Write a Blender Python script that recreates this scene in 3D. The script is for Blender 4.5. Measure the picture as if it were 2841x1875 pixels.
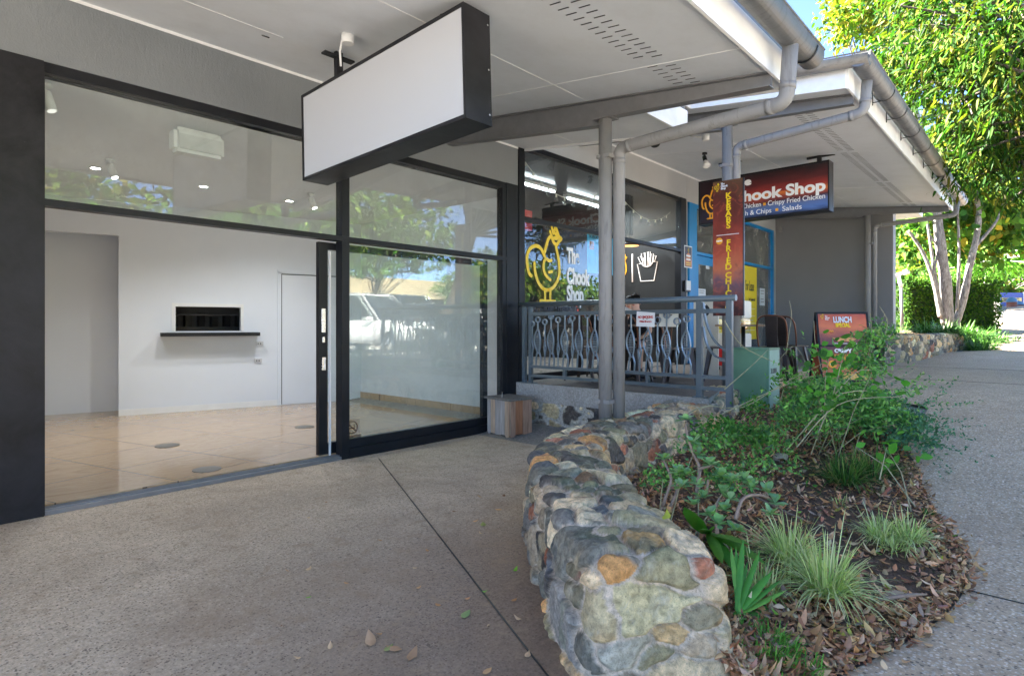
import bpy, bmesh, math, random
import numpy as np
from mathutils import Vector, Matrix
sc = bpy.context.scene
for _o in list(bpy.data.objects): bpy.data.objects.remove(_o)
R_ = math.radians
rng = np.random.default_rng(7); random.seed(7)
# ---------------------------------------------------------------- camera, sky, sun, exposure
HC = 1.35; FPX = 1651.0; CXP = 1420.5; HYP = 903.0
AZ = math.atan(1494.5 / FPX)
FW = (math.cos(AZ), math.sin(AZ)); RT = (math.sin(AZ), -math.cos(AZ))
cd = bpy.data.cameras.new('camera'); cam = bpy.data.objects.new('camera', cd); sc.collection.objects.link(cam)
cam.location = (0, 0, HC); cam.rotation_euler = (R_(90), 0, AZ - math.pi / 2)
cd.sensor_width = 36; cd.lens = 36 * FPX / 2841.0; cd.shift_y = -(937.5 - HYP) / 2841.0
cd.clip_start = 0.05; cd.clip_end = 2000
sc.camera = cam
SUN_EL, SUN_AZ = 40.0, 112.0      # azimuth measured from +X towards +Y
w = bpy.data.worlds.new('World'); sc.world = w; w.use_nodes = True
wn = w.node_tree.nodes; wl = w.node_tree.links
sky = wn.new('ShaderNodeTexSky'); sky.sky_type = 'NISHITA'; sky.sun_disc = False
sky.sun_elevation = R_(SUN_EL); sky.sun_rotation = R_(90 - SUN_AZ); sky.air_density = 0.4; sky.dust_density = 0.1; sky.ozone_density = 2.0
bg = wn['Background']; bg.inputs['Strength'].default_value = 0.062
wl.new(sky.outputs[0], bg.inputs['Color'])
sd = bpy.data.lights.new('sun', 'SUN'); sun = bpy.data.objects.new('sun', sd); sc.collection.objects.link(sun)
sd.energy = 5.0; sd.angle = R_(0.6); sd.color = (1.0, 0.94, 0.83)
_sv = Vector((math.cos(R_(SUN_EL)) * math.cos(R_(SUN_AZ)), math.cos(R_(SUN_EL)) * math.sin(R_(SUN_AZ)), math.sin(R_(SUN_EL))))
sun.rotation_euler = _sv.to_track_quat('Z', 'Y').to_euler(); sun.location = (0, 20, 30)
sc.view_settings.view_transform = 'Standard'; sc.view_settings.look = 'None'
sc.view_settings.gamma = 1.0; sc.view_settings.exposure = 4.12
sc.render.engine = 'CYCLES'
sc.cycles.max_bounces = 10; sc.cycles.diffuse_bounces = 5; sc.cycles.glossy_bounces = 4; sc.cycles.transparent_max_bounces = 16
# ---------------------------------------------------------------- measuring helpers (a pixel of the photograph onto a real plane)
def ray(x, y):
    u = (x - CXP) / FPX; v = (HYP - y) / FPX
    return (FW[0] + u * RT[0], FW[1] + u * RT[1], v)
def onZ(x, y, Z=0.0):
    d = ray(x, y); t = (Z - HC) / d[2]; return Vector((d[0] * t, d[1] * t, Z))
def onY(x, y, Yv):
    d = ray(x, y); t = Yv / d[1]; return Vector((d[0] * t, Yv, HC + d[2] * t))
def onX(x, y, Xv):
    d = ray(x, y); t = Xv / d[0]; return Vector((Xv, d[1] * t, HC + d[2] * t))
def onV(x, y, p, q):            # vertical plane through plan points p, q
    d = ray(x, y); nx, ny = q[1] - p[1], p[0] - q[0]
    t = (nx * p[0] + ny * p[1]) / (nx * d[0] + ny * d[1]); return Vector((d[0] * t, d[1] * t, HC + d[2] * t))
def onD(x, y, D):
    d = ray(x, y); return Vector((d[0] * D, d[1] * D, HC + d[2] * D))
SL = 0.1175; WY = 5.297
def sof(y, z0=3.738): return z0 - SL * (WY - y)
def onS(x, y, z0=3.738):
    d = ray(x, y); t = (z0 - SL * WY - HC) / (d[2] - SL * d[1]); return Vector((d[0] * t, d[1] * t, HC + d[2] * t))
def gz(x):
    if x < 4.5: return 0.0
    if x < 9.5:
        t = (x - 4.5) / 5.0; return 0.56 * t * t * (3 - 2 * t)
    if x < 16: return 0.56
    return 0.56 + 0.055 * (x - 16)
# ---------------------------------------------------------------- materials
class NT:
    def __init__(s, name):
        s.m = bpy.data.materials.new(name); s.m.use_nodes = True; s.t = s.m.node_tree
        s.n = s.t.nodes; s.l = s.t.links; s.b = s.n['Principled BSDF']; s.out = s.n['Material Output']
    def node(s, typ, **kw):
        n = s.n.new(typ)
        for k, v in kw.items():
            if k.startswith('_'): setattr(n, k[1:], v)
            else: n.inputs[k.replace('__', ' ')].default_value = v
        return n
    def co(s, scale=(1, 1, 1), rot=(0, 0, 0), kind='Object'):
        c = s.node('ShaderNodeTexCoord'); mp = s.node('ShaderNodeMapping')
        mp.inputs['Scale'].default_value = scale; mp.inputs['Rotation'].default_value = rot
        s.l.new(c.outputs[kind], mp.inputs[0]); return mp.outputs[0]
    def noise(s, vec, sc_, det=4, rough=0.55, dist=0.0):
        n = s.node('ShaderNodeTexNoise', Scale=sc_, Detail=det, Roughness=rough, Distortion=dist); s.l.new(vec, n.inputs['Vector']); return n.outputs['Fac']
    def vor(s, vec, sc_, feature='F1', out='Distance', rnd=1.0):
        n = s.node('ShaderNodeTexVoronoi', Scale=sc_, Randomness=rnd, _feature=feature); s.l.new(vec, n.inputs['Vector']); return n.outputs[out]
    def ramp(s, fac, stops, interp='LINEAR'):
        n = s.node('ShaderNodeValToRGB'); r = n.color_ramp; r.interpolation = interp
        while len(r.elements) < len(stops): r.elements.new(0.5)
        for e, (p, c) in zip(r.elements, stops):
            e.position = p; e.color = (c[0], c[1], c[2], 1) if not isinstance(c, (int, float)) else (c, c, c, 1)
        s.l.new(fac, n.inputs[0]); return n.outputs[0]
    def mix(s, fac, a, b, mode='MIX'):
        n = s.node('ShaderNodeMix', _data_type='RGBA', _blend_type=mode)
        for sock, v in ((n.inputs[0], fac), (n.inputs[6], a), (n.inputs[7], b)):
            if hasattr(v, 'type'): s.l.new(v, sock)
            else: sock.default_value = v if isinstance(v, (int, float)) else (v[0], v[1], v[2], 1)
        return n.outputs[2]
    def math(s, op, a, b=0.0):
        n = s.node('ShaderNodeMath', _operation=op)
        for i, v in enumerate((a, b)):
            if hasattr(v, 'type'): s.l.new(v, n.inputs[i])
            else: n.inputs[i].default_value = v
        return n.outputs[0]
    def col(s, v):
        if hasattr(v, 'type'): s.l.new(v, s.b.inputs['Base Color'])
        else: s.b.inputs['Base Color'].default_value = (v[0], v[1], v[2], 1)
    def bump(s, h, strength=0.3, dist=0.01):
        n = s.node('ShaderNodeBump', Strength=strength, Distance=dist); s.l.new(h, n.inputs['Height']); s.l.new(n.outputs[0], s.b.inputs['Normal']); return n
    def rough(s, v):
        if hasattr(v, 'type'): s.l.new(v, s.b.inputs['Roughness'])
        else: s.b.inputs['Roughness'].default_value = v
def plain(name, c, rough=0.5, metal=0.0, var=0.12, bs=0.05, scale=6, spec=0.5):
    t = NT(name); v = t.co(); f = t.noise(v, scale, 5, 0.6); f2 = t.noise(v, scale * 12, 3)
    lo = tuple(x * (1 - var) for x in c); hi = tuple(min(1, x * (1 + var)) for x in c)
    t.col(t.ramp(f, [(0.3, lo), (0.7, hi)])); t.rough(t.math('ADD', t.math('MULTIPLY', f, 0.25), rough - 0.12))
    t.b.inputs['Metallic'].default_value = metal; t.b.inputs['Specular IOR Level'].default_value = spec
    if bs: t.bump(f2, bs, 0.004)
    return t.m
def emis(name, c, s):
    t = NT(name); t.col((0.8, 0.8, 0.8)); t.b.inputs['Emission Color'].default_value = (c[0], c[1], c[2], 1); t.b.inputs['Emission Strength'].default_value = s; return t.m
def glassm(name, ior=1.6, tint=(0.93, 0.96, 0.95), dirt=0.03, rough=0.0):
    t = NT(name); t.n.remove(t.b)
    lw = t.node('ShaderNodeLayerWeight', Blend=0.5); r0 = ((ior - 1) / (ior + 1)) ** 2     # Schlick reflectance of one face
    fr = t.math('ADD', r0, t.math('MULTIPLY', 1 - r0, t.math('POWER', lw.outputs['Facing'], 5.0))); tr = t.node('ShaderNodeBsdfTransparent'); tr.inputs[0].default_value = (*tint, 1)
    gl = t.node('ShaderNodeBsdfGlossy'); gl.inputs['Roughness'].default_value = rough; gl.inputs['Color'].default_value = (1, 1, 1, 1)
    df = t.node('ShaderNodeBsdfDiffuse'); df.inputs[0].default_value = (0.6, 0.6, 0.57, 1)
    m1 = t.node('ShaderNodeMixShader'); t.l.new(fr, m1.inputs[0]); t.l.new(tr.outputs[0], m1.inputs[1]); t.l.new(gl.outputs[0], m1.inputs[2])
    v = t.co(); f = t.noise(v, 2.5, 6, 0.7); ff = t.math('MULTIPLY', t.ramp(f, [(0.45, 0.15), (0.8, 1.0)]), dirt)
    m2 = t.node('ShaderNodeMixShader'); t.l.new(ff, m2.inputs[0]); t.l.new(m1.outputs[0], m2.inputs[1]); t.l.new(df.outputs[0], m2.inputs[2])
    t.l.new(m2.outputs[0], t.out.inputs[0]); return t.m
def aggregate(name, base, dark, light, sc1=150, wfrac=0.62, dfrac=0.2, dirt=(0.10, 0.075, 0.06), dirtpos=None, stain=0.35):
    t = NT(name); v = t.co(); big = t.noise(v, 0.7, 6, 0.6); mid = t.noise(v, 5, 5, 0.65); fine = t.noise(v, 60, 4, 0.7)
    b = t.mix(t.ramp(big, [(0.35, 0.0), (0.7, 1.0)]), base, tuple(x * 0.72 for x in base))
    b = t.mix(t.ramp(mid, [(0.45, 0.0), (0.75, 0.55)]), b, tuple(x * 0.6 for x in base))
    cc = t.vor(v, sc1, out='Color'); dd = t.vor(v, sc1, out='Distance')
    sepn = t.node('ShaderNodeSeparateColor'); t.l.new(cc, sepn.inputs[0])
    inside = t.math('LESS_THAN', dd, 0.42)
    isl = t.math('MULTIPLY', t.math('GREATER_THAN', sepn.outputs[0], wfrac), inside)
    isd = t.math('MULTIPLY', t.math('LESS_THAN', sepn.outputs[0], dfrac), inside)
    c = t.mix(t.math('MULTIPLY', isl, 0.85), b, t.mix(sepn.outputs[1], light, tuple(x * 0.6 for x in light)))
    c = t.mix(t.math('MULTIPLY', isd, 0.8), c, dark)
    c = t.mix(t.ramp(fine, [(0.3, 0.35), (0.6, 0.0)]), c, tuple(x * 0.5 for x in base))
    if dirtpos:                      # brown leaf and soil stain on the paving beside the planter
        c0 = t.node('ShaderNodeTexCoord'); vm = t.node('ShaderNodeVectorMath', _operation='DISTANCE'); t.l.new(c0.outputs['Object'], vm.inputs[0]); vm.inputs[1].default_value = dirtpos
        r = t.math('ADD', vm.outputs['Value'], t.math('MULTIPLY', t.noise(v, 1.8, 5, 0.6), 0.9))
        c = t.mix(t.ramp(t.math('MULTIPLY', r, 0.25), [(0.18, 0.95), (0.36, 0.7), (0.75, 0.0)]), c, dirt, 'MIX')
    vd = t.node('ShaderNodeVectorMath', _operation='ADD'); t.l.new(v, vd.inputs[0]); nz = t.node('ShaderNodeTexNoise', Scale=38.0, Detail=3.0); t.l.new(v, nz.inputs['Vector']); vs_ = t.node('ShaderNodeVectorMath', _operation='SCALE'); t.l.new(nz.outputs['Color'], vs_.inputs[0]); vs_.inputs['Scale'].default_value = 0.03; t.l.new(vs_.outputs[0], vd.inputs[1]); pit = t.vor(vd.outputs[0], 34, out='Color'); pd = t.vor(vd.outputs[0], 34, out='Distance'); ps = t.node('ShaderNodeSeparateColor'); t.l.new(pit, ps.inputs[0])
    c = t.mix(t.math('MULTIPLY', t.math('MULTIPLY', t.math('LESS_THAN', ps.outputs[0], 0.30), t.math('LESS_THAN', pd, t.math('MULTIPLY', ps.outputs[1], 0.30))), 0.7), c, dark)
    g_ = t.noise(v, 42, 6, 0.85); c = t.mix(1.0, c, t.ramp(g_, [(0.32, 0.55), (0.5, 0.95), (0.68, 1.3)]), 'MULTIPLY')
    st = t.noise(v, 1.1, 8, 0.72, 0.8); c = t.mix(t.ramp(st, [(0.46, 0.0), (0.70, stain * .6)]), c, tuple(x * y for x, y in zip(base, (0.42, 0.36, 0.31))))
    st2 = t.noise(v, 7.5, 8, 0.75, 0.5); c = t.mix(t.ramp(st2, [(0.52, 0.0), (0.68, stain)]), c, tuple(x * y for x, y in zip(base, (0.5, 0.44, 0.38))))
    t.col(c); t.rough(0.8)
    t.bump(t.math('ADD', t.math('MULTIPLY', fine, 0.5), t.math('MULTIPLY', dd, -0.5)), 0.5, 0.006)
    return t.m
def attrmat(name, rough=0.6, nsc=18, nstr=0.35, bump=0.3, bdist=0.01, spec=0.3, speck=0.0):
    t = NT(name); a = t.node('ShaderNodeAttribute', _attribute_name='col'); v = t.co()
    f = t.noise(v, nsc, 8, 0.65, 0.3); f2 = t.noise(v, nsc * 7, 4, 0.7)
    c = t.mix(t.ramp(f, [(0.3, 0.0), (0.7, 1.0)]), t.mix(1.0, a.outputs[0], (1 - nstr,) * 3, 'MULTIPLY'), t.mix(1.0, a.outputs[0], (1 + nstr,) * 3, 'MULTIPLY'))
    if speck:
        c = t.mix(t.ramp(f2, [(0.55, 0.0), (0.7, speck)]), c, (0.03, 0.03, 0.03)); c = t.mix(t.ramp(t.noise(v, nsc * .4, 6, .7, .6), [(0.55, 0.0), (0.75, speck)]), c, (0.5, 0.47, 0.38))
    t.col(c); t.rough(rough); t.b.inputs['Specular IOR Level'].default_value = spec
    t.bump(t.math('ADD', f, t.math('MULTIPLY', f2, 0.6)), bump, bdist); return t.m
def leafm(name, trans=0.38, rough=0.55, spec=0.12):
    t = NT(name); a = t.node('ShaderNodeAttribute', _attribute_name='col'); v = t.co(); f = t.noise(v, 25, 3)
    c = t.mix(f, t.mix(1.0, a.outputs[0], (0.75,) * 3, 'MULTIPLY'), t.mix(1.0, a.outputs[0], (1.25,) * 3, 'MULTIPLY'))
    t.col(c); t.rough(rough); t.b.inputs['Specular IOR Level'].default_value = spec
    tl = t.node('ShaderNodeBsdfTranslucent'); t.l.new(t.mix(1.0, c, (0.85, 1.25, 0.4), 'MULTIPLY'), tl.inputs[0])
    m = t.node('ShaderNodeMixShader'); m.inputs[0].default_value = trans
    t.l.new(t.b.outputs[0], m.inputs[1]); t.l.new(tl.outputs[0], m.inputs[2]); t.l.new(m.outputs[0], t.out.inputs[0]); return t.m
M = {}
M['pave'] = aggregate('paving_aggregate', (0.70, 0.57, 0.415), (0.13, 0.095, 0.07), (0.82, 0.70, 0.55), 90, 0.74, 0.22, stain=0.8, dirt=(0.17, 0.105, 0.068), dirtpos=(2.3, 1.2, 0))
M['path'] = aggregate('footpath_aggregate', (0.60, 0.43, 0.28), (0.09, 0.07, 0.055), (0.9, 0.76, 0.60), 62, 0.42, 0.12)
M['asphalt'] = aggregate('asphalt', (0.34, 0.32, 0.29), (0.1, 0.1, 0.09), (0.5, 0.46, 0.42), 40, 0.7, 0.3)
M['slabtop'] = aggregate('terrace_floor', (0.17, 0.14, 0.12), (0.06, 0.05, 0.045), (0.3, 0.27, 0.24), 60, 0.7, 0.25)
M['slabedge'] = aggregate('terrazzo_edge', (0.42, 0.40, 0.37), (0.10, 0.09, 0.08), (0.55, 0.53, 0.5), 70, 0.75, 0.14)
t = NT('render_band'); v = t.co(scale=(1, 1, 0.35)); f = t.noise(v, 14, 6, 0.7, 0.5); f2 = t.noise(t.co(), 70, 5, 0.7); f3 = t.noise(t.co(), 1.5, 4)
t.col(t.mix(f3, (0.155, 0.168, 0.177), (0.22, 0.236, 0.25))); t.rough(0.7); t.bump(t.math('ADD', f, t.math('MULTIPLY', f2, 0.5)), 0.55, 0.012); M['band'] = t.m
t = NT('light_render'); v = t.co(scale=(1, 1, 0.3)); f = t.noise(v, 16, 6, 0.7, 0.4); t.col(t.mix(t.noise(t.co(), 2, 4), (0.38, 0.38, 0.38), (0.46, 0.46, 0.46))); t.rough(0.7); t.bump(f, 0.35, 0.01); M['band2'] = t.m
t = NT('dark_render'); v = t.co(scale=(1, 1, 0.22)); f = t.noise(v, 16, 6, 0.7, 0.6); t.col(t.mix(t.noise(t.co(), 0.9, 5), (0.17, 0.168, 0.172), (0.22, 0.216, 0.218))); t.rough(0.6); t.bump(f, 0.5, 0.012); M['darkwall'] = t.m
t = NT('black_metal'); v = t.co(); f = t.noise(v, 3, 7, 0.7, 0.4); f2 = t.noise(v, 22, 6, 0.75)
c = t.ramp(f, [(0.35, (0.010, 0.010, 0.012)), (0.7, (0.026, 0.026, 0.030))]); c = t.mix(t.ramp(f2, [(0.66, 0.0), (0.72, 0.22)]), c, (0.09, 0.09, 0.1))
t.col(c); t.rough(t.ramp(f, [(0.3, 0.32), (0.7, 0.5)])); t.bump(f2, 0.06, 0.003); t.b.inputs['Specular IOR Level'].default_value = 0.22; M['black'] = t.m
M['black2'] = plain('dark_frame', (0.012, 0.013, 0.016), 0.4, var=0.2, spec=0.25)
t = NT('soffit_sheet'); v = t.co(); f = t.noise(v, 0.8, 4); t.col(t.mix(t.ramp(t.noise(v, 2.6, 8, 0.7), [(0.45, 0.0), (0.75, 0.5)]), t.mix(f, (0.63, 0.66, 0.70), (0.71, 0.735, 0.775)), (0.53, 0.545, 0.56))); t.rough(0.45); t.bump(t.noise(v, 60, 3), 0.04, 0.002); M['soffit'] = t.m
M['fascia'] = plain('fascia_white', (0.8, 0.8, 0.8), 0.45, var=0.07, scale=5)
M['steel'] = plain('painted_steel', (0.155, 0.155, 0.16), 0.42, var=0.12, scale=8)
t = NT('pole_paint'); v = t.co(scale=(1, 1, 0.12)); f = t.noise(t.co(), 4, 6, 0.65); f2 = t.noise(v, 26, 6, 0.7, 0.3); f3 = t.noise(t.co(), 45, 4, 0.75)
c = t.mix(f, (0.20, 0.195, 0.19), (0.28, 0.272, 0.265)); c = t.mix(t.ramp(f2, [(0.54, 0.0), (0.72, 0.55)]), c, (0.10, 0.088, 0.075)); c = t.mix(t.ramp(f3, [(0.68, 0.0), (0.74, 0.6)]), c, (0.42, 0.41, 0.40))
t.col(c); t.rough(t.ramp(f, [(0.3, 0.42), (0.7, 0.62)])); t.b.inputs['Specular IOR Level'].default_value = 0.25; t.bump(f3, 0.1, 0.002); M['pole'] = t.m
t = NT('galvanised_gutter'); v = t.co(scale=(1, 1, 1)); f = t.noise(v, 5, 6, 0.7); f2 = t.vor(v, 30, out='Distance')
t.col(t.mix(f, (0.10, 0.10, 0.102), (0.24, 0.24, 0.242))); t.b.inputs['Metallic'].default_value = 0.6; t.rough(t.ramp(f, [(0.3, 0.42), (0.7, 0.62)])); c = t.mix(f, (0.10, 0.10, 0.102), (0.24, 0.24, 0.242)); f3 = t.noise(t.co(scale=(1, .3, .3)), 22, 7, 0.75, .4); c = t.mix(t.ramp(f3, [(0.5, 0.0), (0.7, 0.6)]), c, (0.05, 0.047, 0.042)); t.col(c); t.bump(f2, 0.04, 0.003); M['galv'] = t.m
M['glass'] = glassm('window_glass', 1.56, dirt=0.06)
M['glassdark'] = glassm('window_glass_grey', 1.9, (0.6, 0.64, 0.66), dirt=0.55)  # strong pale film lightens the panes in place of light inside
M['white'] = plain('interior_white', (0.68, 0.71, 0.76), 0.55, var=0.02, scale=1.5, bs=0.03)
M['iceil'] = plain('interior_ceiling', (0.74, 0.75, 0.78), 0.6, var=0.02, scale=1.0, bs=0.0)
M['signface'] = plain('sign_acrylic', (0.46, 0.475, 0.515), 0.7, var=0.0, scale=1.5, bs=0.0, spec=0.1)
t = NT('marble_tile'); v = t.co(rot=(0, 0, R_(-15.5)))
f = t.noise(t.co(scale=(1, 2.2, 1), rot=(0, 0, 0.5)), 1.6, 9, 0.62, 1.6); f2 = t.noise(v, 5, 6, 0.6, 1.0)
c = t.ramp(f, [(0.3, (0.36, 0.235, 0.13)), (0.48, (0.50, 0.35, 0.21)), (0.55, (0.43, 0.29, 0.17)), (0.75, (0.60, 0.44, 0.28))])
c = t.mix(t.math('MULTIPLY', f2, 0.35), c, (0.42, 0.30, 0.2))
br = t.node('ShaderNodeTexBrick', Scale=1.0, _offset=0.0); br.inputs['Mortar Size'].default_value = 0.005; br.inputs['Brick Width'].default_value = 0.8; br.inputs['Row Height'].default_value = 0.8
t.l.new(v, br.inputs['Vector']); c = t.mix(t.math('MULTIPLY', br.outputs['Fac'], 0.9), c, (0.11, 0.07, 0.045)); t.col(c); t.rough(0.07); M['tile'] = t.m
M['stone'] = attrmat('field_stone', 0.72, 16, 0.42, 0.5, 0.008, 0.25, 0.55)
M['leaf'] = leafm('leaf_foliage'); M['leafgloss'] = leafm('leaf_glossy', 0.25, 0.38, 0.3); M['dry'] = leafm('leaf_dry', 0.15, 0.7, 0.2)
t = NT('soil'); v = t.co(); f = t.noise(v, 14, 9, 0.75); c = t.ramp(f, [(0.3, (0.05, 0.03, 0.02)), (0.55, (0.13, 0.075, 0.045)), (0.75, (0.26, 0.16, 0.095))]); t.col(c); t.rough(0.9); t.bump(t.noise(v, 50, 8, 0.8), 0.8, 0.02); M['soil'] = t.m
t = NT('bark'); v = t.co(scale=(1, 1, 0.3)); f = t.noise(v, 22, 8, 0.75); t.col(t.ramp(f, [(0.35, (0.06, 0.05, 0.042)), (0.5, (0.20, 0.18, 0.16)), (0.68, (0.36, 0.34, 0.32))])); t.rough(0.8); t.bump(t.noise(t.co(scale=(1, 1, 4)), 14, 6), 0.5, 0.02); M['bark'] = t.m
M['darkbark'] = plain('dark_bark', (0.09, 0.07, 0.055), 0.85, var=0.4, scale=20, bs=0.4)
M['stem'] = plain('plant_stem', (0.22, 0.16, 0.12), 0.7, var=0.3, scale=30)
M['vine'] = plain('vine_stem', (0.3, 0.28, 0.16), 0.6, var=0.3, scale=30)
M['rail'] = plain('railing_paint', (0.085, 0.11, 0.125), 0.35, var=0.08)
M['railsilver'] = plain('infill_silver', (0.22, 0.27, 0.31), 0.32, 0.4, var=0.12, scale=20)
M['green'] = plain('cabinet_green', (0.12, 0.25, 0.15), 0.45, var=0.12, scale=3)
M['greenside'] = plain('cabinet_pale_green', (0.28, 0.43, 0.34), 0.5, var=0.08, scale=3)
M['blue'] = plain('frame_blue', (0.0, 0.22, 0.55), 0.35, var=0.05)
M['chrome'] = plain('lock_metal', (0.6, 0.6, 0.6), 0.25, 0.9)
M['wht'] = plain('white_plastic', (0.75, 0.75, 0.74), 0.4, var=0.03)
M['ivory'] = plain('ivory_plastic', (0.7, 0.66, 0.55), 0.45, var=0.05)
M['blk'] = plain('black_plastic', (0.015, 0.015, 0.016), 0.4, var=0.2)
M['yel'] = plain('yellow_vinyl', (0.86, 0.60, 0.01), 0.4, var=0.03); M['ora'] = plain('orange_vinyl', (0.85, 0.38, 0.02), 0.4, var=0.05)
M['wtxt'] = plain('white_vinyl', (0.85, 0.85, 0.85), 0.4, var=0.02); M['dtxt'] = plain('dark_vinyl', (0.03, 0.035, 0.05), 0.4)
M['rtxt'] = plain('red_vinyl', (0.5, 0.03, 0.02), 0.5); M['red'] = plain('red_plastic', (0.6, 0.02, 0.02), 0.35)
M['paper'] = plain('paper', (0.62, 0.68, 0.74), 0.6, var=0.04); M['yposter'] = plain('yellow_poster', (0.78, 0.62, 0.03), 0.45, var=0.03)
M['bronze'] = plain('bronze_tube', (0.14, 0.06, 0.035), 0.3, 0.7, var=0.25); M['gunmetal'] = plain('gunmetal', (0.045, 0.035, 0.032), 0.35, 0.5, var=0.25)
M['skin'] = plain('skin', (0.66, 0.40, 0.29), 0.5, var=0.06, bs=0.05); M['hair'] = plain('hair', (0.025, 0.018, 0.014), 0.6, var=0.4, scale=60, bs=0.4)
M['cloth'] = plain('black_cloth', (0.012, 0.012, 0.014), 0.85, var=0.3, scale=15, bs=0.2); M['hivis'] = plain('hivis_cloth', (0.55, 0.72, 0.02), 0.6, var=0.1, bs=0.1)
M['dkwall'] = plain('black_wall', (0.011, 0.010, 0.009), 0.55, var=0.2, scale=2); M['dkceil'] = plain('dark_ceiling', (0.05, 0.055, 0.065), 0.18, var=0.2, scale=1.5, bs=0)
M['tint'] = plain('timber_brown', (0.22, 0.09, 0.04), 0.5, var=0.3, scale=10)
def firem(name, stops, zlo, zhi, seed=0.0, amt=.35, scale=2.0):
    t = NT(name); c0 = t.node('ShaderNodeTexCoord'); sp = t.node('ShaderNodeSeparateXYZ'); t.l.new(c0.outputs['Object'], sp.inputs[0]); mp = t.node('ShaderNodeMapping'); mp.inputs['Location'].default_value = (seed, seed * 2, seed); t.l.new(c0.outputs['Object'], mp.inputs[0])
    n = t.noise(mp.outputs[0], scale, 6, 0.55, 1.2); n2 = t.noise(mp.outputs[0], scale * 2.6, 7, 0.6, 2.2); z = t.math('MULTIPLY', t.math('ADD', sp.outputs[2], -zlo), 1 / (zhi - zlo))
    z = t.math('ADD', z, t.math('MULTIPLY', t.math('ADD', n, -0.5), amt)); c = t.ramp(z, stops)
    c = t.mix(t.ramp(n2, [(0.52, 0.0), (0.72, 0.5)]), c, (0.62, 0.13, 0.06)); c = t.mix(t.ramp(n2, [(0.25, 0.5), (0.42, 0.0)]), c, (0.05, 0.012, 0.015)); t.col(c); t.rough(0.35); return t
M['fire'] = firem('fire_print', [(0.02, (0.05, 0.015, 0.015)), (0.12, (0.17, 0.05, 0.04)), (0.25, (0.14, 0.07, 0.10)), (0.36, (0.50, 0.14, 0.06)), (0.5, (0.38, 0.06, 0.03)), (0.66, (0.20, 0.03, 0.02)), (0.85, (0.09, 0.018, 0.012)), (1.0, (0.12, 0.06, 0.02))], 1.46, 3.13, 3.1).m
M['fire2'] = firem('fire_board_print', [(0.0, (0.20, 0.06, 0.05)), (0.2, (0.55, 0.16, 0.05)), (0.35, (0.38, 0.09, 0.06)), (0.5, (0.10, 0.04, 0.04)), (0.62, (0.16, 0.05, 0.05)), (0.78, (0.60, 0.16, 0.06)), (0.95, (0.40, 0.07, 0.04))], 0.0, 1.0, 7.7, .2, 3.0).m
t = NT('lightbox_print'); c0 = t.node('ShaderNodeTexCoord'); sp = t.node('ShaderNodeSeparateXYZ'); t.l.new(c0.outputs['Object'], sp.inputs[0])
mp = t.node('ShaderNodeMapping'); mp.inputs['Scale'].default_value = (1, 0.7, 3.5); t.l.new(c0.outputs['Object'], mp.inputs[0]); n = t.noise(mp.outputs[0], 2.2, 7, 0.6, 1.2)
zz = t.math('ADD', t.math('MULTIPLY', t.math('ADD', sp.outputs[2], 0.375), 1.33), t.math('MULTIPLY', t.math('ADD', n, -0.5), 0.28))
c = t.ramp(zz, [(0.02, (0.02, 0.03, 0.08)), (0.12, (0.08, 0.16, 0.42)), (0.24, (0.10, 0.15, 0.33)), (0.32, (0.07, 0.015, 0.02)), (0.42, (0.35, 0.05, 0.02)), (0.48, (0.7, 0.20, 0.03)), (0.53, (0.32, 0.03, 0.02)), (0.70, (0.11, 0.015, 0.015)), (0.95, (0.015, 0.008, 0.01))])
fd = t.math('MULTIPLY', t.math('ADD', sp.outputs[1], 1.0), 0.5)
c = t.mix(t.ramp(fd, [(0.55, 0.0), (0.95, 0.95)]), c, (0.018, 0.006, 0.01)); t.col(c); t.rough(0.3); M['lbprint'] = t.m
t = NT('weathered_timber'); oi = t.node('ShaderNodeAttribute', _attribute_name='col'); v = t.co(scale=(9, 9, 0.8)); f = t.noise(v, 4, 8, 0.7, 0.4)
c = t.mix(t.ramp(f, [(0.3, 0.0), (0.7, 1.0)]), t.mix(1.0, oi.outputs[0], (0.55,) * 3, 'MULTIPLY'), t.mix(1.0, oi.outputs[0], (1.25,) * 3, 'MULTIPLY')); t.col(c); t.rough(0.75); t.bump(f, 0.4, 0.006); M['timber'] = t.m
# ---------------------------------------------------------------- mesh helpers
def tag(o, label=None, cat=None, group=None, kind=None):
    if label: o['label'] = label
    if cat: o['category'] = cat
    if group: o['group'] = group
    if kind: o['kind'] = kind
    return o
def thing(name, label, cat, loc=(0, 0, 0), rz=0.0, group=None):
    o = bpy.data.objects.new(name, None); sc.collection.objects.link(o); o.location = loc; o.rotation_euler = (0, 0, rz); o.empty_display_size = 0.1
    return tag(o, label, cat, group)
def link(name, me, mat, parent=None, world=True):
    o = bpy.data.objects.new(name, me); sc.collection.objects.link(o)
    if mat is not None:
        for m_ in (mat if isinstance(mat, (list, tuple)) else [mat]): me.materials.append(M[m_] if isinstance(m_, str) else m_)
    if parent is not None:
        o.parent = parent                      # parts given in world coordinates undo the Empty's location; sub-parts share their mesh parent's frame
        if world and parent.type == 'EMPTY': o.matrix_parent_inverse = Matrix.Translation(-Vector(parent.location))
    return o
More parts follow.
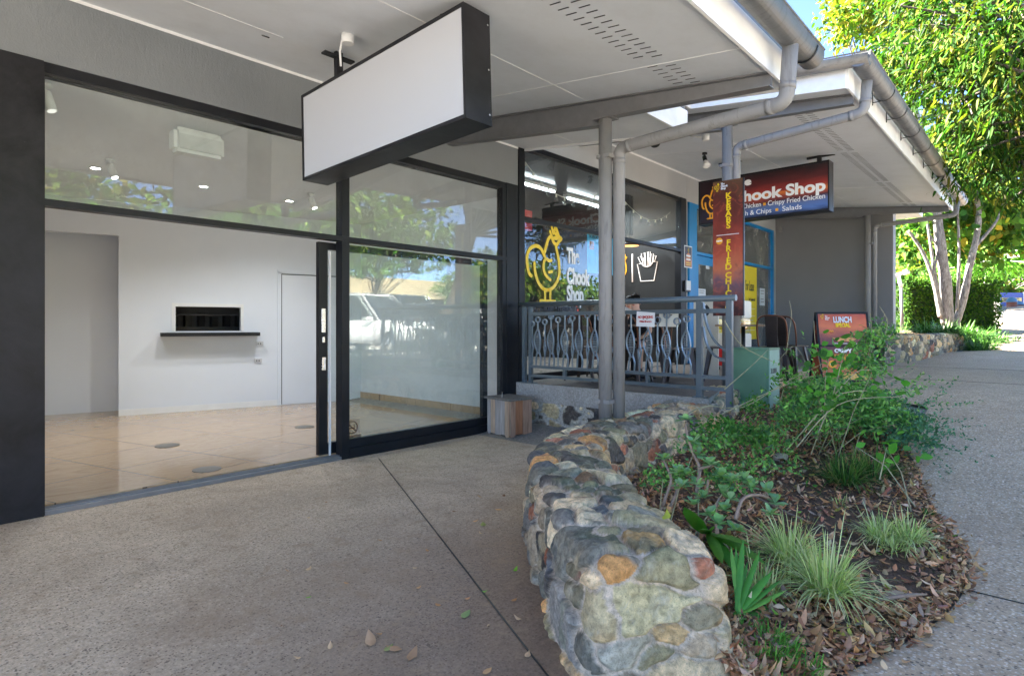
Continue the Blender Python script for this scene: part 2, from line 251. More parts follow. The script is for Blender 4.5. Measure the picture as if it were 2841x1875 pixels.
class MB:
    def __init__(s): s.bm = bmesh.new(); s.mi = 0
    def _t(s, vs, fs):
        V = [s.bm.verts.new(v) for v in vs]; out = []
        for f in fs:
            try: fc = s.bm.faces.new([V[i] for i in f]); fc.material_index = s.mi; out.append(fc)
            except ValueError: pass
        return V, out
    def box(s, a, b, mat=None, bev=0.0):
        x0, y0, z0 = a; x1, y1, z1 = b
        vs = [(x0, y0, z0), (x1, y0, z0), (x1, y1, z0), (x0, y1, z0), (x0, y0, z1), (x1, y0, z1), (x1, y1, z1), (x0, y1, z1)]
        if mat is not None: vs = [mat @ Vector(v) for v in vs]
        V, F = s._t(vs, [(0, 3, 2, 1), (4, 5, 6, 7), (0, 1, 5, 4), (1, 2, 6, 5), (2, 3, 7, 6), (3, 0, 4, 7)])
        if bev: bmesh.ops.bevel(s.bm, geom=list({e for f in F for e in f.edges}), offset=bev, segments=2, affect='EDGES', clamp_overlap=True)
        return s
    def prism(s, pts, d):       # polygon (3D points) extruded by vector d
        n = len(pts); d = Vector(d); A = [Vector(p) for p in pts]; B = [p + d for p in A]
        s._t(A + B, [tuple(range(n))[::-1], tuple(range(n, 2 * n))] + [(i, (i + 1) % n, n + (i + 1) % n, n + i) for i in range(n)]); return s
    def quad(s, *p): s._t(p, [tuple(range(len(p)))]); return s
    def tube(s, pts, r, seg=12, cap=True, closed=False):
        P = [Vector(p) for p in pts]; n = len(P); rr = r if isinstance(r, (list, tuple)) else [r] * n
        rings = []; prev = None
        for i, p in enumerate(P):
            if closed: d = (P[(i + 1) % n] - P[i - 1]).normalized()
            else: d = (P[min(i + 1, n - 1)] - P[max(i - 1, 0)]).normalized()
            if prev is None:
                a = Vector((0, 0, 1)) if abs(d.z) < 0.9 else Vector((1, 0, 0)); u = d.cross(a).normalized()
            else: u = (prev - d * prev.dot(d)).normalized()
            prev = u; v = d.cross(u)
            rings.append([s.bm.verts.new(p + (u * math.cos(2 * math.pi * k / seg) + v * math.sin(2 * math.pi * k / seg)) * rr[i]) for k in range(seg)])
        m = n if closed else n - 1
        for i in range(m):
            A, B = rings[i], rings[(i + 1) % n]
            for k in range(seg):
                f = s.bm.faces.new((A[k], A[(k + 1) % seg], B[(k + 1) % seg], B[k])); f.smooth = True; f.material_index = s.mi
        if cap and not closed:
            for rg in (rings[0][::-1], rings[-1]): f = s.bm.faces.new(rg); f.material_index = s.mi
        return s
    def cyl(s, p, q, r, seg=20, r2=None): return s.tube([p, q], [r, r if r2 is None else r2], seg)
    def lathe(s, c, prof, seg=20, axis=Vector((0, 0, 1))):
        axis = Vector(axis).normalized(); a = Vector((1, 0, 0)) if abs(axis.x) < 0.9 else Vector((0, 1, 0)); u = axis.cross(a).normalized(); v = axis.cross(u); c = Vector(c); rings = []
        for r, h in prof: rings.append([s.bm.verts.new(c + axis * h + (u * math.cos(2 * math.pi * k / seg) + v * math.sin(2 * math.pi * k / seg)) * max(r, 1e-4)) for k in range(seg)])
        for A, B in zip(rings, rings[1:]):
            for k in range(seg): f = s.bm.faces.new((A[k], A[(k + 1) % seg], B[(k + 1) % seg], B[k])); f.smooth = True; f.material_index = s.mi
        for rg in (rings[0][::-1], rings[-1]): f = s.bm.faces.new(rg); f.material_index = s.mi
        return s
    def strip(s, pts, w, th, nrm):   # flat bar following pts; w across nrm direction, th in plane
        P = [Vector(p) for p in pts]; N = Vector(nrm).normalized(); n = len(P); rg = []
        for i, p in enumerate(P):
            d = (P[min(i + 1, n - 1)] - P[max(i - 1, 0)]).normalized(); e = d.cross(N).normalized()
            rg.append([s.bm.verts.new(p + e * a * th / 2 + N * b * w / 2) for a, b in ((-1, -1), (1, -1), (1, 1), (-1, 1))])
        for A, B in zip(rg, rg[1:]):
            for k in range(4): f = s.bm.faces.new((A[k], A[(k + 1) % 4], B[(k + 1) % 4], B[k])); f.material_index = s.mi
        for q in (rg[0][::-1], rg[-1]): f = s.bm.faces.new(q); f.material_index = s.mi
        return s
    def build(s, name, mat, parent=None, world=True):
        bmesh.ops.recalc_face_normals(s.bm, faces=s.bm.faces[:]) if len(s.bm.faces) < 20000 else None
        me = bpy.data.meshes.new(name); s.bm.to_mesh(me); s.bm.free(); return link(name, me, mat, parent, world)
def npmesh(name, V, F, mat, parent=None, col=None, smooth=False, world=True):
    me = bpy.data.meshes.new(name); V = np.asarray(V, np.float32); F = np.asarray(F, np.int32); k = F.shape[1]
    me.vertices.add(len(V)); me.vertices.foreach_set('co', V.ravel()); me.loops.add(F.size); me.loops.foreach_set('vertex_index', F.ravel())
    me.polygons.add(len(F)); me.polygons.foreach_set('loop_start', np.arange(0, F.size, k, dtype=np.int32)); me.polygons.foreach_set('loop_total', np.full(len(F), k, np.int32))
    me.update(calc_edges=True)
    if smooth: me.polygons.foreach_set('use_smooth', np.ones(len(F), bool))
    if col is not None:
        a = me.color_attributes.new('col', 'FLOAT_COLOR', 'POINT'); c = np.ones((len(V), 4), np.float32); c[:, :3] = col; a.data.foreach_set('color', c.ravel())
    return link(name, me, mat, parent, world)
def unit(a): return a / np.maximum(np.linalg.norm(a, axis=-1, keepdims=True), 1e-9)
def blades(base, dirv, length, width, droop, prof, cols, side=None, fold=0.0):
    """many leaves or grass blades: midrib + two edges per station"""
    N = len(base); T = np.array([p[0] for p in prof]); W = np.array([p[1] for p in prof]); K = len(T)
    d = unit(dirv); up = np.tile([0, 0, 1.0], (N, 1)) + rng.normal(0, 0.05, (N, 3))
    sd_ = unit(np.cross(d, up)) if side is None else unit(side - d * np.sum(side * d, 1, keepdims=True)); nn = np.cross(sd_, d)
    L = np.asarray(length)[:, None, None] * np.ones((N, 1, 1)); t_ = T[None, :, None]
    C = base[:, None, :] + d[:, None, :] * L * t_; C = C + np.array([0, 0, -1.0])[None, None, :] * (np.asarray(droop)[:, None, None] * L * t_ ** 2)
    ww = (np.asarray(width)[:, None] * W[None, :])[:, :, None]
    A = C - sd_[:, None, :] * ww + nn[:, None, :] * ww * fold; B = C + sd_[:, None, :] * ww + nn[:, None, :] * ww * fold
    V = np.stack([A, C, B], 2).reshape(-1, 3)
    i = (np.arange(N) * K * 3)[:, None, None]; k = (np.arange(K - 1) * 3)[None, :, None]
    q = np.array([[0, 1, 4, 3], [1, 2, 5, 4]]); F = (i[..., None] + k[..., None] + q[None, None]).reshape(-1, 4)
    c = np.repeat(np.asarray(cols), K * 3, axis=0); return V, F, c
def join(parts):
    Vs, Fs, Cs, o = [], [], [], 0
    for V, F, c in parts: Vs.append(V); Fs.append(F + o); Cs.append(c); o += len(V)
    return np.concatenate(Vs), np.concatenate(Fs), np.concatenate(Cs)
def pal(n, cols, jit=0.15, w=None):
    cols = np.array(cols); idx = rng.choice(len(cols), n, p=w); return np.clip(cols[idx] * (1 + rng.normal(0, jit, (n, 1))) * (1 + rng.normal(0, jit * .3, (n, 3))), 0.002, 1)
LEAFP = [(0, .08), (.25, .8), (.5, 1), (.75, .7), (1, .03)]
def text(body, size, mat, parent, loc, rot, align='CENTER', xs=1.0, bold=0.0, depth=0.002, name='lettering', spacing=1.0, shear=0.0):
    """lettering as a mesh; rot is a 3x3/Matrix with columns = right, up, normal"""
    cu = bpy.data.curves.new(name, 'FONT'); cu.body = body; cu.size = size; cu.align_x = align; cu.extrude = depth; cu.offset = bold; cu.space_character = spacing; cu.shear = shear
    o = bpy.data.objects.new(name, cu); sc.collection.objects.link(o); dg = bpy.context.evaluated_depsgraph_get(); dg.update()
    me = bpy.data.meshes.new_from_object(o.evaluated_get(dg)); bpy.data.objects.remove(o)
    me.materials.clear(); mt = Matrix.Translation(Vector(loc)) @ rot.to_4x4() @ Matrix.Diagonal((xs, 1, 1, 1)); me.transform(mt)
    return link(name, me, mat, parent)
def basis(right, up):
    r = Vector(right).normalized(); u = Vector(up).normalized(); n = r.cross(u); return Matrix((r, u, n)).transposed()
B_NX = basis((0, -1, 0), (0, 0, 1))     # reads correctly seen from -X (looking to +X)
B_NY = basis((1, 0, 0), (0, 0, 1))      # reads correctly seen from -Y
def copy_tree(o, parent=None):
    c = o.copy(); sc.collection.objects.link(c); c.parent = parent
    for ch in list(o.children): copy_tree(ch, c)
    return c
# ================================================================ GROUND
def gridmesh(name, xs, ys, zf, mat, kind='structure', yf=None):
    V = []; nx, ny = len(xs), len(ys)
    for x in xs:
        for j, y in enumerate(ys):
            yy = y if yf is None else yf(x, y); V.append((x, yy, zf(x, yy)))
    F = [(i * ny + j, (i + 1) * ny + j, (i + 1) * ny + j + 1, i * ny + j + 1) for i in range(nx - 1) for j in range(ny - 1)]
    o = npmesh(name, V, F, mat, smooth=True); return tag(o, kind=kind)
xs_all = [-400, -60, -20, -8, -4] + [x * 0.5 for x in range(-6, 40)] + [22, 26, 32, 40, 55, 80, 120, 200, 400]
gridmesh('ground', xs_all, [-400, -100, -40, -14, -7, -3.2, 0, 3, 6, 12, 20, 40, 100, 400], lambda x, y: gz(min(x, 120)) - 0.03 - (0.05 if y < -3 else 0), 'asphalt')
gridmesh('paving', [x * 0.5 for x in range(-8, 13)] , [0.9, 1.6, 2.3, 3, 3.7, 4.4, 5.0, 5.33], lambda x, y: 0.0, 'pave')
def pathtop(x): return 1.0 if x < 8.2 else min(3.3, 1.0 + (x - 8.2) * 4)
gridmesh('footpath', [x * 0.4 for x in range(-10, 41)] + [17, 19, 22, 26, 30, 36, 44, 60, 80], [0, .25, .5, .75, 1], lambda x, y: gz(x) + 0.004, 'path', yf=lambda x, t: -2.6 + (pathtop(x) + 2.6) * t if x < 17.3 else -2.6 + 2.6 * t + (1.1 + (x - 17) * 0.03 if x < 100 else 0) * t)
jb = MB()                                   # saw-cut control joints (dark grooves, a couple of millimetres proud fillers)
a_, b_ = onZ(1051, 1272), onZ(1535, 1895); jb.strip([a_ + Vector((0, 0, .0035)), (a_ + b_) / 2 + Vector((0, 0, .0035)), b_ + Vector((0, 0, .0035))], 0.003, 0.007, (0, 0, 1))
o = jb.build('paving_joint', 'blk'); tag(o, kind='structure')
jb = MB()
for x in (3.75, 10.4, 13.6): jb.strip([Vector((x, -2.5, gz(x) + .007)), Vector((x + .05, (0.3 if x < 8 else 2.9), gz(x + .05) + .007))], 0.003, 0.008, (0, 0, 1))
tag(jb.build('footpath_joint', 'blk'), kind='structure')
# terrace slab with speckled edge
tb = MB(); sx = 5.923
tp = [(sx, 5.3), (sx, 2.62), (7.0, 2.9), (8.2, 3.2), (16.06, 3.2), (16.06, 5.3)]
tb.prism([(x, y, 0.36) for x, y in tp], (0, 0, 0.236))
tag(tb.build('terrace_slab', 'slabedge'), kind='structure')
tb = MB(); tb._t([(x + (0.006 if i < 2 else 0), y + 0.006, 0.600) for i, (x, y) in enumerate(tp)], [(0, 1, 2, 3, 4, 5)]); tag(tb.build('terrace_floor', 'slabtop'), kind='structure')
# ================================================================ VACANT SHOP
vs = thing('vacant_shop', 'empty shop with black framed glass front, white walls and cream tiled floor', 'shop', (3.3, 7.5, 0))
P0 = (2.546, 9.93); P1 = (6.2, 9.93 - (6.2 - 2.546) * 1.148 / 4.2)      # the slightly angled back wall
b = MB(); b.box((-4.0, WY, 3.225), (5.97, WY + .22, 4.6)); b.build('rendered_band', 'band', vs)
b = MB(); b.box((-4, WY - .004, 3.715), (5.98, WY + 0.0, 3.742)); b.build('cornice_trim', 'fascia', vs)
b = MB(); b.box((0.2, WY - .02, 0), (.905, WY + .16, 3.223), bev=.006); b.box((-4, WY + .03, 0), (.2, WY + .16, 3.223)); b.build('pillar', 'black', vs)
f = MB()
f.box((.905, WY, 3.148), (5.735, WY + .09, 3.222)); f.box((.905, WY - .012, 2.2), (5.735, WY + .09, 2.25)); f.box((3.29, WY - .015, 0.0), (3.375, WY + .1, 2.199)); f.box((3.29, WY - .015, 2.251), (3.375, WY + .1, 3.147))
f.box((5.665, WY - .004, 0.0), (5.735, WY + .1, 2.199)); f.box((5.665, WY - .004, 2.251), (5.735, WY + .1, 3.147)); f.box((3.376, WY - .02, 0.0), (5.664, WY + .1, .10)); f.box((3.376, WY, .102), (5.664, WY + .07, .19))
f.box((5.735, WY - .01, 0), (5.97, WY + .12, 3.223)); f.build('window_frame', 'black2', vs)
for nm, a, c in (('transom_pane', (.906, 2.251), (3.289, 3.147)), ('transom_pane', (3.376, 2.251), (5.664, 3.147)), ('fixed_pane', (3.376, .191), (5.664, 2.199))):
    g = MB(); g.box((a[0], WY + .04, a[1]), (c[0], WY + .046, c[1])); g.build(nm, 'glass', vs)
sl = thing('sliding_door', 'black framed glass sliding door slid open behind the fixed pane', 'door', (4.3, WY + .16, 0.03))
sl.parent = vs; sl.matrix_parent_inverse = Matrix.Translation(-Vector(vs.location)); del sl['category']
def part(mb, nm, mat, par=sl): 
    o = mb.build(nm, mat); o.parent = par; o.matrix_parent_inverse = Matrix.Translation(-Vector((4.3, WY + .16, .03))); return o
b = MB(); b.box((3.12, WY + .13, .05), (3.215, WY + .19, 2.19)); b.box((5.44, WY + .13, .05), (5.52, WY + .19, 2.19)); b.box((3.215, WY + .13, .05), (5.44, WY + .19, .16)); b.box((3.215, WY + .13, 2.12), (5.44, WY + .19, 2.19)); part(b, 'door_frame', 'black2')
b = MB(); b.box((3.215, WY + .155, .16), (5.44, WY + .161, 2.12)); part(b, 'door_glass', 'glass')
b = MB(); b.box((3.14, WY + .115, 1.28), (3.185, WY + .13, 1.52), bev=.003); b.box((3.15, WY + .115, 1.18), (3.178, WY + .13, 1.235), bev=.003); b.lathe((3.163, WY + .115, 1.47), [(.008, 0), (.008, -.004)], 12, (0, 1, 0)); part(b, 'lock_plate', 'chrome')
b = MB()
for q in ((3.143, .90, 3.15, 1.03), (3.178, .90, 3.185, 1.03), (3.15, .90, 3.178, .908), (3.15, 1.022, 3.178, 1.03)): b.box((q[0], WY + .115, q[1]), (q[2], WY + .13, q[3]))
b.box((3.15, WY + .124, .908), (3.178, WY + .13, 1.022)); part(b, 'flush_handle', 'chrome')
b = MB(); b.box((3.222, WY + .101, .03), (3.235, WY + .125, 2.1)); b.build('gap_light_strip', 'wht', vs)  # white strip stands in for the light seen through the door gap
b = MB(); b.box((.905, WY - .005, .0), (3.29, WY + .12, .03)); 
for yy in (.03, .06, .09): b.box((.905, WY + yy, .03), (3.29, WY + yy + .008, .042))
b.build('door_track', plain('track_metal', (.27, .27, .28), .35, .6), vs)
# inside
fl = MB(); fl.box((.3, WY + .12, -.05), (5.98, 12, .05)); fl.build('tiled_floor', 'tile', vs)
b = MB(); b.quad((-.2, WY + .092, 3.13), (5.98, WY + .092, 3.13), (5.98, 12, 3.13), (-.2, 12, 3.13)); b.build('ceiling', 'iceil', vs)
def wallprism(b, p, q, z0, z1, th=.1):
    p, q = Vector((*p, 0)), Vector((*q, 0)); d = (q - p).normalized(); n = Vector((-d.y, d.x, 0)) * th
    b.prism([p + Vector((0, 0, z0)), q + Vector((0, 0, z0)), q + n + Vector((0, 0, z0)), p + n + Vector((0, 0, z0))], (0, 0, z1 - z0))
def bw(x, y): return onV(x, y, P0, P1)
def bws(s): return (P0[0] + (P1[0] - P0[0]) * s, P0[1] + (P1[1] - P0[1]) * s)
Lbw = math.hypot(P1[0] - P0[0], P1[1] - P0[1]); dbw = Vector(((P1[0] - P0[0]) / Lbw, (P1[1] - P0[1]) / Lbw, 0))
def sof_s(pt): return (Vector((pt.x - P0[0], pt.y - P0[1], 0))).dot(dbw)
hA, hB = bw(487, 850), bw(668, 918); s0, s1, z0, z1 = sof_s(hA), sof_s(hB), hB.z, hA.z
def onwall(s, z=0, off=0.0):
    n = Vector((dbw.y, -dbw.x, 0)); p = Vector((P0[0], P0[1], 0)) + dbw * s + n * off; p.z = z; return p
wA = MB()
def seg(a, c, za, zb): p, q = onwall(a), onwall(c); wallprism(wA, (p.x, p.y), (q.x, q.y), za, zb, .12)
seg(0, s0, .05, 3.14); seg(s1, Lbw, .05, 3.14); seg(s0, s1, .05, z0); seg(s0, s1, z1, 3.14)
# alcove: return face, header and recessed wall
r0 = onZ(290, 1132.6, .05); ax = Vector(P0 + (0,)) + Vector((-.03, .9, 0))
aT = bw(128, 640).z
wallprism(wA, (P0[0], P0[1]), (P0[0] + .26, P0[1] + 1.0), .05, 3.14, -.1)
al = onwall(-2.6)
wallprism(wA, (al.x, al.y), (P0[0], P0[1]), aT, 3.14, .12)
q0 = Vector((P0[0] + .0, P0[1] + .62, 0)); q1 = q0 - dbw * 3
wallprism(wA, (q1.x, q1.y), (P0[0] + .3, q0.y - .0), .05, 3.14, .1)
wA.box((-.2, WY + .1, .05), (.3, 12, 3.14)); wA.box((5.98, WY + .13, .05), (6.06, 12, 3.14)); wA.box((5.90, WY + .121, .05), (5.979, WY + .32, 3.14))
wA.build('interior_wall', 'white', vs)
b = MB()
for (sa, sb, z_) in ((0, sof_s(bw(778, 1120)), .12),):
    p, q = onwall(sa, .05, .008), onwall(sb, .05, .008); b.prism([p, q, q + Vector((0, 0, .09)), p + Vector((0, 0, .09))], Vector((dbw.y, -dbw.x, 0)) * -.006)
b.build('skirting_board', 'wht', vs)
b = MB(); b.box((5.965, WY + .32, .05), (5.979, 9.0, .19)); b.build('tile_skirting', 'tile', vs)
hz = thing('serving_hatch', 'serving hatch', 'hatch'); bpy.data.objects.remove(hz)
b = MB()                                        # white architrave round the hatch
for (a, c, za, zb) in ((s0 - .05, s0, z0, z1 + .05), (s1, s1 + .04, z0, z1 + .05), (s0, s1, z1, z1 + .05)):
    p, q = onwall(a, za, .012), onwall(c, za, .012); b.prism([p, q, q + Vector((0, 0, zb - za)), p + Vector((0, 0, zb - za))], Vector((dbw.y, -dbw.x, 0)) * -.011)
hf = b.build('hatch_frame', 'wht', vs)
b = MB(); sh0, sh1 = sof_s(bw(444, 930)), sof_s(bw(714, 930)); zs = bw(580, 932).z
p, q = onwall(sh0, zs, .26), onwall(sh1, zs, .26); n = Vector((dbw.y, -dbw.x, 0)); b.prism([p, q, q - n * .36, p - n * .36], (0, 0, .055)); b.build('hatch_shelf', 'black2', vs)
b = MB()                                         # kitchen room seen through the hatch
c0, c1 = onwall(-.1, .05, -.13), onwall(Lbw, .05, -.13)
for p, q, zz0, zz1 in ((onwall(s0 - .8, 0, -1.6), onwall(s1 + .8, 0, -1.6), .05, 3.0),): b.prism([p + Vector((0, 0, zz0)), q + Vector((0, 0, zz0)), q - n * .1 + Vector((0, 0, zz0)), p - n * .1 + Vector((0, 0, zz0))], (0, 0, zz1))
b.build('kitchen_wall', plain('kitchen_grey', (.16, .16, .16), .6), vs)
b = MB()
p, q = onwall(s0 - .5, 1.16, -1.25), onwall(s1 + .5, 1.16, -1.25); b.prism([p, q, q - n * .3, p - n * .3], (0, 0, .16))
p, q = onwall(s0 - .5, 1.52, -1.2), onwall(s1 + .2, 1.52, -1.2); b.prism([p, q, q - n * .3, p - n * .3], (0, 0, .03))
for k in range(7):
    c = onwall(s0 + .05 + k * .2, 1.55, -1.3); b.box((c.x - .05, c.y - .05, 1.33), (c.x + .05, c.y + .05, 1.50 + .03 * (k % 3)))
b.build('kitchen_shelf', plain('kitchen_dark', (.05, .05, .05), .4), vs)
d0 = sof_s(bw(780, 1100)); dz = bw(781, 762).z
b = MB(); p, q = onwall(d0 + .015, .06, .006), onwall(d0 + .95, .06, .006); b.prism([p, q, q + Vector((0, 0, dz - .06)), p + Vector((0, 0, dz - .06))], n * -.005); b.build('flush_door', 'white', vs)
b = MB()
p, q = onwall(d0 - .06, .05, .016), onwall(d0, .05, .016); b.prism([p, q, q + Vector((0, 0, dz)), p + Vector((0, 0, dz))], n * -.015)
p, q = onwall(d0 - .06, dz + .02, .016), onwall(d0 + 1.0, dz + .02, .016); b.prism([p, q, q + Vector((0, 0, .06)), p + Vector((0, 0, .06))], n * -.015); b.build('door_architrave', 'white', vs)
b = MB(); p, q = onwall(d0 + .003, dz, .008), onwall(d0 + .97, dz, .008); b.prism([p, q, q + Vector((0, 0, .012)), p + Vector((0, 0, .012))], n * -.006); p, q = onwall(d0 + .003, .06, .008), onwall(d0 + .012, .06, .008); b.prism([p, q, q + Vector((0, 0, dz - .06)), p + Vector((0, 0, dz - .06))], n * -.006); b.build('door_gap', 'blk', vs)
for (px, py, lab) in ((720, 953, 'white switch plate with dark buttons, higher of the two on the back wall'), (716, 1000, 'white double power socket, lower of the two on the back wall')):
    c = bw(px, py); s_ = sof_s(c); p, q = onwall(s_ - .055, c.z - .035, .02), onwall(s_ + .055, c.z - .035, .02)
    e = thing('wall_socket', lab, 'power socket', c)
    b = MB(); b.prism([p, q, q + Vector((0, 0, .07)), p + Vector((0, 0, .07))], n * -.019); b.build('cover_plate', plain('plate_grey', (.55, .55, .56), .4), e)
    b = MB()
    for k in (-.025, .012): c2 = onwall(s_ + k, c.z, .021); b.lathe(c2, [(.010, 0), (.010, .004)], 10, n)
    b.build('switch_button', 'blk', e)
# roof and outer walls, with an added block above
b = MB(); b.box((-4, WY + .22, 4.6), (5.97, 16, 4.75)); b.box((-4, 12, 0), (5.97, 12.1, 4.6)); b.box((-4.1, WY + .2, 0), (-4, 16, 4.6)); b.build('roof_slab', 'steel', vs)
b = MB(); b.box((-4, 7.0, 4.76), (5.97, 15, 8.0)); b.build('shade_block', 'band2', vs)  # unseen block added on the roof to keep sun off the footpath
# ---------------------------------------------------------------- things inside / on the vacant shop
def downlight(px, py, lab):
    c = onZ(px, py, 3.13); e = thing('downlight', lab, 'downlight', c, group='recessed downlights in the empty shop ceiling')
    b = MB(); b.lathe((c.x, c.y, 3.128), [(.06, 0), (.062, -.006), (.048, -.008), (.046, 0)], 24); b.build('trim_ring', 'wht', e)
    b = MB(); b.lathe((c.x, c.y, 3.124), [(.045, 0), (.045, -.002)], 24); b.build('lamp', emis('lamp_glow', (1, .97, .9), 4), e)
    l = bpy.data.lights.new('downlight_lamp', 'SPOT'); l.energy = 8; l.spot_size = R_(140); l.spot_blend = 1; l.shadow_soft_size = .05; l.color = (.94, .97, 1)
    lo = bpy.data.objects.new('downlight_lamp', l); sc.collection.objects.link(lo); lo.parent = e; lo.location = (0, 0, -.03)
downlight(265, 466, 'leftmost glowing downlight in the empty shop ceiling'); downlight(565, 517, 'middle glowing downlight in the empty shop ceiling'); downlight(803, 557, 'rightmost glowing downlight in the empty shop ceiling')
for px, py, lab, on in ((305, 470, 'white ceiling spotlight beside the leftmost downlight', 1), (862, 565, 'white ceiling spotlight beside the rightmost downlight', 1), (124, 262, 'white ceiling spotlight cut off by the black pillar', 0)):
    c = onZ(px, py - 28, 3.13); e = thing('ceiling_spotlight', lab, 'spotlight', c, group='white ceiling spotlights in the empty shop')
    b = MB(); b.lathe(c, [(.045, 0), (.045, -.02), (.012, -.025), (.012, -.07)], 18); b.build('mount', 'wht', e)
    ax_ = Vector((.25, -.3, -1)).normalized(); b = MB(); b.lathe(c + Vector((0, 0, -.06)), [(.034, 0), (.038, .01), (.038, .15), (.03, .15)], 20, ax_); b.build('lamp_body', 'wht', e)
    b = MB(); b.lathe(c + Vector((0, 0, -.06)) + ax_ * .15, [(.029, 0), (.029, .002)], 20, ax_); b.build('lens', emis('spot_glow', (1, .97, .9), 3 if on else .05), e)
c = Vector((2.35, 5.72, 3.1)); cc = [onY(482, 304, 5.75), onY(622, 345, 5.75), onY(620, 404, 5.75), onY(486, 372, 5.75)]
e = thing('ceiling_heater', 'white rectangular panel heater hung from the ceiling just inside the glass', 'heater', (cc[0] + cc[1]) / 2)
b = MB(); xa, xb = cc[0].x, cc[1].x; zt = 3.115; zb_ = 2.90
b.box((xa, 5.72, zb_), (xb, 5.9, zt), bev=.03); b.build('casing', plain('warm_white', (.70, .70, .68), .4), e)
b = MB(); b.box((xa + .03, 5.706, zb_ + .03), (xb - .03, 5.719, zt - .06), bev=.006); b.build('front_grille', plain('grille_white', (.6, .6, .58), .4), e)
b = MB(); b.box((xa + .05, 5.78, 3.114), (xb - .05, 5.84, 3.131)); b.build('bracket', 'wht', e)
for k, (px, py, rx, lab) in enumerate(((464, 1236, 40, 'round grey floor grommet farther left in the tiled floor'), (845, 1184, 28, 'round grey floor grommet nearest the sliding door in the tiled floor'), (574, 1302, 44, 'round grey floor grommet closest to the door track'))):
    c = onZ(px, py, .05); e = MB(); e.lathe(c, [(.12, 0), (.12, .004), (.115, .006)], 28); tag(e.build('floor_grommet', plain('grommet_grey', (.16, .15, .13), .5)), lab, 'floor outlet', 'round floor outlets in the tiled floor')
# no smoking sticker on the fixed pane
st = thing('no_smoking_sticker', 'clear no smoking sticker at the lower left corner of the fixed pane', 'sticker', (3.5, WY + .035, .35))
zc = onY(980, 1192, WY); brn = plain('sticker_brown', (.16, .09, .05), .5)
b = MB(); b.box((zc.x - .07, WY + .036, zc.z - .13), (zc.x + .1, WY + .038, zc.z + .1)); b.build('backing', glassm('sticker_film', 1.3, (.9, .86, .8), .35), st)
b = MB(); pts = [(zc.x + .01 + .062 * math.cos(a), WY + .033, zc.z + .02 + .062 * math.sin(a)) for a in [i * math.pi / 14 for i in range(28)]]; b.tube(pts, .006, 6, closed=True)
b.tube([(zc.x - .033, WY + .033, zc.z + .062), (zc.x + .053, WY + .033, zc.z - .022)], .005, 6); b.box((zc.x - .03, WY + .031, zc.z + .005), (zc.x + .045, WY + .035, zc.z + .019)); b.tube([(zc.x + .04, WY + .033, zc.z + .025), (zc.x + .03, WY + .033, zc.z + .04), (zc.x + .042, WY + .033, zc.z + .055)], .004, 6); b.build('prohibition_ring', brn, st)
text('NO SMOKING', .034, brn, st, (zc.x + .01, WY + .033, zc.z - .085), B_NY, bold=.001)
# ================================================================ CANOPIES
def slots(e, x0, x1, y0, z0w, pitch):
    """ventilation slots in two staggered rows; the nearest hundred are parts, the rest one mesh"""
    L_ = .085; P_ = []; x = x0; k = 0
    while x < x1:
        for j in (0, 1): ya = y0 - j * .135; P_.append((x + (pitch / 2 if j else 0), ya, sof(ya, z0w) - .0025))
        x += pitch
        k += 1
        if k % 28 == 0: x += pitch * 1.6
    def geo(b, o): b.prism([(o[0], o[1], o[2]), (o[0] + .009, o[1], o[2]), (o[0] + .009, o[1] - L_, o[2] - SL * L_), (o[0], o[1] - L_, o[2] - SL * L_)], (0, 0, .004))
    b = MB(); geo(b, (0, 0, 0)); first = b.build('vent_slot', 'blk', e); me = first.data; first.location = P_[0]
    for p in P_[1:100]: o = bpy.data.objects.new('vent_slot', me); sc.collection.objects.link(o); o.parent = e; o.matrix_parent_inverse = first.matrix_parent_inverse; o.location = p
    if len(P_) > 100:
        b = MB()
        for p in P_[100:]: geo(b, p)
        tag(b.build('vent_slots', 'blk', e), kind='stuff')
def joint(b, p, q, z0w, w_=.008):
    p = Vector((p[0], p[1], sof(p[1], z0w) - .0015)); q = Vector((q[0], q[1], sof(q[1], z0w) - .0015)); b.strip([p, q], .003, w_, (0, 0, 1))
def canopy(name, label, z0w, poly, eave, fas, loc):
    e = thing(name, label, 'canopy', loc)
    b = MB(); b.prism([(x, y, sof(y, z0w)) for x, y in poly], (0, 0, .03)); b.build('soffit', 'soffit', e)
    b = MB(); b.prism([(x, y, sof(y, z0w) + .25) for x, y in poly], (0, 0, .03)); b.build('roof_sheet', 'steel', e)
    b = MB()
    for (x0, y0), (x1, y1) in fas:
        d = Vector((x1 - x0, y1 - y0, 0)).normalized(); n_ = Vector((d.y, -d.x, 0)) * .022
        b.prism([(x0, y0, sof(y0, z0w) - .028), (x1, y1, sof(y1, z0w) - .028), (x1, y1, sof(y1, z0w) + .225), (x0, y0, sof(y0, z0w) + .225)], n_)
    b.build('fascia', 'fascia', e); return e
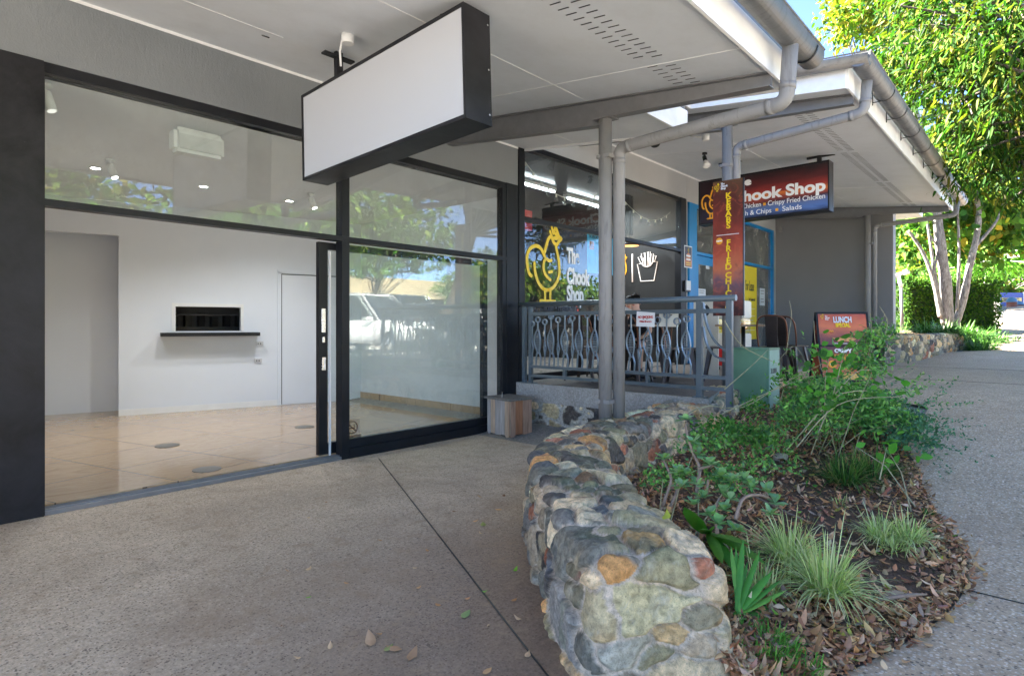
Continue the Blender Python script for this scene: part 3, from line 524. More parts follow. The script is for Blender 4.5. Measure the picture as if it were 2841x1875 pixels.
def gutter(e, x0, x1, yc, zc, r=.1, brs=(), capx=None):
    def ring(b, xa, xb, rr):
        n_ = 14; prof = [(math.cos(a) * rr, math.sin(a) * rr) for a in [math.pi + math.pi * i / n_ for i in range(n_ + 1)]] + [(rr, .035)]; prof = [(-rr, .03)] + prof
        A = [b.bm.verts.new((xa, yc + p[0], zc + p[1])) for p in prof]; B = [b.bm.verts.new((xb, yc + p[0], zc + p[1])) for p in prof]
        for i in range(len(prof) - 1): f_ = b.bm.faces.new((A[i], A[i + 1], B[i + 1], B[i])); f_.smooth = True
        return A, B
    b = MB(); A, B = ring(b, x0, x1, r); b.bm.faces.new(A); b.bm.faces.new(B[::-1]); b.tube([(x0, yc - r, zc + .035), (x1, yc - r, zc + .035)], .009, 8); g = b.build('gutter', 'galv', e)
    for x in brs:
        b = MB(); pts = [(x, yc + math.cos(a) * (r + .006), zc + math.sin(a) * (r + .006)) for a in [math.pi + math.pi * i / 12 for i in range(13)]]; b.strip(pts, .022, .004, (1, 0, 0)); b.tube([(x, yc + r + .02, zc - r + .0), (x, yc + .03, zc - r - .0)], .005, 6); b.tube([(x, yc + r + .02, zc - r - .03), (x, yc + r + .02, zc + .02)], .006, 6); b.build('gutter_bracket', 'black2', e)
    return g
Y1 = 1.60
poly1 = [(-5, WY), (6.08, WY), (6.08, 2.96), (5.12, 2.96), (5.12, Y1), (-5, Y1)]
c1 = canopy('near_canopy', 'lower grey soffit canopy over the empty shop with white fascia and big gutter', 3.738, poly1, Y1, [((-5, Y1), (5.14, Y1)), ((5.12, Y1), (5.12, 2.96)), ((5.12, 2.96), (6.1, 2.96)), ((6.08, 2.96), (6.08, WY))], (2, 3, 3.4))
gutter(c1, -5, 5.20, Y1 - .165, 3.515, .095, (5.0, 3.0, 1.2))
slots(c1, 1.7, 4.66, 2.37, 3.738, .085)
b = MB(); joint(b, (4.2, WY), (4.2, Y1), 3.738); joint(b, (-5, 3.3), (4.75, 3.3), 3.738); joint(b, (-5, 4.55), (2.3, 4.55), 3.738, .003); joint(b, (4.85, 4.4), (6.0, 4.4), 3.738, .004); b.build('sheet_joint', 'fascia', c1)
def beam(e, x, z0w, ypole, xw=.10, h1=.235, h2=.165, he=.10, yend=Y1 + .0):
    b = MB(); top = lambda y: sof(y, z0w) - .004
    prof = [(WY, top(WY)), (yend, top(yend)), (yend, top(yend) - he), (ypole + .02, top(ypole) - h2), (ypole + .06, top(ypole) - h1), (WY, top(WY) - h1)]
    b.prism([(x - .006, y, z) for y, z in prof], (.012, 0, 0))
    for (ya, yb, hh0, hh1) in ((WY, ypole + .06, h1, h1), (ypole + .02, yend, h2, he)):
        b.prism([(x - xw / 2, ya, top(ya) - hh0), (x + xw / 2, ya, top(ya) - hh0), (x + xw / 2, yb, top(yb) - hh1), (x - xw / 2, yb, top(yb) - hh1)], (0, 0, -.010))
    b.prism([(x - xw / 2, WY, top(WY)), (x + xw / 2, WY, top(WY)), (x + xw / 2, yend, top(yend)), (x - xw / 2, yend, top(yend))], (0, 0, -.010)); b.build('steel_beam', 'steel', e)
beam(c1, 4.76, 3.738, 3.1)
# far canopy
Z2 = 4.31
poly2 = [(6.12, WY), (16.1, WY), (16.1, Y1), (7.02, Y1), (7.02, 3.35), (6.12, 3.35)]
c2 = canopy('far_canopy', 'higher grey soffit canopy over the takeaway with long bracketed gutter', Z2, poly2, Y1, [((7.02, Y1), (16.1, Y1)), ((7.02, 3.35), (7.02, Y1)), ((6.12, 3.35), (7.02, 3.35))], (11, 3, 4.1))
gutter(c2, 6.86, 16.4, Y1 - .155, 4.085, .10, (8.1, 8.9, 9.9, 10.9, 11.9, 12.9, 13.9, 14.9, 15.6))
b = MB()                                   # return gutter along the near end of the far roof
n_ = 12
prof = [(math.cos(a) * .095, math.sin(a) * .095) for a in [math.pi + math.pi * i / n_ for i in range(n_ + 1)]]
A = [b.bm.verts.new((6.90 + p[0], 1.36, 4.085 + p[1])) for p in prof]; B = [b.bm.verts.new((6.90 + p[0], 3.3, 4.28 + p[1])) for p in prof]
for i in range(n_): f_ = b.bm.faces.new((A[i], A[i + 1], B[i + 1], B[i])); f_.smooth = True
b.bm.faces.new(A); b.tube([(6.805, 1.36, 4.10), (6.805, 3.3, 4.28)], .009, 8); b.strip([(6.90 + p[0] * 1.06, 2.15, 4.145 + p[1] * 1.06) for p in prof], .02, .004, (0, 1, 0)); b.build('end_gutter', 'galv', c2)
slots(c2, 7.55, 15.4, 2.37, Z2, .085)
b = MB(); joint(b, (6.2, 3.3 + .35), (15.4, 3.3 + .0), Z2); joint(b, (9.2, WY), (9.2, 3.2), Z2, .004); joint(b, (13.0, WY), (13.0, Y1), Z2, .004); b.build('sheet_joint', 'fascia', c2)
beam(c2, 7.33, Z2, 3.0); beam(c2, 15.55, Z2, 3.1)
b = MB(); b.box((16.4, 2.3, 3.98), (17.4, 2.9, 4.12)); b.build('stub_fascia', 'fascia', c2)
# steel posts with downpipes
def post(label, x, y, ztop, zb, r=.0625):
    e = thing('steel_post', label, 'post', (x, y, zb), group='round grey canopy posts')
    b = MB(); b.cyl((x, y, zb), (x, y, ztop - .01), r, 28); b.build('shaft', 'pole', e)
    b = MB(); b.box((x - .08, y - .1, ztop - .01), (x + .08, y + .1, ztop), bev=.002); b.build('cap_plate', 'steel', e); return e
def bendpts(P, rad=.09, n=5):
    out = [P[0]]
    for i in range(1, len(P) - 1):
        a, c, d = P[i - 1], P[i], P[i + 1]; u = (a - c).normalized(); v = (d - c).normalized(); p, q = c + u * rad, c + v * rad
        for k in range(n + 1): t_ = k / n; out.append(p * (1 - t_) ** 2 + c * 2 * t_ * (1 - t_) + q * t_ ** 2)
    return out + [P[-1]]
def downpipe(label, P, r, clips, mat='pole'):
    P = [Vector(p) for p in P]; e = thing('downpipe', label, 'downpipe', P[-1], group='grey round downpipes')
    b = MB(); b.tube(bendpts(P), r, 24); b.build('pipe', mat, e)
    for i in range(1, len(P) - 1):
        for q in (P[i - 1], P[i + 1]):
            d = (q - P[i]).normalized(); c = P[i] + d * .10; b = MB(); b.cyl(c, c + d * .045, r + .004, 24); b.build('pipe_collar', mat, e)
    for z in clips: p = P[-1]; b = MB(); b.box((p.x - .14, p.y + r * .3, z), (p.x + .02, p.y + .16, z + .035)); b.build('pipe_clip', 'pole', e)
ax_, ay_ = 4.76, 3.12
post('round grey canopy post rising behind the stone wall, nearest the camera', ax_, ay_, 3.30, .42)
downpipe('thick downpipe dropping from the near gutter down beside the nearest post', [(4.69, 1.44, 3.45), (4.69, 1.47, 3.02), (4.84, 3.02, 3.02), (4.84, 3.02, .42)], .056, (.62, 2.92))
post('round grey canopy post behind the kebabs banner', 7.33, 3.0, 3.86, .55)
downpipe('downpipe from the far canopy corner running behind the kebabs banner', [(7.35, 1.47, 4.02), (7.35, 1.50, 3.66), (7.405, 2.92, 3.58), (7.405, 2.92, .55)], .053, (.9, 3.33))
post('round grey canopy post against the dark rendered wall', 15.53, 3.1, 3.87, .6)
downpipe('slim downpipe at the far canopy end, against the dark wall', [(15.72, 1.47, 4.0), (15.72, 1.5, 3.70), (15.62, 2.98, 3.62), (15.62, 2.98, .6)], .05, (3.2,))
# ================================================================ TAKEAWAY SHOP
ts = thing('takeaway_shop', 'takeaway shop with dark glass front, yellow hen window lettering and black inside wall', 'shop', (8.5, 8, .6))
b = MB(); b.box((5.98, WY + .0, 3.825), (10.93, WY + .2, 5.2)); b.build('rendered_band', 'band2', ts)
b = MB(); b.box((6.12, WY - .006, 4.275), (15.4, WY - .001, 4.305)); b.build('cornice_trim', 'fascia', ts)
f = MB(); f.box((5.972, WY - .02, .6), (6.09, WY + .12, 3.82)); f.box((6.09, WY, 3.755), (10.7, WY + .1, 3.824)); f.box((6.09, WY - .01, 2.775), (10.7, WY + .09, 2.83)); f.box((10.7, WY - .01, .6), (10.93, WY + .12, 3.824)); f.box((8.1, WY, .6), (8.18, WY + .09, 2.774)); f.box((8.1, WY, 2.831), (8.18, WY + .09, 3.754)); f.box((6.09, WY, .6), (8.1, WY + .08, .68)); f.build('window_frame', M['black2'], ts)
for a, c, m_ in (((6.091, 2.831), (8.099, 3.754), 'glass'), ((8.181, 2.831), (10.699, 3.754), 'glass'), ((6.091, .681), (8.099, 2.774), 'glass')):
    g = MB(); g.box((a[0], WY + .04, a[1]), (c[0], WY + .046, c[1])); g.build('window_pane', m_, ts)
b = MB(); b.quad((6.06, WY + .1, 3.9), (11, WY + .1, 3.9), (11, 12, 3.9), (6.06, 12, 3.9)); b.build('ceiling', 'dkceil', ts)
b = MB(); b.box((6.0, WY + .12, .5), (11, 12, .605)); b.build('shop_floor', plain('takeaway_floor', (.22, .19, .17), .3), ts)
b = MB(); b.box((10.97, WY + .12, .6), (11.04, 12, 3.9)); b.box((6.061, WY + .15, .6), (6.1, 12, 3.9)); b.box((6.1, 11, .6), (10.97, 11.1, 3.9)); b.build('interior_wall', 'dkwall', ts)
b = MB(); b.box((5.98, WY + .22, 5.2), (16.0, 16, 5.35)); b.box((5.98, 12.1, 0), (16.0, 12.2, 5.2)); b.build('roof_slab', 'steel', ts)
b = MB(); b.box((5.98, 7.0, 5.36), (15.9, 15, 8.0)); b.build('shade_block', 'band2', ts)  # unseen block added here too, shading the ground in front
b = MB(); b.box((6.6, 8.6, .605), (9.6, 9.3, 1.65)); b.box((6.55, 8.55, 1.65), (9.65, 9.35, 1.70)); b.build('counter', 'tint', ts)
b = MB(); b.box((6.30, 6.3, 2.9), (7.45, 6.36, 3.22)); b.build('menu_board', 'red', ts)
# wall art on the black inside wall (x = 10.97)
X_ = 10.965
def artx(px, py): return onX(px, py, X_ - .008)
z5 = lambda x, y: (1400 + x / 3.137, 400 + y / 3.137)
cream = emis('cream_line', (.95, .72, .55), .045)  # faint glow put into the drawn lines
b = MB()
def line(pts, r=.011, closed=False):
    b.tube([artx(*z5(*p)) for p in pts], r, 6, closed=closed)
line([(1155, 1045), (1185, 1193), (1300, 1187), (1330, 1022), (1290, 1022), (1270, 1055), (1240, 1068), (1210, 1060), (1190, 1038)], closed=True)
for q in (((1160, 985), (1185, 975), (1205, 1040), (1190, 1045)), ((1190, 955), (1215, 948), (1222, 1060), (1205, 1050)), ((1222, 945), (1245, 940), (1245, 1065), (1228, 1062)), ((1250, 937), (1268, 935), (1262, 1060), (1248, 1065)), ((1275, 955), (1295, 952), (1285, 1040), (1268, 1052)), ((1300, 968), (1320, 972), (1305, 1020), (1290, 1020)), ((1210, 990), (1225, 990), (1230, 1060), (1220, 1060)), ((1255, 990), (1272, 990), (1270, 1050), (1258, 1055))): line(q, .008, closed=True)
b.build('fries_drawing', cream, ts)
b = MB(); b.tube([artx(*z5(1112, 955)), artx(*z5(1112, 1200))], .014, 8); b.build('divider_line', cream, ts)
# the hen emblem as a set of strokes in unit square coordinates (x right, y up)
HEN = [([(.02, .42), (.0, .55), (.06, .66), (.2, .72), (.33, .70), (.42, .62), (.44, .60)], .035), ([(.02, .42), (.05, .36), (.10, .33)], .035),
       ([(.18, .50), (.19, .40), (.25, .28), (.36, .19), (.5, .16), (.65, .2), (.77, .3), (.82, .42), (.80, .58), (.74, .72), (.73, .76)], .035),
       ([(.42, .64), (.47, .74), (.53, .84), (.60, .88)], .035), ([(.60, .56), (.54, .55), (.46, .57), (.41, .52), (.40, .44), (.44, .37), (.52, .32), (.57, .30)], .032), ([(.54, .40), (.61, .41)], .03),
       ([(.60, .88), (.66, .80), (.74, .78), (.80, .83), (.86, .87), (.80, .89), (.74, .97), (.70, 1.0), (.66, .93)], .036), ([(.60, .88), (.56, .94)], .03), ([(.64, .92), (.60, 1.0)], .03), ([(.66, .86), (.76, .87), (.70, .92)], .036),
       ([(.42, .17), (.42, .03), (.34, .02)], .03), ([(.56, .17), (.56, .03), (.64, .02)], .03), ([(.30, .015), (.68, .015)], .03)]
def hen(parent, mat, org, right, up, w_, h_, name='hen_emblem', th=.5):
    o_, r_, u_ = Vector(org), Vector(right).normalized(), Vector(up).normalized(); n_ = r_.cross(u_); b = MB()
    for si, (pts, wd) in enumerate(HEN):
        P_ = [o_ + r_ * (x * w_) + u_ * (y * h_) + n_ * (si * .0016 * min(1, h_ * 2)) for x, y in pts]
        Q = []                       # smooth the stroke
        for i in range(len(P_) - 1):
            a0, a1, a2, a3 = P_[max(i - 1, 0)], P_[i], P_[i + 1], P_[min(i + 2, len(P_) - 1)]
            for k in range(4):
                t_ = k / 4; Q.append(.5 * ((2 * a1) + (a2 - a0) * t_ + (2 * a0 - 5 * a1 + 4 * a2 - a3) * t_ ** 2 + (3 * a1 - a0 - 3 * a2 + a3) * t_ ** 3))
        Q.append(P_[-1]); b.strip(Q, .002, wd * h_ * 1.35, n_)
        for e_ in (Q[0], Q[-1]): b.lathe(e_ - n_ * .0005, [(wd * h_ * .675, 0), (wd * h_ * .675, .0018 * min(1, h_ * 2))], 12, n_)
    return b.build(name, mat, parent)
o1 = artx(*z5(955, 1200)); o2 = artx(*z5(955, 965)); hen(ts, 'ora', (X_ - .01, o1.y, o1.z), (0, -1, 0), (0, 0, 1), .36, o2.z - o1.z, 'hen_drawing')
# window lettering on the left pane: big yellow hen, white words, dark line of words
wy = WY + .034
o1 = onY(1462, 836, wy); o2 = onY(1505, 632, wy); wd = onY(1570, 700, wy).x - o1.x
hen(ts, 'yel', (o1.x, wy, o1.z), (1, 0, 0), (0, 0, 1), wd, onY(1548, 640, wy).z - o1.z + .03, 'hen_decal')
for wtx, ya, yb in (('The', 690, 728), ('Chook', 746, 786), ('Shop', 795, 836)):
    p, q = onY(1573, ya, wy), onY(1573, yb, wy); text(wtx, (p.z - q.z) * 1.55, 'wtxt', ts, (p.x, wy, q.z), B_NY, 'LEFT', .62, .012)
p = onY(1476, 862, wy); text('BQ Chicken • Fresh Salads', .16, 'dtxt', ts, (p.x, wy, p.z), B_NY, 'LEFT', .62, .002)
# poster on the window
p, q = onY(1629, 640, WY + .052), onY(1700, 756, WY + .052)
e = thing('window_poster', 'blue menu poster with a burger taped inside the takeaway window', 'poster', (p.x, WY + .05, q.z)); 
b = MB(); b.box((p.x, WY + .05, q.z - .05), (q.x, WY + .054, p.z)); b.build('sheet', plain('poster_blue', (.04, .33, .55), .4, var=.35, scale=5), e)
b = MB(); cx_ = p.x + .12
for k, (rr, hh, m_) in enumerate(((.06, .0, 'tint'), (.065, .035, 'red'), (.062, .07, 'green'), (.058, .10, 'tint'))): b.box((cx_ - rr, WY + .0475, q.z + .32 + hh), (cx_ + rr, WY + .0495, q.z + .35 + hh))
b.build('burger_picture', plain('burger_print', (.45, .2, .08), .5, var=.5, scale=40), e); text('TROPICAL', .07, 'dtxt', e, (cx_ + .04, WY + .048, q.z + .5), B_NY, xs=.8)

# small poster and card holder on the frame between the shops
p, q = onY(1898, 680, WY - .012), onY(1919.5, 745, WY - .012)
e = thing('menu_poster', 'small black menu poster with orange food picture on the frame beside the blue door', 'poster', (p.x, WY - .014, q.z)); b = MB(); b.box((p.x, WY - .016, q.z), (q.x, WY - .0125, p.z)); b.build('white_border', 'wht', e)
b = MB(); b.box((p.x + .02, WY - .019, q.z + .02), (q.x - .02, WY - .0165, p.z - .02)); b.build('sheet', firem('poster_print', [(0.2, (.05, .02, .01)), (.45, (.5, .16, .04)), (.6, (.02, .015, .015)), (1, (.015, .012, .012))], p.z - .6, p.z, 12.0, .3, 6).m, e)
hen(e, 'yel', ((p.x + q.x) / 2 - .03, WY - .022, p.z - .13), (1, 0, 0), (0, 0, 1), .06, .09); b = MB(); xm = (p.x + q.x) / 2
for k in range(2): b.box((xm - .09, WY - .022, p.z - .215 - k * .07), (xm + .09, WY - .0195, p.z - .18 - k * .07))
b.build('white_words', 'wtxt', e); b = MB()
for k in range(2): b.box((xm - .1, WY - .022, q.z + .05 + k * .04), (xm + .1, WY - .0195, q.z + .068 + k * .04))
b.build('yellow_words', 'yel', e); b = MB(); b.lathe((xm, WY - .0195, q.z + .21), [(.085, 0), (.085, .002)], 20, (0, -1, 0)); b.build('food_picture', plain('poster_food', (.6, .22, .08), .5, var=.6, scale=30), e)
p, q = onY(1896, 778, WY - .012), onY(1911, 810, WY - .012)
e = thing('card_holder', 'small clear card holder with black and white card on the frame beside the blue door', 'card holder', (p.x, WY - .03, q.z)); b = MB(); b.box((p.x, WY - .05, q.z), (q.x, WY - .012, p.z), bev=.004); b.build('box', 'blk', e); b = MB(); b.box((p.x + .05, WY - .054, q.z + .03), (q.x, WY - .051, p.z)); b.build('card', 'wht', e)
# fluorescent battens, festoon strings, pendant lamp inside
for px, py, lab in ((1478, 512, 'left fluorescent batten on the takeaway ceiling'), (1620, 558, 'right fluorescent batten on the takeaway ceiling')):
    c = onZ(px, py, 3.86); e = thing('fluorescent_batten', lab, 'light fitting', c, group='fluorescent battens in the takeaway')
    b = MB(); b.box((c.x - .62, c.y - .06, 3.84), (c.x + .62, c.y + .06, 3.9), bev=.006); b.build('housing', 'wht', e)
    b = MB(); b.cyl((c.x - .58, c.y - .03, 3.818), (c.x + .58, c.y - .03, 3.818), .02, 14); b.build('tube', emis('tube_glow', (.85, .95, 1), 1.2), e)
    l = bpy.data.lights.new('batten_lamp', 'AREA'); l.shape = 'RECTANGLE'; l.size = 1.1; l.size_y = .08; l.energy = 7; l.color = (.85, .94, 1); lo = bpy.data.objects.new('batten_lamp', l); sc.collection.objects.link(lo); lo.parent = e; lo.location = (0, -.03, -.07)
def festoon(label, pts, n, yv):
    P_ = [onY(x, y, yv) for x, y in pts]; e = thing('festoon_lights', label, 'string lights', P_[len(P_) // 2], group='festoon bulb strings in the takeaway window')
    def at(t_):
        k = t_ * (len(P_) - 1); i = min(int(k), len(P_) - 2); f = k - i; a0, a1, a2, a3 = P_[max(i - 1, 0)], P_[i], P_[i + 1], P_[min(i + 2, len(P_) - 1)]
        return .5 * ((2 * a1) + (a2 - a0) * f + (2 * a0 - 5 * a1 + 4 * a2 - a3) * f * f + (3 * a1 - a0 - 3 * a2 + a3) * f ** 3)
    b = MB(); b.tube([at(i / 40) for i in range(41)], .004, 6); b.build('cable', 'ivory', e)
    for i in range(n):
        c = at((i + .5) / n); b = MB(); b.lathe(c, [(.012, 0), (.014, -.045), (.01, -.05)], 12); bo = b.build('socket', 'ivory', e)
        b = MB(); b.lathe(c, [(.01, -.05), (.028, -.075), (.032, -.095), (.022, -.118), (.002, -.125)], 14); b.build('bulb', glassm('bulb_glass', 1.7, (.9, .92, .92), .12), e)
festoon('string of clear bulbs sagging in the takeaway window above the hen', [(z5(160, 130)), (z5(300, 310)), (z5(450, 435)), (z5(620, 485)), (z5(810, 435))], 9, WY + .35)
festoon('string of clear bulbs sagging in the clerestory pane right of the post', [z5(960, 395), z5(1090, 545), z5(1220, 645), z5(1340, 655), z5(1430, 605), z5(1510, 520)], 10, WY + .35)
c = onY(1748, 678, 6.1); 
e = thing('pendant_lamp', 'black pendant lamp with glowing warm inside hanging in the takeaway', 'lamp', c)
b = MB(); b.lathe((c.x, 6.1, c.z), [(.19, -.03), (.175, .02), (.12, .085), (.06, .11), (.02, .13), (.018, .14)], 32); b.build('lamp_shade', 'blk', e)
b = MB(); b.lathe((c.x, 6.1, c.z), [(.17, -.028), (.17, -.032)], 32); b.build('diffuser', emis('pendant_glow', (1, .40, .10), .16), e); b = MB(); b.cyl((c.x, 6.1, c.z + .14), (c.x, 6.1, 3.9), .005, 8); b.build('cord', 'blk', e)
# ================================================================ BLUE FRAMED SHOP
bs_ = thing('blue_framed_shop', 'closed shop with bright blue door and window frames and grey glass', 'shop', (13.5, 8, .6))
b = MB(); b.box((10.94, WY, 3.79), (16.05, WY + .2, 5.2)); b.build('rendered_band', 'band2', bs_)
f = MB()
for a, c in (((11.06, .6), (11.40, 3.789)), ((11.4, 3.72), (15.78, 3.789)), ((15.78, .6), (15.90, 3.789)), ((11.4, 2.78), (15.78, 2.84)), ((12.95, .6), (13.07, 2.779)), ((12.95, 2.841), (13.07, 3.719))): f.box((a[0], WY - .01, a[1]), (c[0], WY + .09, c[1]))
f.build('window_frame', 'blue', bs_)
b = MB(); b.box((15.9, WY - .001, .6), (16.06, WY + .1, 3.789)); b.box((10.931, WY + .03, .6), (11.06, WY + .1, 3.789)); b.build('side_strip', 'band2', bs_)
b = MB(); b.box((11.41, WY + .02, .62), (11.53, WY + .07, 2.77)); b.box((12.82, WY + .02, .62), (12.94, WY + .07, 2.77)); b.box((11.53, WY + .02, 2.6), (12.82, WY + .07, 2.77)); b.box((11.53, WY + .02, .62), (12.82, WY + .07, .8)); d_ = b.build('door', 'blue', bs_)
b = MB(); b.box((11.53, WY + .04, .8), (12.82, WY + .046, 2.6)); b.build('door_glass', 'glassdark', bs_)
for a, c in (((11.4, 2.841), (12.949, 3.719)), ((13.071, 2.841), (15.779, 3.719)), ((13.071, .62), (15.779, 2.779))):
    g = MB(); g.box((a[0], WY + .04, a[1]), (c[0], WY + .046, c[1])); g.build('window_pane', 'glassdark', bs_)
b = MB(); b.box((11.05, 7.5, .6), (16.0, 7.6, 3.9)); b.box((15.95, WY + .1, .6), (16.05, 7.6, 3.9)); b.build('interior_wall', plain('blue_shop_wall', (.42, .43, .43), .6), bs_)
b = MB(); b.quad((11.05, WY + .1, 3.85), (16, WY + .1, 3.85), (16, 7.6, 3.85), (11.05, 7.6, 3.85)); b.build('ceiling', 'iceil', bs_)
b = MB(); b.box((11.05, WY + .1, .5), (16.0, 7.6, .603)); b.build('shop_floor', 'slabtop', bs_)
b = MB(); b.box((15.86, WY + .14, .603), (15.94, WY + .2, 2.77)); b.build('inner_post', 'black2', bs_)
c = onY(2105, 655, 6.2); e = thing('alarm_box', 'small cream alarm sensor inside the upper blue framed pane', 'sensor', c); b = MB(); b.box((c.x - .06, 6.17, c.z - .1), (c.x + .05, 6.23, c.z + .08), bev=.015); b.build('casing', 'ivory', e); b = MB(); b.box((c.x + .055, 6.16, c.z - .08), (c.x + .09, 6.2, c.z + .06), bev=.01); b.build('lens', 'wht', e)
# yellow lease poster and papers
p, q = onY(1990, 738, WY + .03), onY(2103, 885, WY + .03)
e = thing('lease_poster', 'tall yellow For Lease poster on the blue framed window', 'poster', (p.x, WY + .03, .75)); b = MB(); b.box((onY(1985, 740, WY).x, WY + .03, 1.02), (onY(2103, 740, WY).x, WY + .035, 2.76)); b.build('sheet', 'yposter', e)
xr = onY(2103, 740, WY).x; zl = onY(2085, 806, WY).z
text('For Lease', .34, 'dtxt', e, (xr - .16 - .02, WY + .027, zl), B_NY, 'RIGHT', .42)
text('For Commercial', .10, 'dtxt', e, (xr - .12, WY + .027, zl - .24), B_NY, 'RIGHT', .6)
b = MB()
for k, ww_ in enumerate((.3, .35, .8, .3, .5)): b.box((xr - 1.05, WY + .0265, zl - .38 - k * .17), (xr - 1.05 + ww_, WY + .029, zl - .355 - k * .17))
b.build('faint_lines', 'ivory', e)
b = MB()
for k in range(4): b.box((xr - 1.0, WY + .026, zl - .44 - k * .17), (xr - .12, WY + .029, zl - .43 - k * .17))
b.build('rule_line', 'wtxt', e); text('husband', .09, 'dtxt', e, (xr - .5, WY + .027, zl - 1.05), B_NY, xs=.7); text('Cadamy', .11, 'dtxt', e, (xr - .5, WY + .027, zl - 1.3), B_NY, xs=.7)
for (pa, pb, lab, tx) in (((2108, 799), (2122, 848), 'narrow white notice taped to the window right of the yellow poster', 'WE HAVE MOVED'), ((1936, 800), (1958, 838), 'white paper notice taped low on the blue door', 'NOTICE'), ((1959, 733), (1968, 747), 'small white sticker high on the blue door glass', 'OPEN')):
    p, q = onY(*pa, WY + .03), onY(*pb, WY + .03); e = thing('paper_notice', lab, 'notice', (p.x, WY + .03, q.z)); b = MB(); b.box((p.x, WY + .03, q.z), (q.x, WY + .033, p.z)); b.build('sheet', 'paper', e)
    hN = p.z - q.z; wN = q.x - p.x; b = MB()
    for k in range(5):
        if k != 2: b.box((p.x + wN * .18, WY + .027, p.z - hN * (.17 + .16 * k)), (q.x - wN * (.18 + .08 * (k % 2)), WY + .0295, p.z - hN * (.13 + .16 * k)))
    b.build('printed_lines', 'steel', e)
# dark rendered wing wall
dw = thing('dark_wing_wall', 'dark grey rendered wing wall closing the end of the terrace', 'wall', (16.06, 4, .5)); b = MB(); b.box((16.06, 2.72, .3), (16.36, WY + .2, 4.25)); b.build('rendered_face', 'darkwall', dw); b = MB(); b.box((16.056, 2.69, .3), (16.364, 2.719, 4.25)); b.build('lit_end_face', 'pole', dw)  # paler end panel paints in the light on the wall's end
p = onX(2162, 635, 16.05); b = MB(); b.box((16.0, p.y - .09, p.z - .09), (16.055, p.y + .0, p.z + .06)); tag(b.build('wall_bracket', 'pole'), 'small grey metal bracket high on the dark wing wall', 'bracket')
# ================================================================ STONE WALLS (stones are real relief: nearest-seed cells raised above the mortar)
STONES = [(.46, .40, .29), (.22, .20, .165), (.085, .085, .09), (.58, .51, .38), (.46, .28, .13), (.27, .27, .19), (.60, .55, .43), (.13, .14, .135), (.10, .11, .125), (.17, .18, .19), (.24, .26, .25), (.30, .14, .10), (.34, .30, .24), (.48, .38, .23), (.11, .11, .115), (.20, .20, .16), (.38, .36, .26)]
def smooth(P, n):
    P = [np.array(p, float) for p in P]; L = [0]
    for i in range(1, len(P)): L.append(L[-1] + np.linalg.norm(P[i] - P[i - 1]))
    out = []
    for s in np.linspace(0, L[-1], n):
        i = min(max(np.searchsorted(L, s) - 1, 0), len(P) - 2); f = (s - L[i]) / (L[i + 1] - L[i]); a0, a1, a2, a3 = P[max(i - 1, 0)], P[i], P[i + 1], P[min(i + 2, len(P) - 1)]
        out.append(.5 * ((2 * a1) + (a2 - a0) * f + (2 * a0 - 5 * a1 + 4 * a2 - a3) * f * f + (3 * a1 - a0 - 3 * a2 + a3) * f ** 3))
    return np.array(out), L[-1]
def vnoise(P, sc_, seed):
    r = np.random.default_rng(seed); out = np.zeros(len(P))
    for k in range(5):
        d = unit(r.normal(size=(1, 3)))[0]; d2 = unit(r.normal(size=(1, 3)))[0]; ph = r.uniform(0, 6.3, 2); f = sc_ * (1.0 + .55 * k)
        out += np.sin(P @ d * f + ph[0] + 1.3 * np.sin(P @ d2 * f * .8 + ph[1])) / (1 + .4 * k)
    return out / 2.5
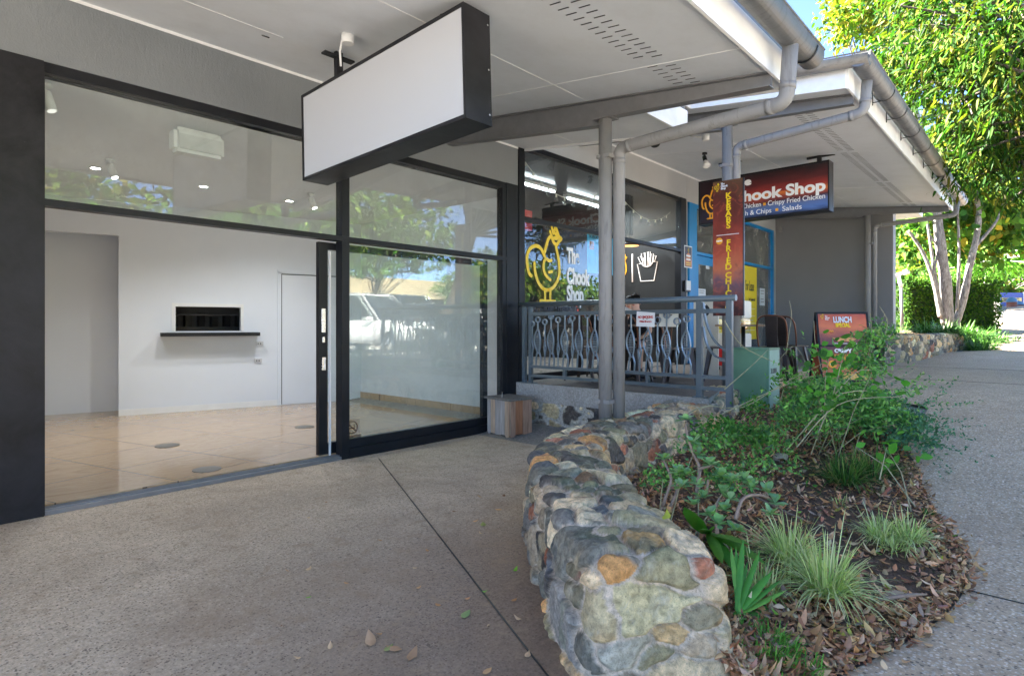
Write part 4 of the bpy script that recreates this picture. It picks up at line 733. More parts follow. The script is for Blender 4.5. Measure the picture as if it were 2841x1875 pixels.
def stonify(V, N, size, gap, height, mortar, seed, cols=STONES, sizej=.5, green=False):
    """V vertices, N outward normals -> displaced vertices, colours"""
    r = np.random.default_rng(seed); order = r.permutation(len(V)); seeds = []; rad = []
    for i in order[:9000]:
        s_ = size * (1 + sizej * r.uniform(-1, 1))
        if seeds:
            d = np.linalg.norm(np.array(seeds) - V[i], axis=1)
            if np.any(d < (np.array(rad) + s_) * .5): continue
        seeds.append(V[i].copy()); rad.append(s_)
    S_ = np.array(seeds); rad = np.array(rad); K = len(S_)
    ang = unit(np.stack([r.normal(size=K), r.normal(size=K), r.normal(size=K) * .25], 1)); hv = unit(np.cross(ang, np.array([0, 0, 1.]) + r.normal(0, .12, (K, 3)))); rot = np.stack([ang, hv, np.cross(ang, hv)], 2); st = r.uniform(0.0, .45, K)
    Vs = V * np.array([1, 1, 1.45]); W = Vs + np.stack([vnoise(V, 9 / size * .14, seed + 1), vnoise(V, 9 / size * .14, seed + 2), vnoise(V, 9 / size * .14, seed + 3)], 1) * size * .10
    best = np.full(len(V), 9.0); second = np.full(len(V), 9.0); idx = np.zeros(len(V), int)
    for k in range(K):
        dv = W - S_[k] * np.array([1, 1, 1.45]); near = np.where(np.einsum('ij,ij->i', dv, dv) < (size * 2.2) ** 2)[0]; dv = dv[near]
        q_ = np.abs(dv @ rot[k]); q_[:, 0] *= (1 - st[k]); d = (q_ ** 3.6).sum(1) ** (1 / 3.6) / rad[k]
        b0 = best[near]; s0_ = second[near]; better = d < b0
        second[near] = np.where(better, b0, np.minimum(s0_, d)); best[near] = np.where(better, d, b0); ii = idx[near]; ii[better] = k; idx[near] = ii
    e = (second - best) * rad[idx] * .5                    # approx. distance to the cell edge, metres
    t = np.clip((e - gap * .5) / (height * .75), 0, 1); dome = np.sqrt(1 - (1 - t) ** 2)
    hk = r.uniform(.6, 1.15, K)[idx]; tilt = r.normal(0, .10, (K, 3)); dv = V - S_[idx]; fac = np.einsum('ij,ij->i', dv, tilt[idx])
    h = dome * (height * hk + fac) + dome * vnoise(V, 95, seed + 5) * .0035 + dome * vnoise(V, 32, seed + 8) * .006 + dome * np.abs(vnoise(V, 48, seed + 14)) * -.005 + (1 - dome) * vnoise(V, 60, seed + 6) * .003
    cc = np.array(cols)[r.integers(0, len(cols), K)] * (1 + r.normal(0, .18, (K, 1))); C = cc[idx] * np.array([1.48, 1.25, 1.0])
    c2 = np.array(cols)[r.integers(0, len(cols), K)][idx]; m = np.clip(vnoise(V, 19, seed + 11) * 2.2 - .6, 0, .7)[:, None]; C = C * (1 - m) + c2 * m
    if green:
        g = np.clip(vnoise(V, 7, seed + 12) * 1.2 - .1, 0, .55)[:, None] * np.clip(N[:, 2:3], 0, 1); C = C * (1 - g) + np.array([.16, .17, .09]) * g
    ms = (t <= 0.02)[:, None]; C = np.where(ms, np.array(mortar) * (1 + .12 * vnoise(V, 20, seed + 9)[:, None]), C)
    return V + N * h[:, None], np.clip(C, .01, .9)
# near planter wall: swept section with a rounded end
cen = [(7.0, 2.98), (6.3, 2.86), (5.7, 2.87), (5.05, 2.91), (4.5, 2.88), (3.95, 2.78), (3.50, 2.60), (3.13, 2.33), (2.85, 2.03), (2.59, 1.75), (2.36, 1.50), (2.19, 1.28)]
NS = 1050; CP, CL = smooth(cen, NS); tang = unit(np.gradient(CP, axis=0)); nrm = np.stack([-tang[:, 1], tang[:, 0]], 1)
HWl = .235; HT = .455; rc = .035
prof = []                                    # (offset across, height, normal across, normal z), walks up one side, over the top, down the other
def addseg(a, c, n_, nv):
    for k in range(n_): f = k / n_; prof.append((a[0] + (c[0] - a[0]) * f, a[1] + (c[1] - a[1]) * f, *nv))
addseg((HWl + .05, -.05), (HWl, HT - rc), 80, (1, 0.05))
for k in range(8): a = k / 8 * math.pi / 2; prof.append((HWl - rc + rc * math.cos(a), HT - rc + rc * math.sin(a), math.cos(a), math.sin(a)))
addseg((HWl - rc, HT), (0, HT + .012), 26, (0, 1)); half = list(prof); half.append((0, HT + .012, 0, 1))
full = half + [(-a, z, -na, nz) for a, z, na, nz in half[-2::-1]]
full = np.array(full); V = []; N = []
for i in range(NS):
    x, y = CP[i]; n2 = nrm[i]; wv = 1 + .04 * math.sin(i * .045) + .09 * max(0, (i - NS * .72) / (NS * .28))
    V.append(np.stack([x + n2[0] * full[:, 0] * wv, y + n2[1] * full[:, 0] * wv, full[:, 1] + np.interp(x, [0, 5, 6.5, 7.2], [0, 0, .10, .16])], 1)); N.append(np.stack([n2[0] * full[:, 2], n2[1] * full[:, 2], full[:, 3]], 1))
K_ = len(full); tE = tang[-1]; nE = nrm[-1]; H_ = np.array(half); M_ = 120
for k in range(1, M_ + 1):                  # revolve the half section round the end
    a = math.pi / 2 + 0 * k; th = math.pi * k / M_ 
capV = []; capN = []
for k in range(M_ + 1):
    th = math.pi * k / M_; d = nE * math.cos(th) + tE * math.sin(th); ff = (1 / (abs(math.cos(th)) ** 5 + abs(math.sin(th)) ** 5) ** .2) * (1.09 - .24 * math.sin(th) ** 8)
    capV.append(np.stack([CP[-1][0] + d[0] * H_[:, 0] * ff, CP[-1][1] + d[1] * H_[:, 0] * ff, H_[:, 1]], 1)); capN.append(np.stack([d[0] * H_[:, 2], d[1] * H_[:, 2], H_[:, 3]], 1))
V1 = np.concatenate(V); N1 = unit(np.concatenate(N)); V2 = np.concatenate(capV); N2 = unit(np.concatenate(capN))
def gridF(nu, nv, o=0):
    i, j = np.meshgrid(np.arange(nu - 1), np.arange(nv - 1), indexing='ij'); a = (i * nv + j).ravel() + o; return np.stack([a, a + nv, a + nv + 1, a + 1], 1)
VA = np.concatenate([V1, V2]); NA = np.concatenate([N1, N2]); FA = np.concatenate([gridF(NS, K_), gridF(M_ + 1, len(H_), len(V1))])
Vd, Cd = stonify(VA, NA, .148, .012, .031, (.60, .49, .37), 21, green=True)
pw = thing('planter_wall', 'low curving wall of multicoloured field stones and mortar edging the garden bed, nearest the camera', 'stone wall', (3.5, 2.6, 0))
M['stonewall'] = attrmat('field_stone_wall', .82, 30, .5, .9, .009, .15, .7)
npmesh('stone_facing', Vd, FA, 'stonewall', pw, Cd, smooth=True)
def planewall(name, lab, p, q, zb0, zb1, zt0, zt1, size, seed, res=.012, gap=.012, mortar=(.48, .44, .38), top=0.0, hgt=.02):
    p, q = np.array(p, float), np.array(q, float); L = np.linalg.norm(q - p); d = (q - p) / L; n_ = np.array([d[1], -d[0]]); nu = int(L / res); nv = int(max(zt0 - zb0, zt1 - zb1) / res); nt = int(top / res)
    V = []; N = []
    for i in range(nu + 1):
        f = i / nu; x, y = p + (q - p) * f; zb = zb0 + (zb1 - zb0) * f; zt = zt0 + (zt1 - zt0) * f
        for j in range(nv + 1): V.append((x, y, zb + (zt - zb) * j / nv)); N.append((n_[0], n_[1], .25 if j == nv else 0))
        for j in range(1, nt + 1): V.append((x - n_[0] * j * res, y - n_[1] * j * res, zt)); N.append((0, 0, 1))
    V = np.array(V); N = unit(np.array(N)); Vd, C = stonify(V, N, size, gap, hgt, mortar, seed)
    e = thing(name, lab, 'stone wall', ((p[0] + q[0]) / 2, (p[1] + q[1]) / 2, min(zb0, zb1))); npmesh('stone_facing', Vd, gridF(nu + 1, nv + nt + 1), 'stonewall', e, C, smooth=True); return e
planewall('terrace_plinth', 'stone and mortar plinth under the pale speckled terrace edge', (5.935, 5.29), (5.935, 2.9), -.03, .05, .358, .358, .20, 5, res=.009, gap=.040, mortar=(.45, .43, .38))
fwL = (13.9, 2.50); fwR = (19.6, 1.72)
planewall('far_planter_wall', 'stone planter wall of tan and grey rocks beyond the sandwich board', fwL, fwR, .50, .65, 1.12, 1.13, .19, 9, res=.014, gap=.010, mortar=(.28, .26, .23), top=.3, hgt=.03)
# ================================================================ TIMBER PLANTER BOX
bx = thing('timber_planter_box', 'weathered timber board planter box with a dark slatted lid on the paving corner', 'planter box', (5.55, 4.95, 0))
BO = Vector((5.235, 4.78, 0)); ux = Vector((.06, .44, 0)).normalized(); uy = Vector((.40, -.05, 0)).normalized()   # front-left run, front-right run
def board(b, o, d, w_, z0, z1, th, point=False):
    nn = Vector((d.y, -d.x, 0)).normalized()
    if nn.dot(Vector((-.6, -.8, 0))) < 0: nn = -nn
    P_ = [o + Vector((0, 0, z0)), o + d * w_ + Vector((0, 0, z0)), o + d * w_ + Vector((0, 0, z1)), o + Vector((0, 0, z1))]
    if point: P_ = [o + Vector((0, 0, z0 + .03)), o + d * w_ * .3 + Vector((0, 0, z0)), o + d * w_ * .75 + Vector((0, 0, z0)), o + d * w_ + Vector((0, 0, z0 + .03)), o + d * w_ + Vector((0, 0, z1)), o + Vector((0, 0, z1))]
    b.prism(P_, nn * -th)
cols_b = [(.33, .30, .28), (.45, .32, .22), (.36, .33, .31), (.42, .29, .2), (.38, .33, .28), (.36, .15, .07), (.40, .24, .16)]
def colour(o, c):
    me = o.data; a = me.color_attributes.new('col', 'FLOAT_COLOR', 'POINT')
    for d in a.data: d.color = (*c, 1)
    return o
k = 0
for (w_, lo, pt) in ((.092, .0, 1), (.086, .03, 0), (.10, .02, 0), (.085, .025, 0), (.07, .0, 1)):
    b = MB(); off = sum([.092, .086, .10, .085, .07][:k]); board(b, BO + ux * off, ux, w_ - .003, .01 if not lo else lo, .445, .02, bool(pt)); colour(b.build('side_board', 'timber', bx), cols_b[[1, 2, 0, 1, 2][k]]); k += 1
off = 0
for k, (w_, c_, pt) in enumerate(((.10, 6, 1), (.115, 5, 0), (.15, 6, 1))):
    b = MB(); board(b, BO + uy * off, uy, w_ - .003, .035 if not pt else .0, .445, .02, bool(pt)); colour(b.build('side_board', 'timber', bx), cols_b[c_]); off += w_
A0 = BO; A1 = BO + ux * .433; A3 = BO + uy * .365; A2 = A1 + uy * .365
b = MB(); ctr = (A0 + A2) / 2
def grow(p, f): return ctr + (p - ctr) * f
for k in range(3):
    f0, f1 = k / 3 + .004, (k + 1) / 3 - .004; p0, p1 = grow(A1, 1.16), grow(A2, 1.16); q0_, q1_ = grow(A0, 1.16), grow(A3, 1.16)
    b.prism([q0_.lerp(q1_, f0) + Vector((0, 0, .447)), p0.lerp(p1, f0) + Vector((0, 0, .447)), p0.lerp(p1, f1) + Vector((0, 0, .447)), q0_.lerp(q1_, f1) + Vector((0, 0, .447))], (0, 0, .022))
colour(b.build('lid', 'timber', bx), (.16, .145, .13))
b = MB(); b.prism([grow(p, .9) + Vector((0, 0, .1)) for p in (A0, A1, A2, A3)], (0, 0, .3)); b.build('inner_box', 'blk', bx)
b = MB(); b.tube([(5.32, 4.98, .468), (5.325, 4.98, .54)], [.006, .001], 6); b.build('splinter', 'ivory', bx)
# ================================================================ RAILING
X0 = 5.923
rl = thing('terrace_railing', 'blue grey metal terrace railing with fish shaped infill and round top rail', 'railing', (X0, 3.8, .6))
z6 = lambda x, y: (1400 + x / 3.136, 760 + y / 3.136)
def rx(x, y): return onX(*z6(x, y), X0)
b = MB(); b.cyl((X0, 5.21, 1.622), (X0, 2.335, 1.628), .032, 20); b.build('top_rail', 'rail', rl)
def bar(name, x0z, x1z, z, h=.022, w_=.04):
    y0_, y1_ = rx(x0z, 500).y, rx(x1z, 500).y; b = MB(); b.box((X0 - w_ / 2, y1_, z - h), (X0 + w_ / 2, y0_, z + h)); b.build(name, 'rail', rl)
bar('mid_rail', 230, 1670, 1.500); bar('lower_rail', 230, 1670, .818, .018); bar('bottom_rail', 230, 1670, .70, .018)
bar('mid_rail', 1722, 1935, 1.500); bar('lower_rail', 1722, 1935, .818, .018); bar('bottom_rail', 1722, 1935, .70, .018)
for k, (xz, w_, zb) in enumerate(((173, .05, .6), (228, .045, .6), (1697, .062, .60), (1957, .062, .50))):
    y = rx(xz, 500).y; b = MB(); b.box((X0 - .025, y - w_ / 2, zb), (X0 + .025, y + w_ / 2, 1.61), bev=.002); pst = b.build('post', 'rail', rl)
    if k < 3: b = MB(); b.box((X0 - .05, y - .07, .601), (X0 + .05, y + .06, .609)); b.cyl((X0 - .035, y - .05, .609), (X0 - .035, y - .05, .635), .009, 8); b.build('foot_plate', 'rail', pst)
for xz in (523, 1245): y = rx(xz, 500).y; b = MB(); b.box((X0 - .018, y - .02, .72), (X0 + .018, y + .02, .80)); b.build('spacer', 'rail', rl)
def ringm(b, y, z, r): b.strip([(X0, y + r * math.cos(a), z + r * math.sin(a)) for a in [i * math.pi / 12 for i in range(25)]], .03, .008, (1, 0, 0))
ZT, ZB = 1.478, .836
for xz, zr in ((290, 1.425), (405, 1.475), (525, 1.475), (650, 1.47), (785, 1.475), (1100, 1.47), (1250, 1.47), (1410, 1.47), (1585, 1.42), (880, 1.42), (960, 1.47)):
    y = rx(xz, 500).y; lean = .012; b = MB(); rr = .034
    if zr < 1.46 or xz in (405, 1410): ringm(b, y, zr if zr < 1.46 else 1.462, rr)
    b.box((X0 - .01, y - .006, 1.30), (X0 + .01, y + .006, (zr - rr) if zr < 1.46 else ZT))
    for sgn in (-1, 1):
        pts = []
        for i in range(25):
            t_ = i / 24; z = 1.305 + (ZB - 1.305) * t_
            wd = .050 * math.sin(min(t_ / .66, 1) * math.pi) ** .8 if t_ < .66 else 0
            if t_ > .58: wd = max(wd, .012 + .026 * min(1, (t_ - .58) / .22))
            wd = max(wd, .003); pts.append((X0, y + sgn * wd + .01 * math.sin(t_ * 6), z))
        b.strip(pts, .028, .007, (1, 0, 0))
    b.strip([(X0, y - .026, .985), (X0, y, .998), (X0, y + .028, .978)], .02, .006, (1, 0, 0))
    fo = b.build('fish_bar', 'railsilver', rl)
    b = MB()
    for i in range(9):
        t_ = .13 + i * .06; z = 1.305 + (ZB - 1.305) * t_; wd = .050 * math.sin(min(t_ / .66, 1) * math.pi) ** .8; yo = y + .01 * math.sin(t_ * 6); b.box((X0 - .002, yo - wd, z - .0018), (X0 + .002, yo + wd, z + .0018))
    for dy in (-.024, -.008, .008, .024):
        zt_ = 1.27 - abs(dy) * 2.2; b.box((X0 - .002, y + dy - .0016, 1.02 + abs(dy) * 2), (X0 + .002, y + dy + .0016, zt_))
    b.build('mesh_panel', 'railsilver', fo)
for xz, zr in ((240, 1.37), (350, 1.395), (465, 1.42), (590, 1.44), (720, 1.478), (835, 1.44), (915, 1.40), (1025, 1.478), (1175, 1.44), (1330, 1.41), (1500, 1.395)):
    y = rx(xz, 500).y; b = MB(); ringm(b, y, zr, .034); b.box((X0 - .009, y - .0055, 1.17), (X0 + .009, y + .0055, zr - .034))
    b.strip([(X0, y, 1.17), (X0, y - .006, 1.12), (X0, y - .022, 1.06), (X0, y - .006, .99), (X0, y, .95)], .02, .007, (1, 0, 0)); b.strip([(X0, y + .002, 1.14), (X0, y + .012, 1.06), (X0, y + .002, .97)], .02, .007, (1, 0, 0)); b.box((X0 - .009, y - .0055, ZB), (X0 + .009, y + .0055, .96)); b.build('ring_bar', 'railsilver', rl)
for pts in ([(1728, 250), (1755, 420), (1820, 570), (1900, 650), (1925, 668)], [(1728, 460), (1760, 610), (1830, 710), (1925, 745)]):
    b = MB(); P_, _ = smooth([tuple(rx(*p)) for p in pts], 18); b.strip([tuple(p) for p in P_], .045, .012, (1, 0, 0)); b.build('curved_bar', 'rail', rl)
# no smoking plate and its blank neighbour
def plate(lab, cs, texts):
    P_ = [onX(*z6(*c), X0 - .028) for c in cs]; e = thing('no_smoking_sign' if texts else 'blank_plate', lab, 'sign', (P_[0] + P_[2]) / 2)
    b = MB(); b.prism(P_, (.003, 0, 0)); b.build('plate', 'wht', e)
    c = (P_[0] + P_[1] + P_[2] + P_[3]) / 4
    for tx, sz, dz_, xs_ in texts: text(tx, sz, 'rtxt', e, (X0 - .030, c.y, c.z + dz_), B_NX, bold=.0012, xs=xs_)
    if texts:
        b = MB()
        for dy in (-.02, .025): b.box((X0 - .034, c.y + dy - .006, c.z + .0), (X0 - .028, c.y + dy + .006, c.z + .006))
        b.build('cable_tie', 'blk', e)
plate('white plate reading NO SMOKING in red tied to the railing', [(1150, 325), (1308, 337), (1303, 462), (1145, 455)], (('NO SMOKING', .040, .012, .74), ('Within 20 metres', .026, -.032, .8)))
P_ = [onX(*z6(*c), X0 + .032) for c in ((1345, 345), (1512, 345), (1510, 460), (1343, 458))]; e = thing('blank_sign', 'blank white plate tied behind the railing', 'sign', P_[0]); b = MB(); b.prism(P_, (.003, 0, 0)); b.build('plate', 'ivory', e)
b = MB()
for q in (1380, 1440): p = rx(q, 357); b.tube([(X0 + .02, p.y - .012, p.z), (X0 + .02, p.y + .012, p.z)], .005, 6)
b.build('tie_knot', 'blk', e)
# ================================================================ SIGNS
def lightbox(name, lab, c, hx, hy, hz, rx_=0, face='signface', framew=.025):
    e = thing(name, lab, 'sign', c); e.rotation_euler = (rx_, 0, 0); k = dict(world=False)
    b = MB(); b.box((-hx, -hy, -hz), (hx, hy, -hz + framew)); b.box((-hx, -hy, hz - framew), (hx, hy, hz)); b.box((-hx, -hy, -hz + framew), (hx, -hy + .012, hz - framew)); b.box((-hx, hy - framew, -hz + framew), (hx, hy, hz - framew)); b.box((-hx, -hy + .0121, -hz + framew), (-hx + .02, -hy + .02, hz - framew)); b.build('case', 'black', e, False)
    b = MB(); b.box((-hx + .006, -hy + .021, -hz + framew + .001), (-hx + .012, hy - framew - .001, hz - framew - .001)); b.build('front_panel', face, e, False)
    b = MB(); b.box((hx - .012, -hy + .0125, -hz + framew + .001), (hx - .006, hy - framew - .001, hz - framew - .001)); b.build('rear_panel', face, e, False); return e
tl = R_(-1.9)
s1_ = lightbox('blank_lightbox', 'large blank white illuminated sign box with black case hanging over the shopfront', (2.72, 3.785, 3.006), .12, 1.025, .372, tl)
for y_ in (.62, -.72):
    b = MB(); b.box((-.03, y_ - .022, .372), (.03, y_ + .022, .68)); b.build('hanger', 'black', s1_, False); b = MB(); b.box((-.14, y_ - .03, .60 if y_ > 0 else .50), (.14, y_ + .03, .615 if y_ > 0 else .515)); b.build('hanger_plate', 'black', s1_, False)
b = MB(); 
for z_ in (-.3, 0, .3): b.lathe((.098, -1.0251, z_), [(.007, 0), (.007, .003)], 8, (0, -1, 0))
b.build('screw', 'chrome', s1_, False)
c = onS(965, 97); e = thing('junction_box', 'round white junction box on the soffit beside the blank sign hanger', 'junction box', c); b = MB(); b.lathe((c.x, c.y, c.z), [(.048, 0), (.048, -.065), (.044, -.07)], 24); b.build('housing', 'wht', e); b = MB(); b.tube([(c.x - .03, c.y + .03, c.z - .03), (c.x - .05, c.y + .03, c.z - .14), (c.x - .06, c.y + .0, c.z - .26)], .008, 8); b.build('cable', 'wht', e)
c = onS(737, 101); b = MB(); b.box((c.x - .03, c.y - .004, c.z - .006), (c.x + .03, c.y + .006, c.z)); tag(b.build('soffit_clip', 'blk'), 'small dark metal clip on the near soffit left of the sign hanger', 'bracket')
s2_ = lightbox('takeaway_lightbox', 'printed flame patterned sign box of the takeaway hanging under the far canopy', (10.12, 3.56, 3.50), .12, 1.05, .385, 0, 'lbprint', .03)
for y_ in (.55, -.88): 
    zt_ = sof(3.56 + y_, Z2) - 3.50; b = MB(); b.box((-.025, y_ - .03, .386), (.025, y_ + .03, zt_ - .012)); b.build('hanger', 'black', s2_, False); b = MB(); b.box((-.02, y_ - .22, zt_ - .012 - .02), (.02, y_ + .18, zt_ - .0)); b.build('hanger_plate', 'black', s2_, False)
# front lettering: local frame, seen from -X; local y runs to the left of the picture
def lt(tx, size, y, z, mat='wtxt', xs=1, bold=.004, al='LEFT', face=-1):
    o = text(tx, size, mat, None, (-.118 * 1.0 - .0, y, z), B_NX, al, xs, bold); o.parent = s2_; return o
def y7(x, y): p = onX(1700 + x / 2.613, 300 + y / 2.613, 10.0); return p.y - 3.56, p.z - 3.50
def fit(tx, a, c, cap, mat='wtxt', bold=.004, left=None):
    """words from photo point a (left baseline) to c (right baseline); cap height in metres"""
    (ya_, za_), (yb_, zb2) = y7(*a), y7(*c); o = text(tx, cap / .70, mat, None, (0, 0, 0), Matrix.Identity(3), 'LEFT', 1, bold); xs_ = [v.co.x for v in o.data.vertices]; w0 = max(xs_) - min(xs_)
    sc2 = (ya_ - yb_) / w0; o.data.transform(Matrix.Translation((-.1225, ya_, (za_ + zb2) / 2)) @ B_NX.to_4x4() @ Matrix.Diagonal((sc2, 1, 1, 1)) @ Matrix.Translation((-min(xs_), 0, 0))); o.parent = s2_; return o
fit('The', (850, 574), (1005, 556), .115, bold=.010); fit('Chook Shop', (858, 684), (1543, 602), .172, bold=.009)
fit('BBQ Chicken', (850, 744), (1075, 712), .078, bold=.0005); fit('Crispy Fried Chicken', (1125, 706), (1540, 655), .078, bold=.0005); fit('Fish & Chips', (912, 783), (1150, 760), .078, bold=.0005); fit('Salads', (1230, 746), (1370, 732), .078, bold=.0005)
for bx_, by_ in ((1100, 697), (1190, 737)):
    yb_, zb2 = y7(bx_, by_); b = MB(); b.box((-.1235, yb_ - .022, zb2 - .022), (-.121, yb_ + .022, zb2 + .022)); b.build('bullet', 'ora', s2_, False)
hh = hen(s2_, 'ora', (-.122, .985, -.30), (0, -1, 0), (0, 0, 1), .36, .58, 'hen_emblem'); hh.matrix_parent_inverse = Matrix.Identity(4)
# vertical banner on the posts
bn = thing('kebabs_banner', 'tall narrow flame patterned banner reading KEBABS FRIED CHICKEN fixed to the posts', 'banner', (7.24, 2.9, 1.46))
pA, pB = onX(1978.6, 503, 7.24), onX(2061.6, 497, 7.24); zb_ = onX(2020, 876, 7.24).z; ztp = (pA.z + pB.z) / 2
b = MB(); b.box((7.235, pB.y, zb_), (7.255, pA.y, ztp)); b.build('panel', 'fire', bn); b = MB(); b.box((7.232, pB.y - .012, zb_), (7.258, pB.y, ztp)); b.build('edge', 'blk', bn)
bh = ztp - zb_; bc = (pA.y + pB.y) / 2; zz = lambda f: ztp - bh * f
for word, f0, f1 in (('KEBABS', .098, .375), ('FRIED', .445, .635), ('CHICK', .685, .88)):
    n_ = len(word)
    for i, chx in enumerate(word): text(chx, .098, 'yel', bn, (7.231, bc - .01, zz(f0 + .0445 * (i + .8))), B_NX, xs=1.12, bold=.0028)
for i, chx in enumerate('EN'): text(chx, .098, 'yel', bn, (7.231, bc - .01, zz(.925 + i * .0445)), B_NX, xs=1.12, bold=.0028)
b = MB(); b.box((7.230, bc - .14, zz(.404)), (7.234, bc + .14, zz(.400))); b.build('rule_line', 'wtxt', bn)
b = MB(); b.lathe((7.234, bc + .105, zz(.445)), [(.042, 0), (.042, .003)], 18, (-1, 0, 0)); b.build('seal', 'ora', bn); text('NEW!', .028, 'wtxt', bn, (7.229, bc + .105, zz(.45)), B_NX, bold=.001)
hen(bn, 'yel', (7.229, bc + .165, zz(.075)), (0, -1, 0), (0, 0, 1), .07, .10)
for i, wtx in enumerate(('The', 'Chook', 'Shop')): text(wtx, .034, 'wtxt', bn, (7.230, bc + .085, zz(.030 + .017 * i)), B_NX, 'LEFT', .9, .0012)
# sandwich board
ab = thing('sandwich_board', 'black framed sandwich board with orange lunch special posters behind the shrubs', 'sandwich board', (9.35, 2.2, .56), R_(33)); 
def abp(dx, y, z): return (dx, y, z)
Hb = .98; Wb = .34; sp_ = .27
for s_ in (-1, 1):
    top_, bot = (s_ * .03, Hb), (s_ * sp_, 0)
    b = MB()
    for ya, yb in ((-Wb, -Wb + .025), (Wb - .025, Wb)): b.prism([(top_[0], ya, top_[1]), (bot[0], ya, bot[1]), (bot[0] + s_ * -.02, ya, bot[1]), (top_[0] + s_ * -.02, ya, top_[1])], (0, yb - ya, 0))
    d = Vector((bot[0] - top_[0], 0, bot[1] - top_[1])).normalized()
    for f_ in (0.0, .47, .96): c = Vector((top_[0], 0, top_[1])).lerp(Vector((bot[0], 0, bot[1])), f_); b.prism([(c.x, -Wb + .025, c.z), (c.x + d.x * .025, -Wb + .025, c.z + d.z * .025), (c.x + d.x * .025 - s_ * .018, -Wb + .025, c.z + d.z * .025), (c.x - s_ * .018, -Wb + .025, c.z)], (0, 2 * Wb - .05, 0))
    fr_ = b.build('frame', 'black2', ab, False)
    b = MB(); q = [Vector((top_[0] - s_ * .008, 0, top_[1])).lerp(Vector((bot[0] - s_ * .008, 0, bot[1])), f_) for f_ in (.03, .95)]; b.prism([(q[0].x, -Wb + .02, q[0].z), (q[1].x, -Wb + .02, q[1].z), (q[1].x - s_ * .006, -Wb + .02, q[1].z), (q[0].x - s_ * .006, -Wb + .02, q[0].z)], (0, 2 * Wb - .04, 0)); b.build('poster', 'fire2', ab, False)
upv = Vector((.24, 0, Hb)).normalized(); BA = basis((0, -1, 0), upv)
def abt(tx, sz, f, y, mat, al='CENTER', xs=.8, bold=.002, off=.004):
    c = Vector((-.03, 0, Hb)).lerp(Vector((-sp_, 0, 0)), f); nn_ = Vector((0, -1, 0)).cross(upv); o = text(tx, sz, mat, None, Vector((c.x, y, c.z)) + nn_ * off, BA, al, xs, bold); o.parent = ab
abt('LUNCH', .115, .15, 0, 'paper', xs=.62, bold=.004); abt('SPECIAL', .078, .215, -.0, 'yel', xs=.68, bold=.003); abt('$9.99', .065, .31, .19, 'ora', xs=.85, bold=.002)
abt('QUARTER PACK CHICKEN • CHIPS • DRINK', .018, .455, 0, 'wtxt', xs=.9, bold=.0004); abt('CRISPY', .07, .575, .03, 'wtxt', xs=1, bold=.003); abt('FRIED CHICKEN', .045, .635, .0, 'ora', xs=.9, bold=.002); abt('BONELESS', .045, .675, .03, 'ora', xs=.9, bold=.002); abt('TENDER & JUICY', .038, .755, -.15, 'wtxt', xs=.8, bold=.002)
for i, wtx in enumerate(('The', 'Chook', 'Shop')): abt(wtx, .024, .07 + .022 * i, .225, 'wtxt', 'LEFT', .9, .0008)
c = Vector((-.03, 0, Hb)).lerp(Vector((-sp_, 0, 0)), .10); nn_ = Vector((0, -1, 0)).cross(upv); ho = hen(ab, 'yel', Vector((c.x, .285, c.z)) + nn_ * .004, (0, -1, 0), upv, .05, .07); ho.matrix_parent_inverse = Matrix.Identity(4)
b = MB()
def abv(f, y, off=.004): c = Vector((-.03, 0, Hb)).lerp(Vector((-sp_, 0, 0)), f); return Vector((c.x, y, c.z)) + nn_ * off
b.prism([abv(.42, .09), abv(.42, -.10), abv(.385, -.16), abv(.37, -.1), abv(.35, 0), abv(.375, .11), abv(.36, .16)], nn_ * .002); b.build('chicken_picture', plain('chicken_print', (.55, .28, .1), .5, var=.6, scale=40), ab, False)
b = MB(); b.lathe(abv(.74, .18), [(.055, 0), (.055, .003)], 20, nn_); b.build('seal', 'ora', ab, False); abt('NEW!', .03, .75, .18, 'wtxt', off=.008)
b = MB(); b.prism([abv(.95, .05), abv(.95, -.25), abv(.88, -.2), abv(.86, 0), abv(.9, .1)], nn_ * .002); b.build('food_picture', plain('chips_print', (.7, .4, .1), .5, var=.5, scale=50), ab, False)
# spot lamps under the far soffit
def spotl(px, py, lab, white):
    c = onS(px, py, Z2); e = thing('soffit_spotlight', lab, 'spotlight', c, group='spotlights under the far canopy'); ax2 = Vector((-.35, -.35, -.9)).normalized()
    b = MB(); b.lathe(c, [(.04, 0), (.04, -.03), (.012, -.035), (.012, -.09)], 16); b.build('mount', 'blk', e)
    p = c + Vector((0, 0, -.09)); b = MB(); b.lathe(p, [(.028, -.04), (.034, -.03), (.034, .06), (.03, .08)], 18, ax2); b.build('lamp_holder', 'blk', e)
    b = MB()
    if white: b.lathe(p + ax2 * .06, [(.03, 0), (.045, .05), (.062, .10), (.060, .115), (.04, .125)], 24, ax2); b.build('bulb', 'wht', e)
    else: b.lathe(p - ax2 * .02, [(.03, 0), (.07, .11), (.062, .112)], 24, ax2); b.build('shade', 'blk', e)
spotl(1955, 424, 'black spotlight with round white bulb under the far canopy', True); spotl(1816, 372, 'black cone spotlight under the far canopy, partly above the downpipe', False)
c = onS(1958, 374, Z2); e = thing('junction_box', 'small round white junction box on the far canopy soffit', 'junction box', c); b = MB(); b.lathe(c, [(.05, 0), (.05, -.08), (.045, -.085)], 20); b.build('housing', 'wht', e); b = MB(); b.tube([c + Vector((0, 0, -.03)), c + Vector((-.06, .1, -.03)), c + Vector((-.09, .2, -.002))], .01, 6); b.build('cable', 'wht', e)
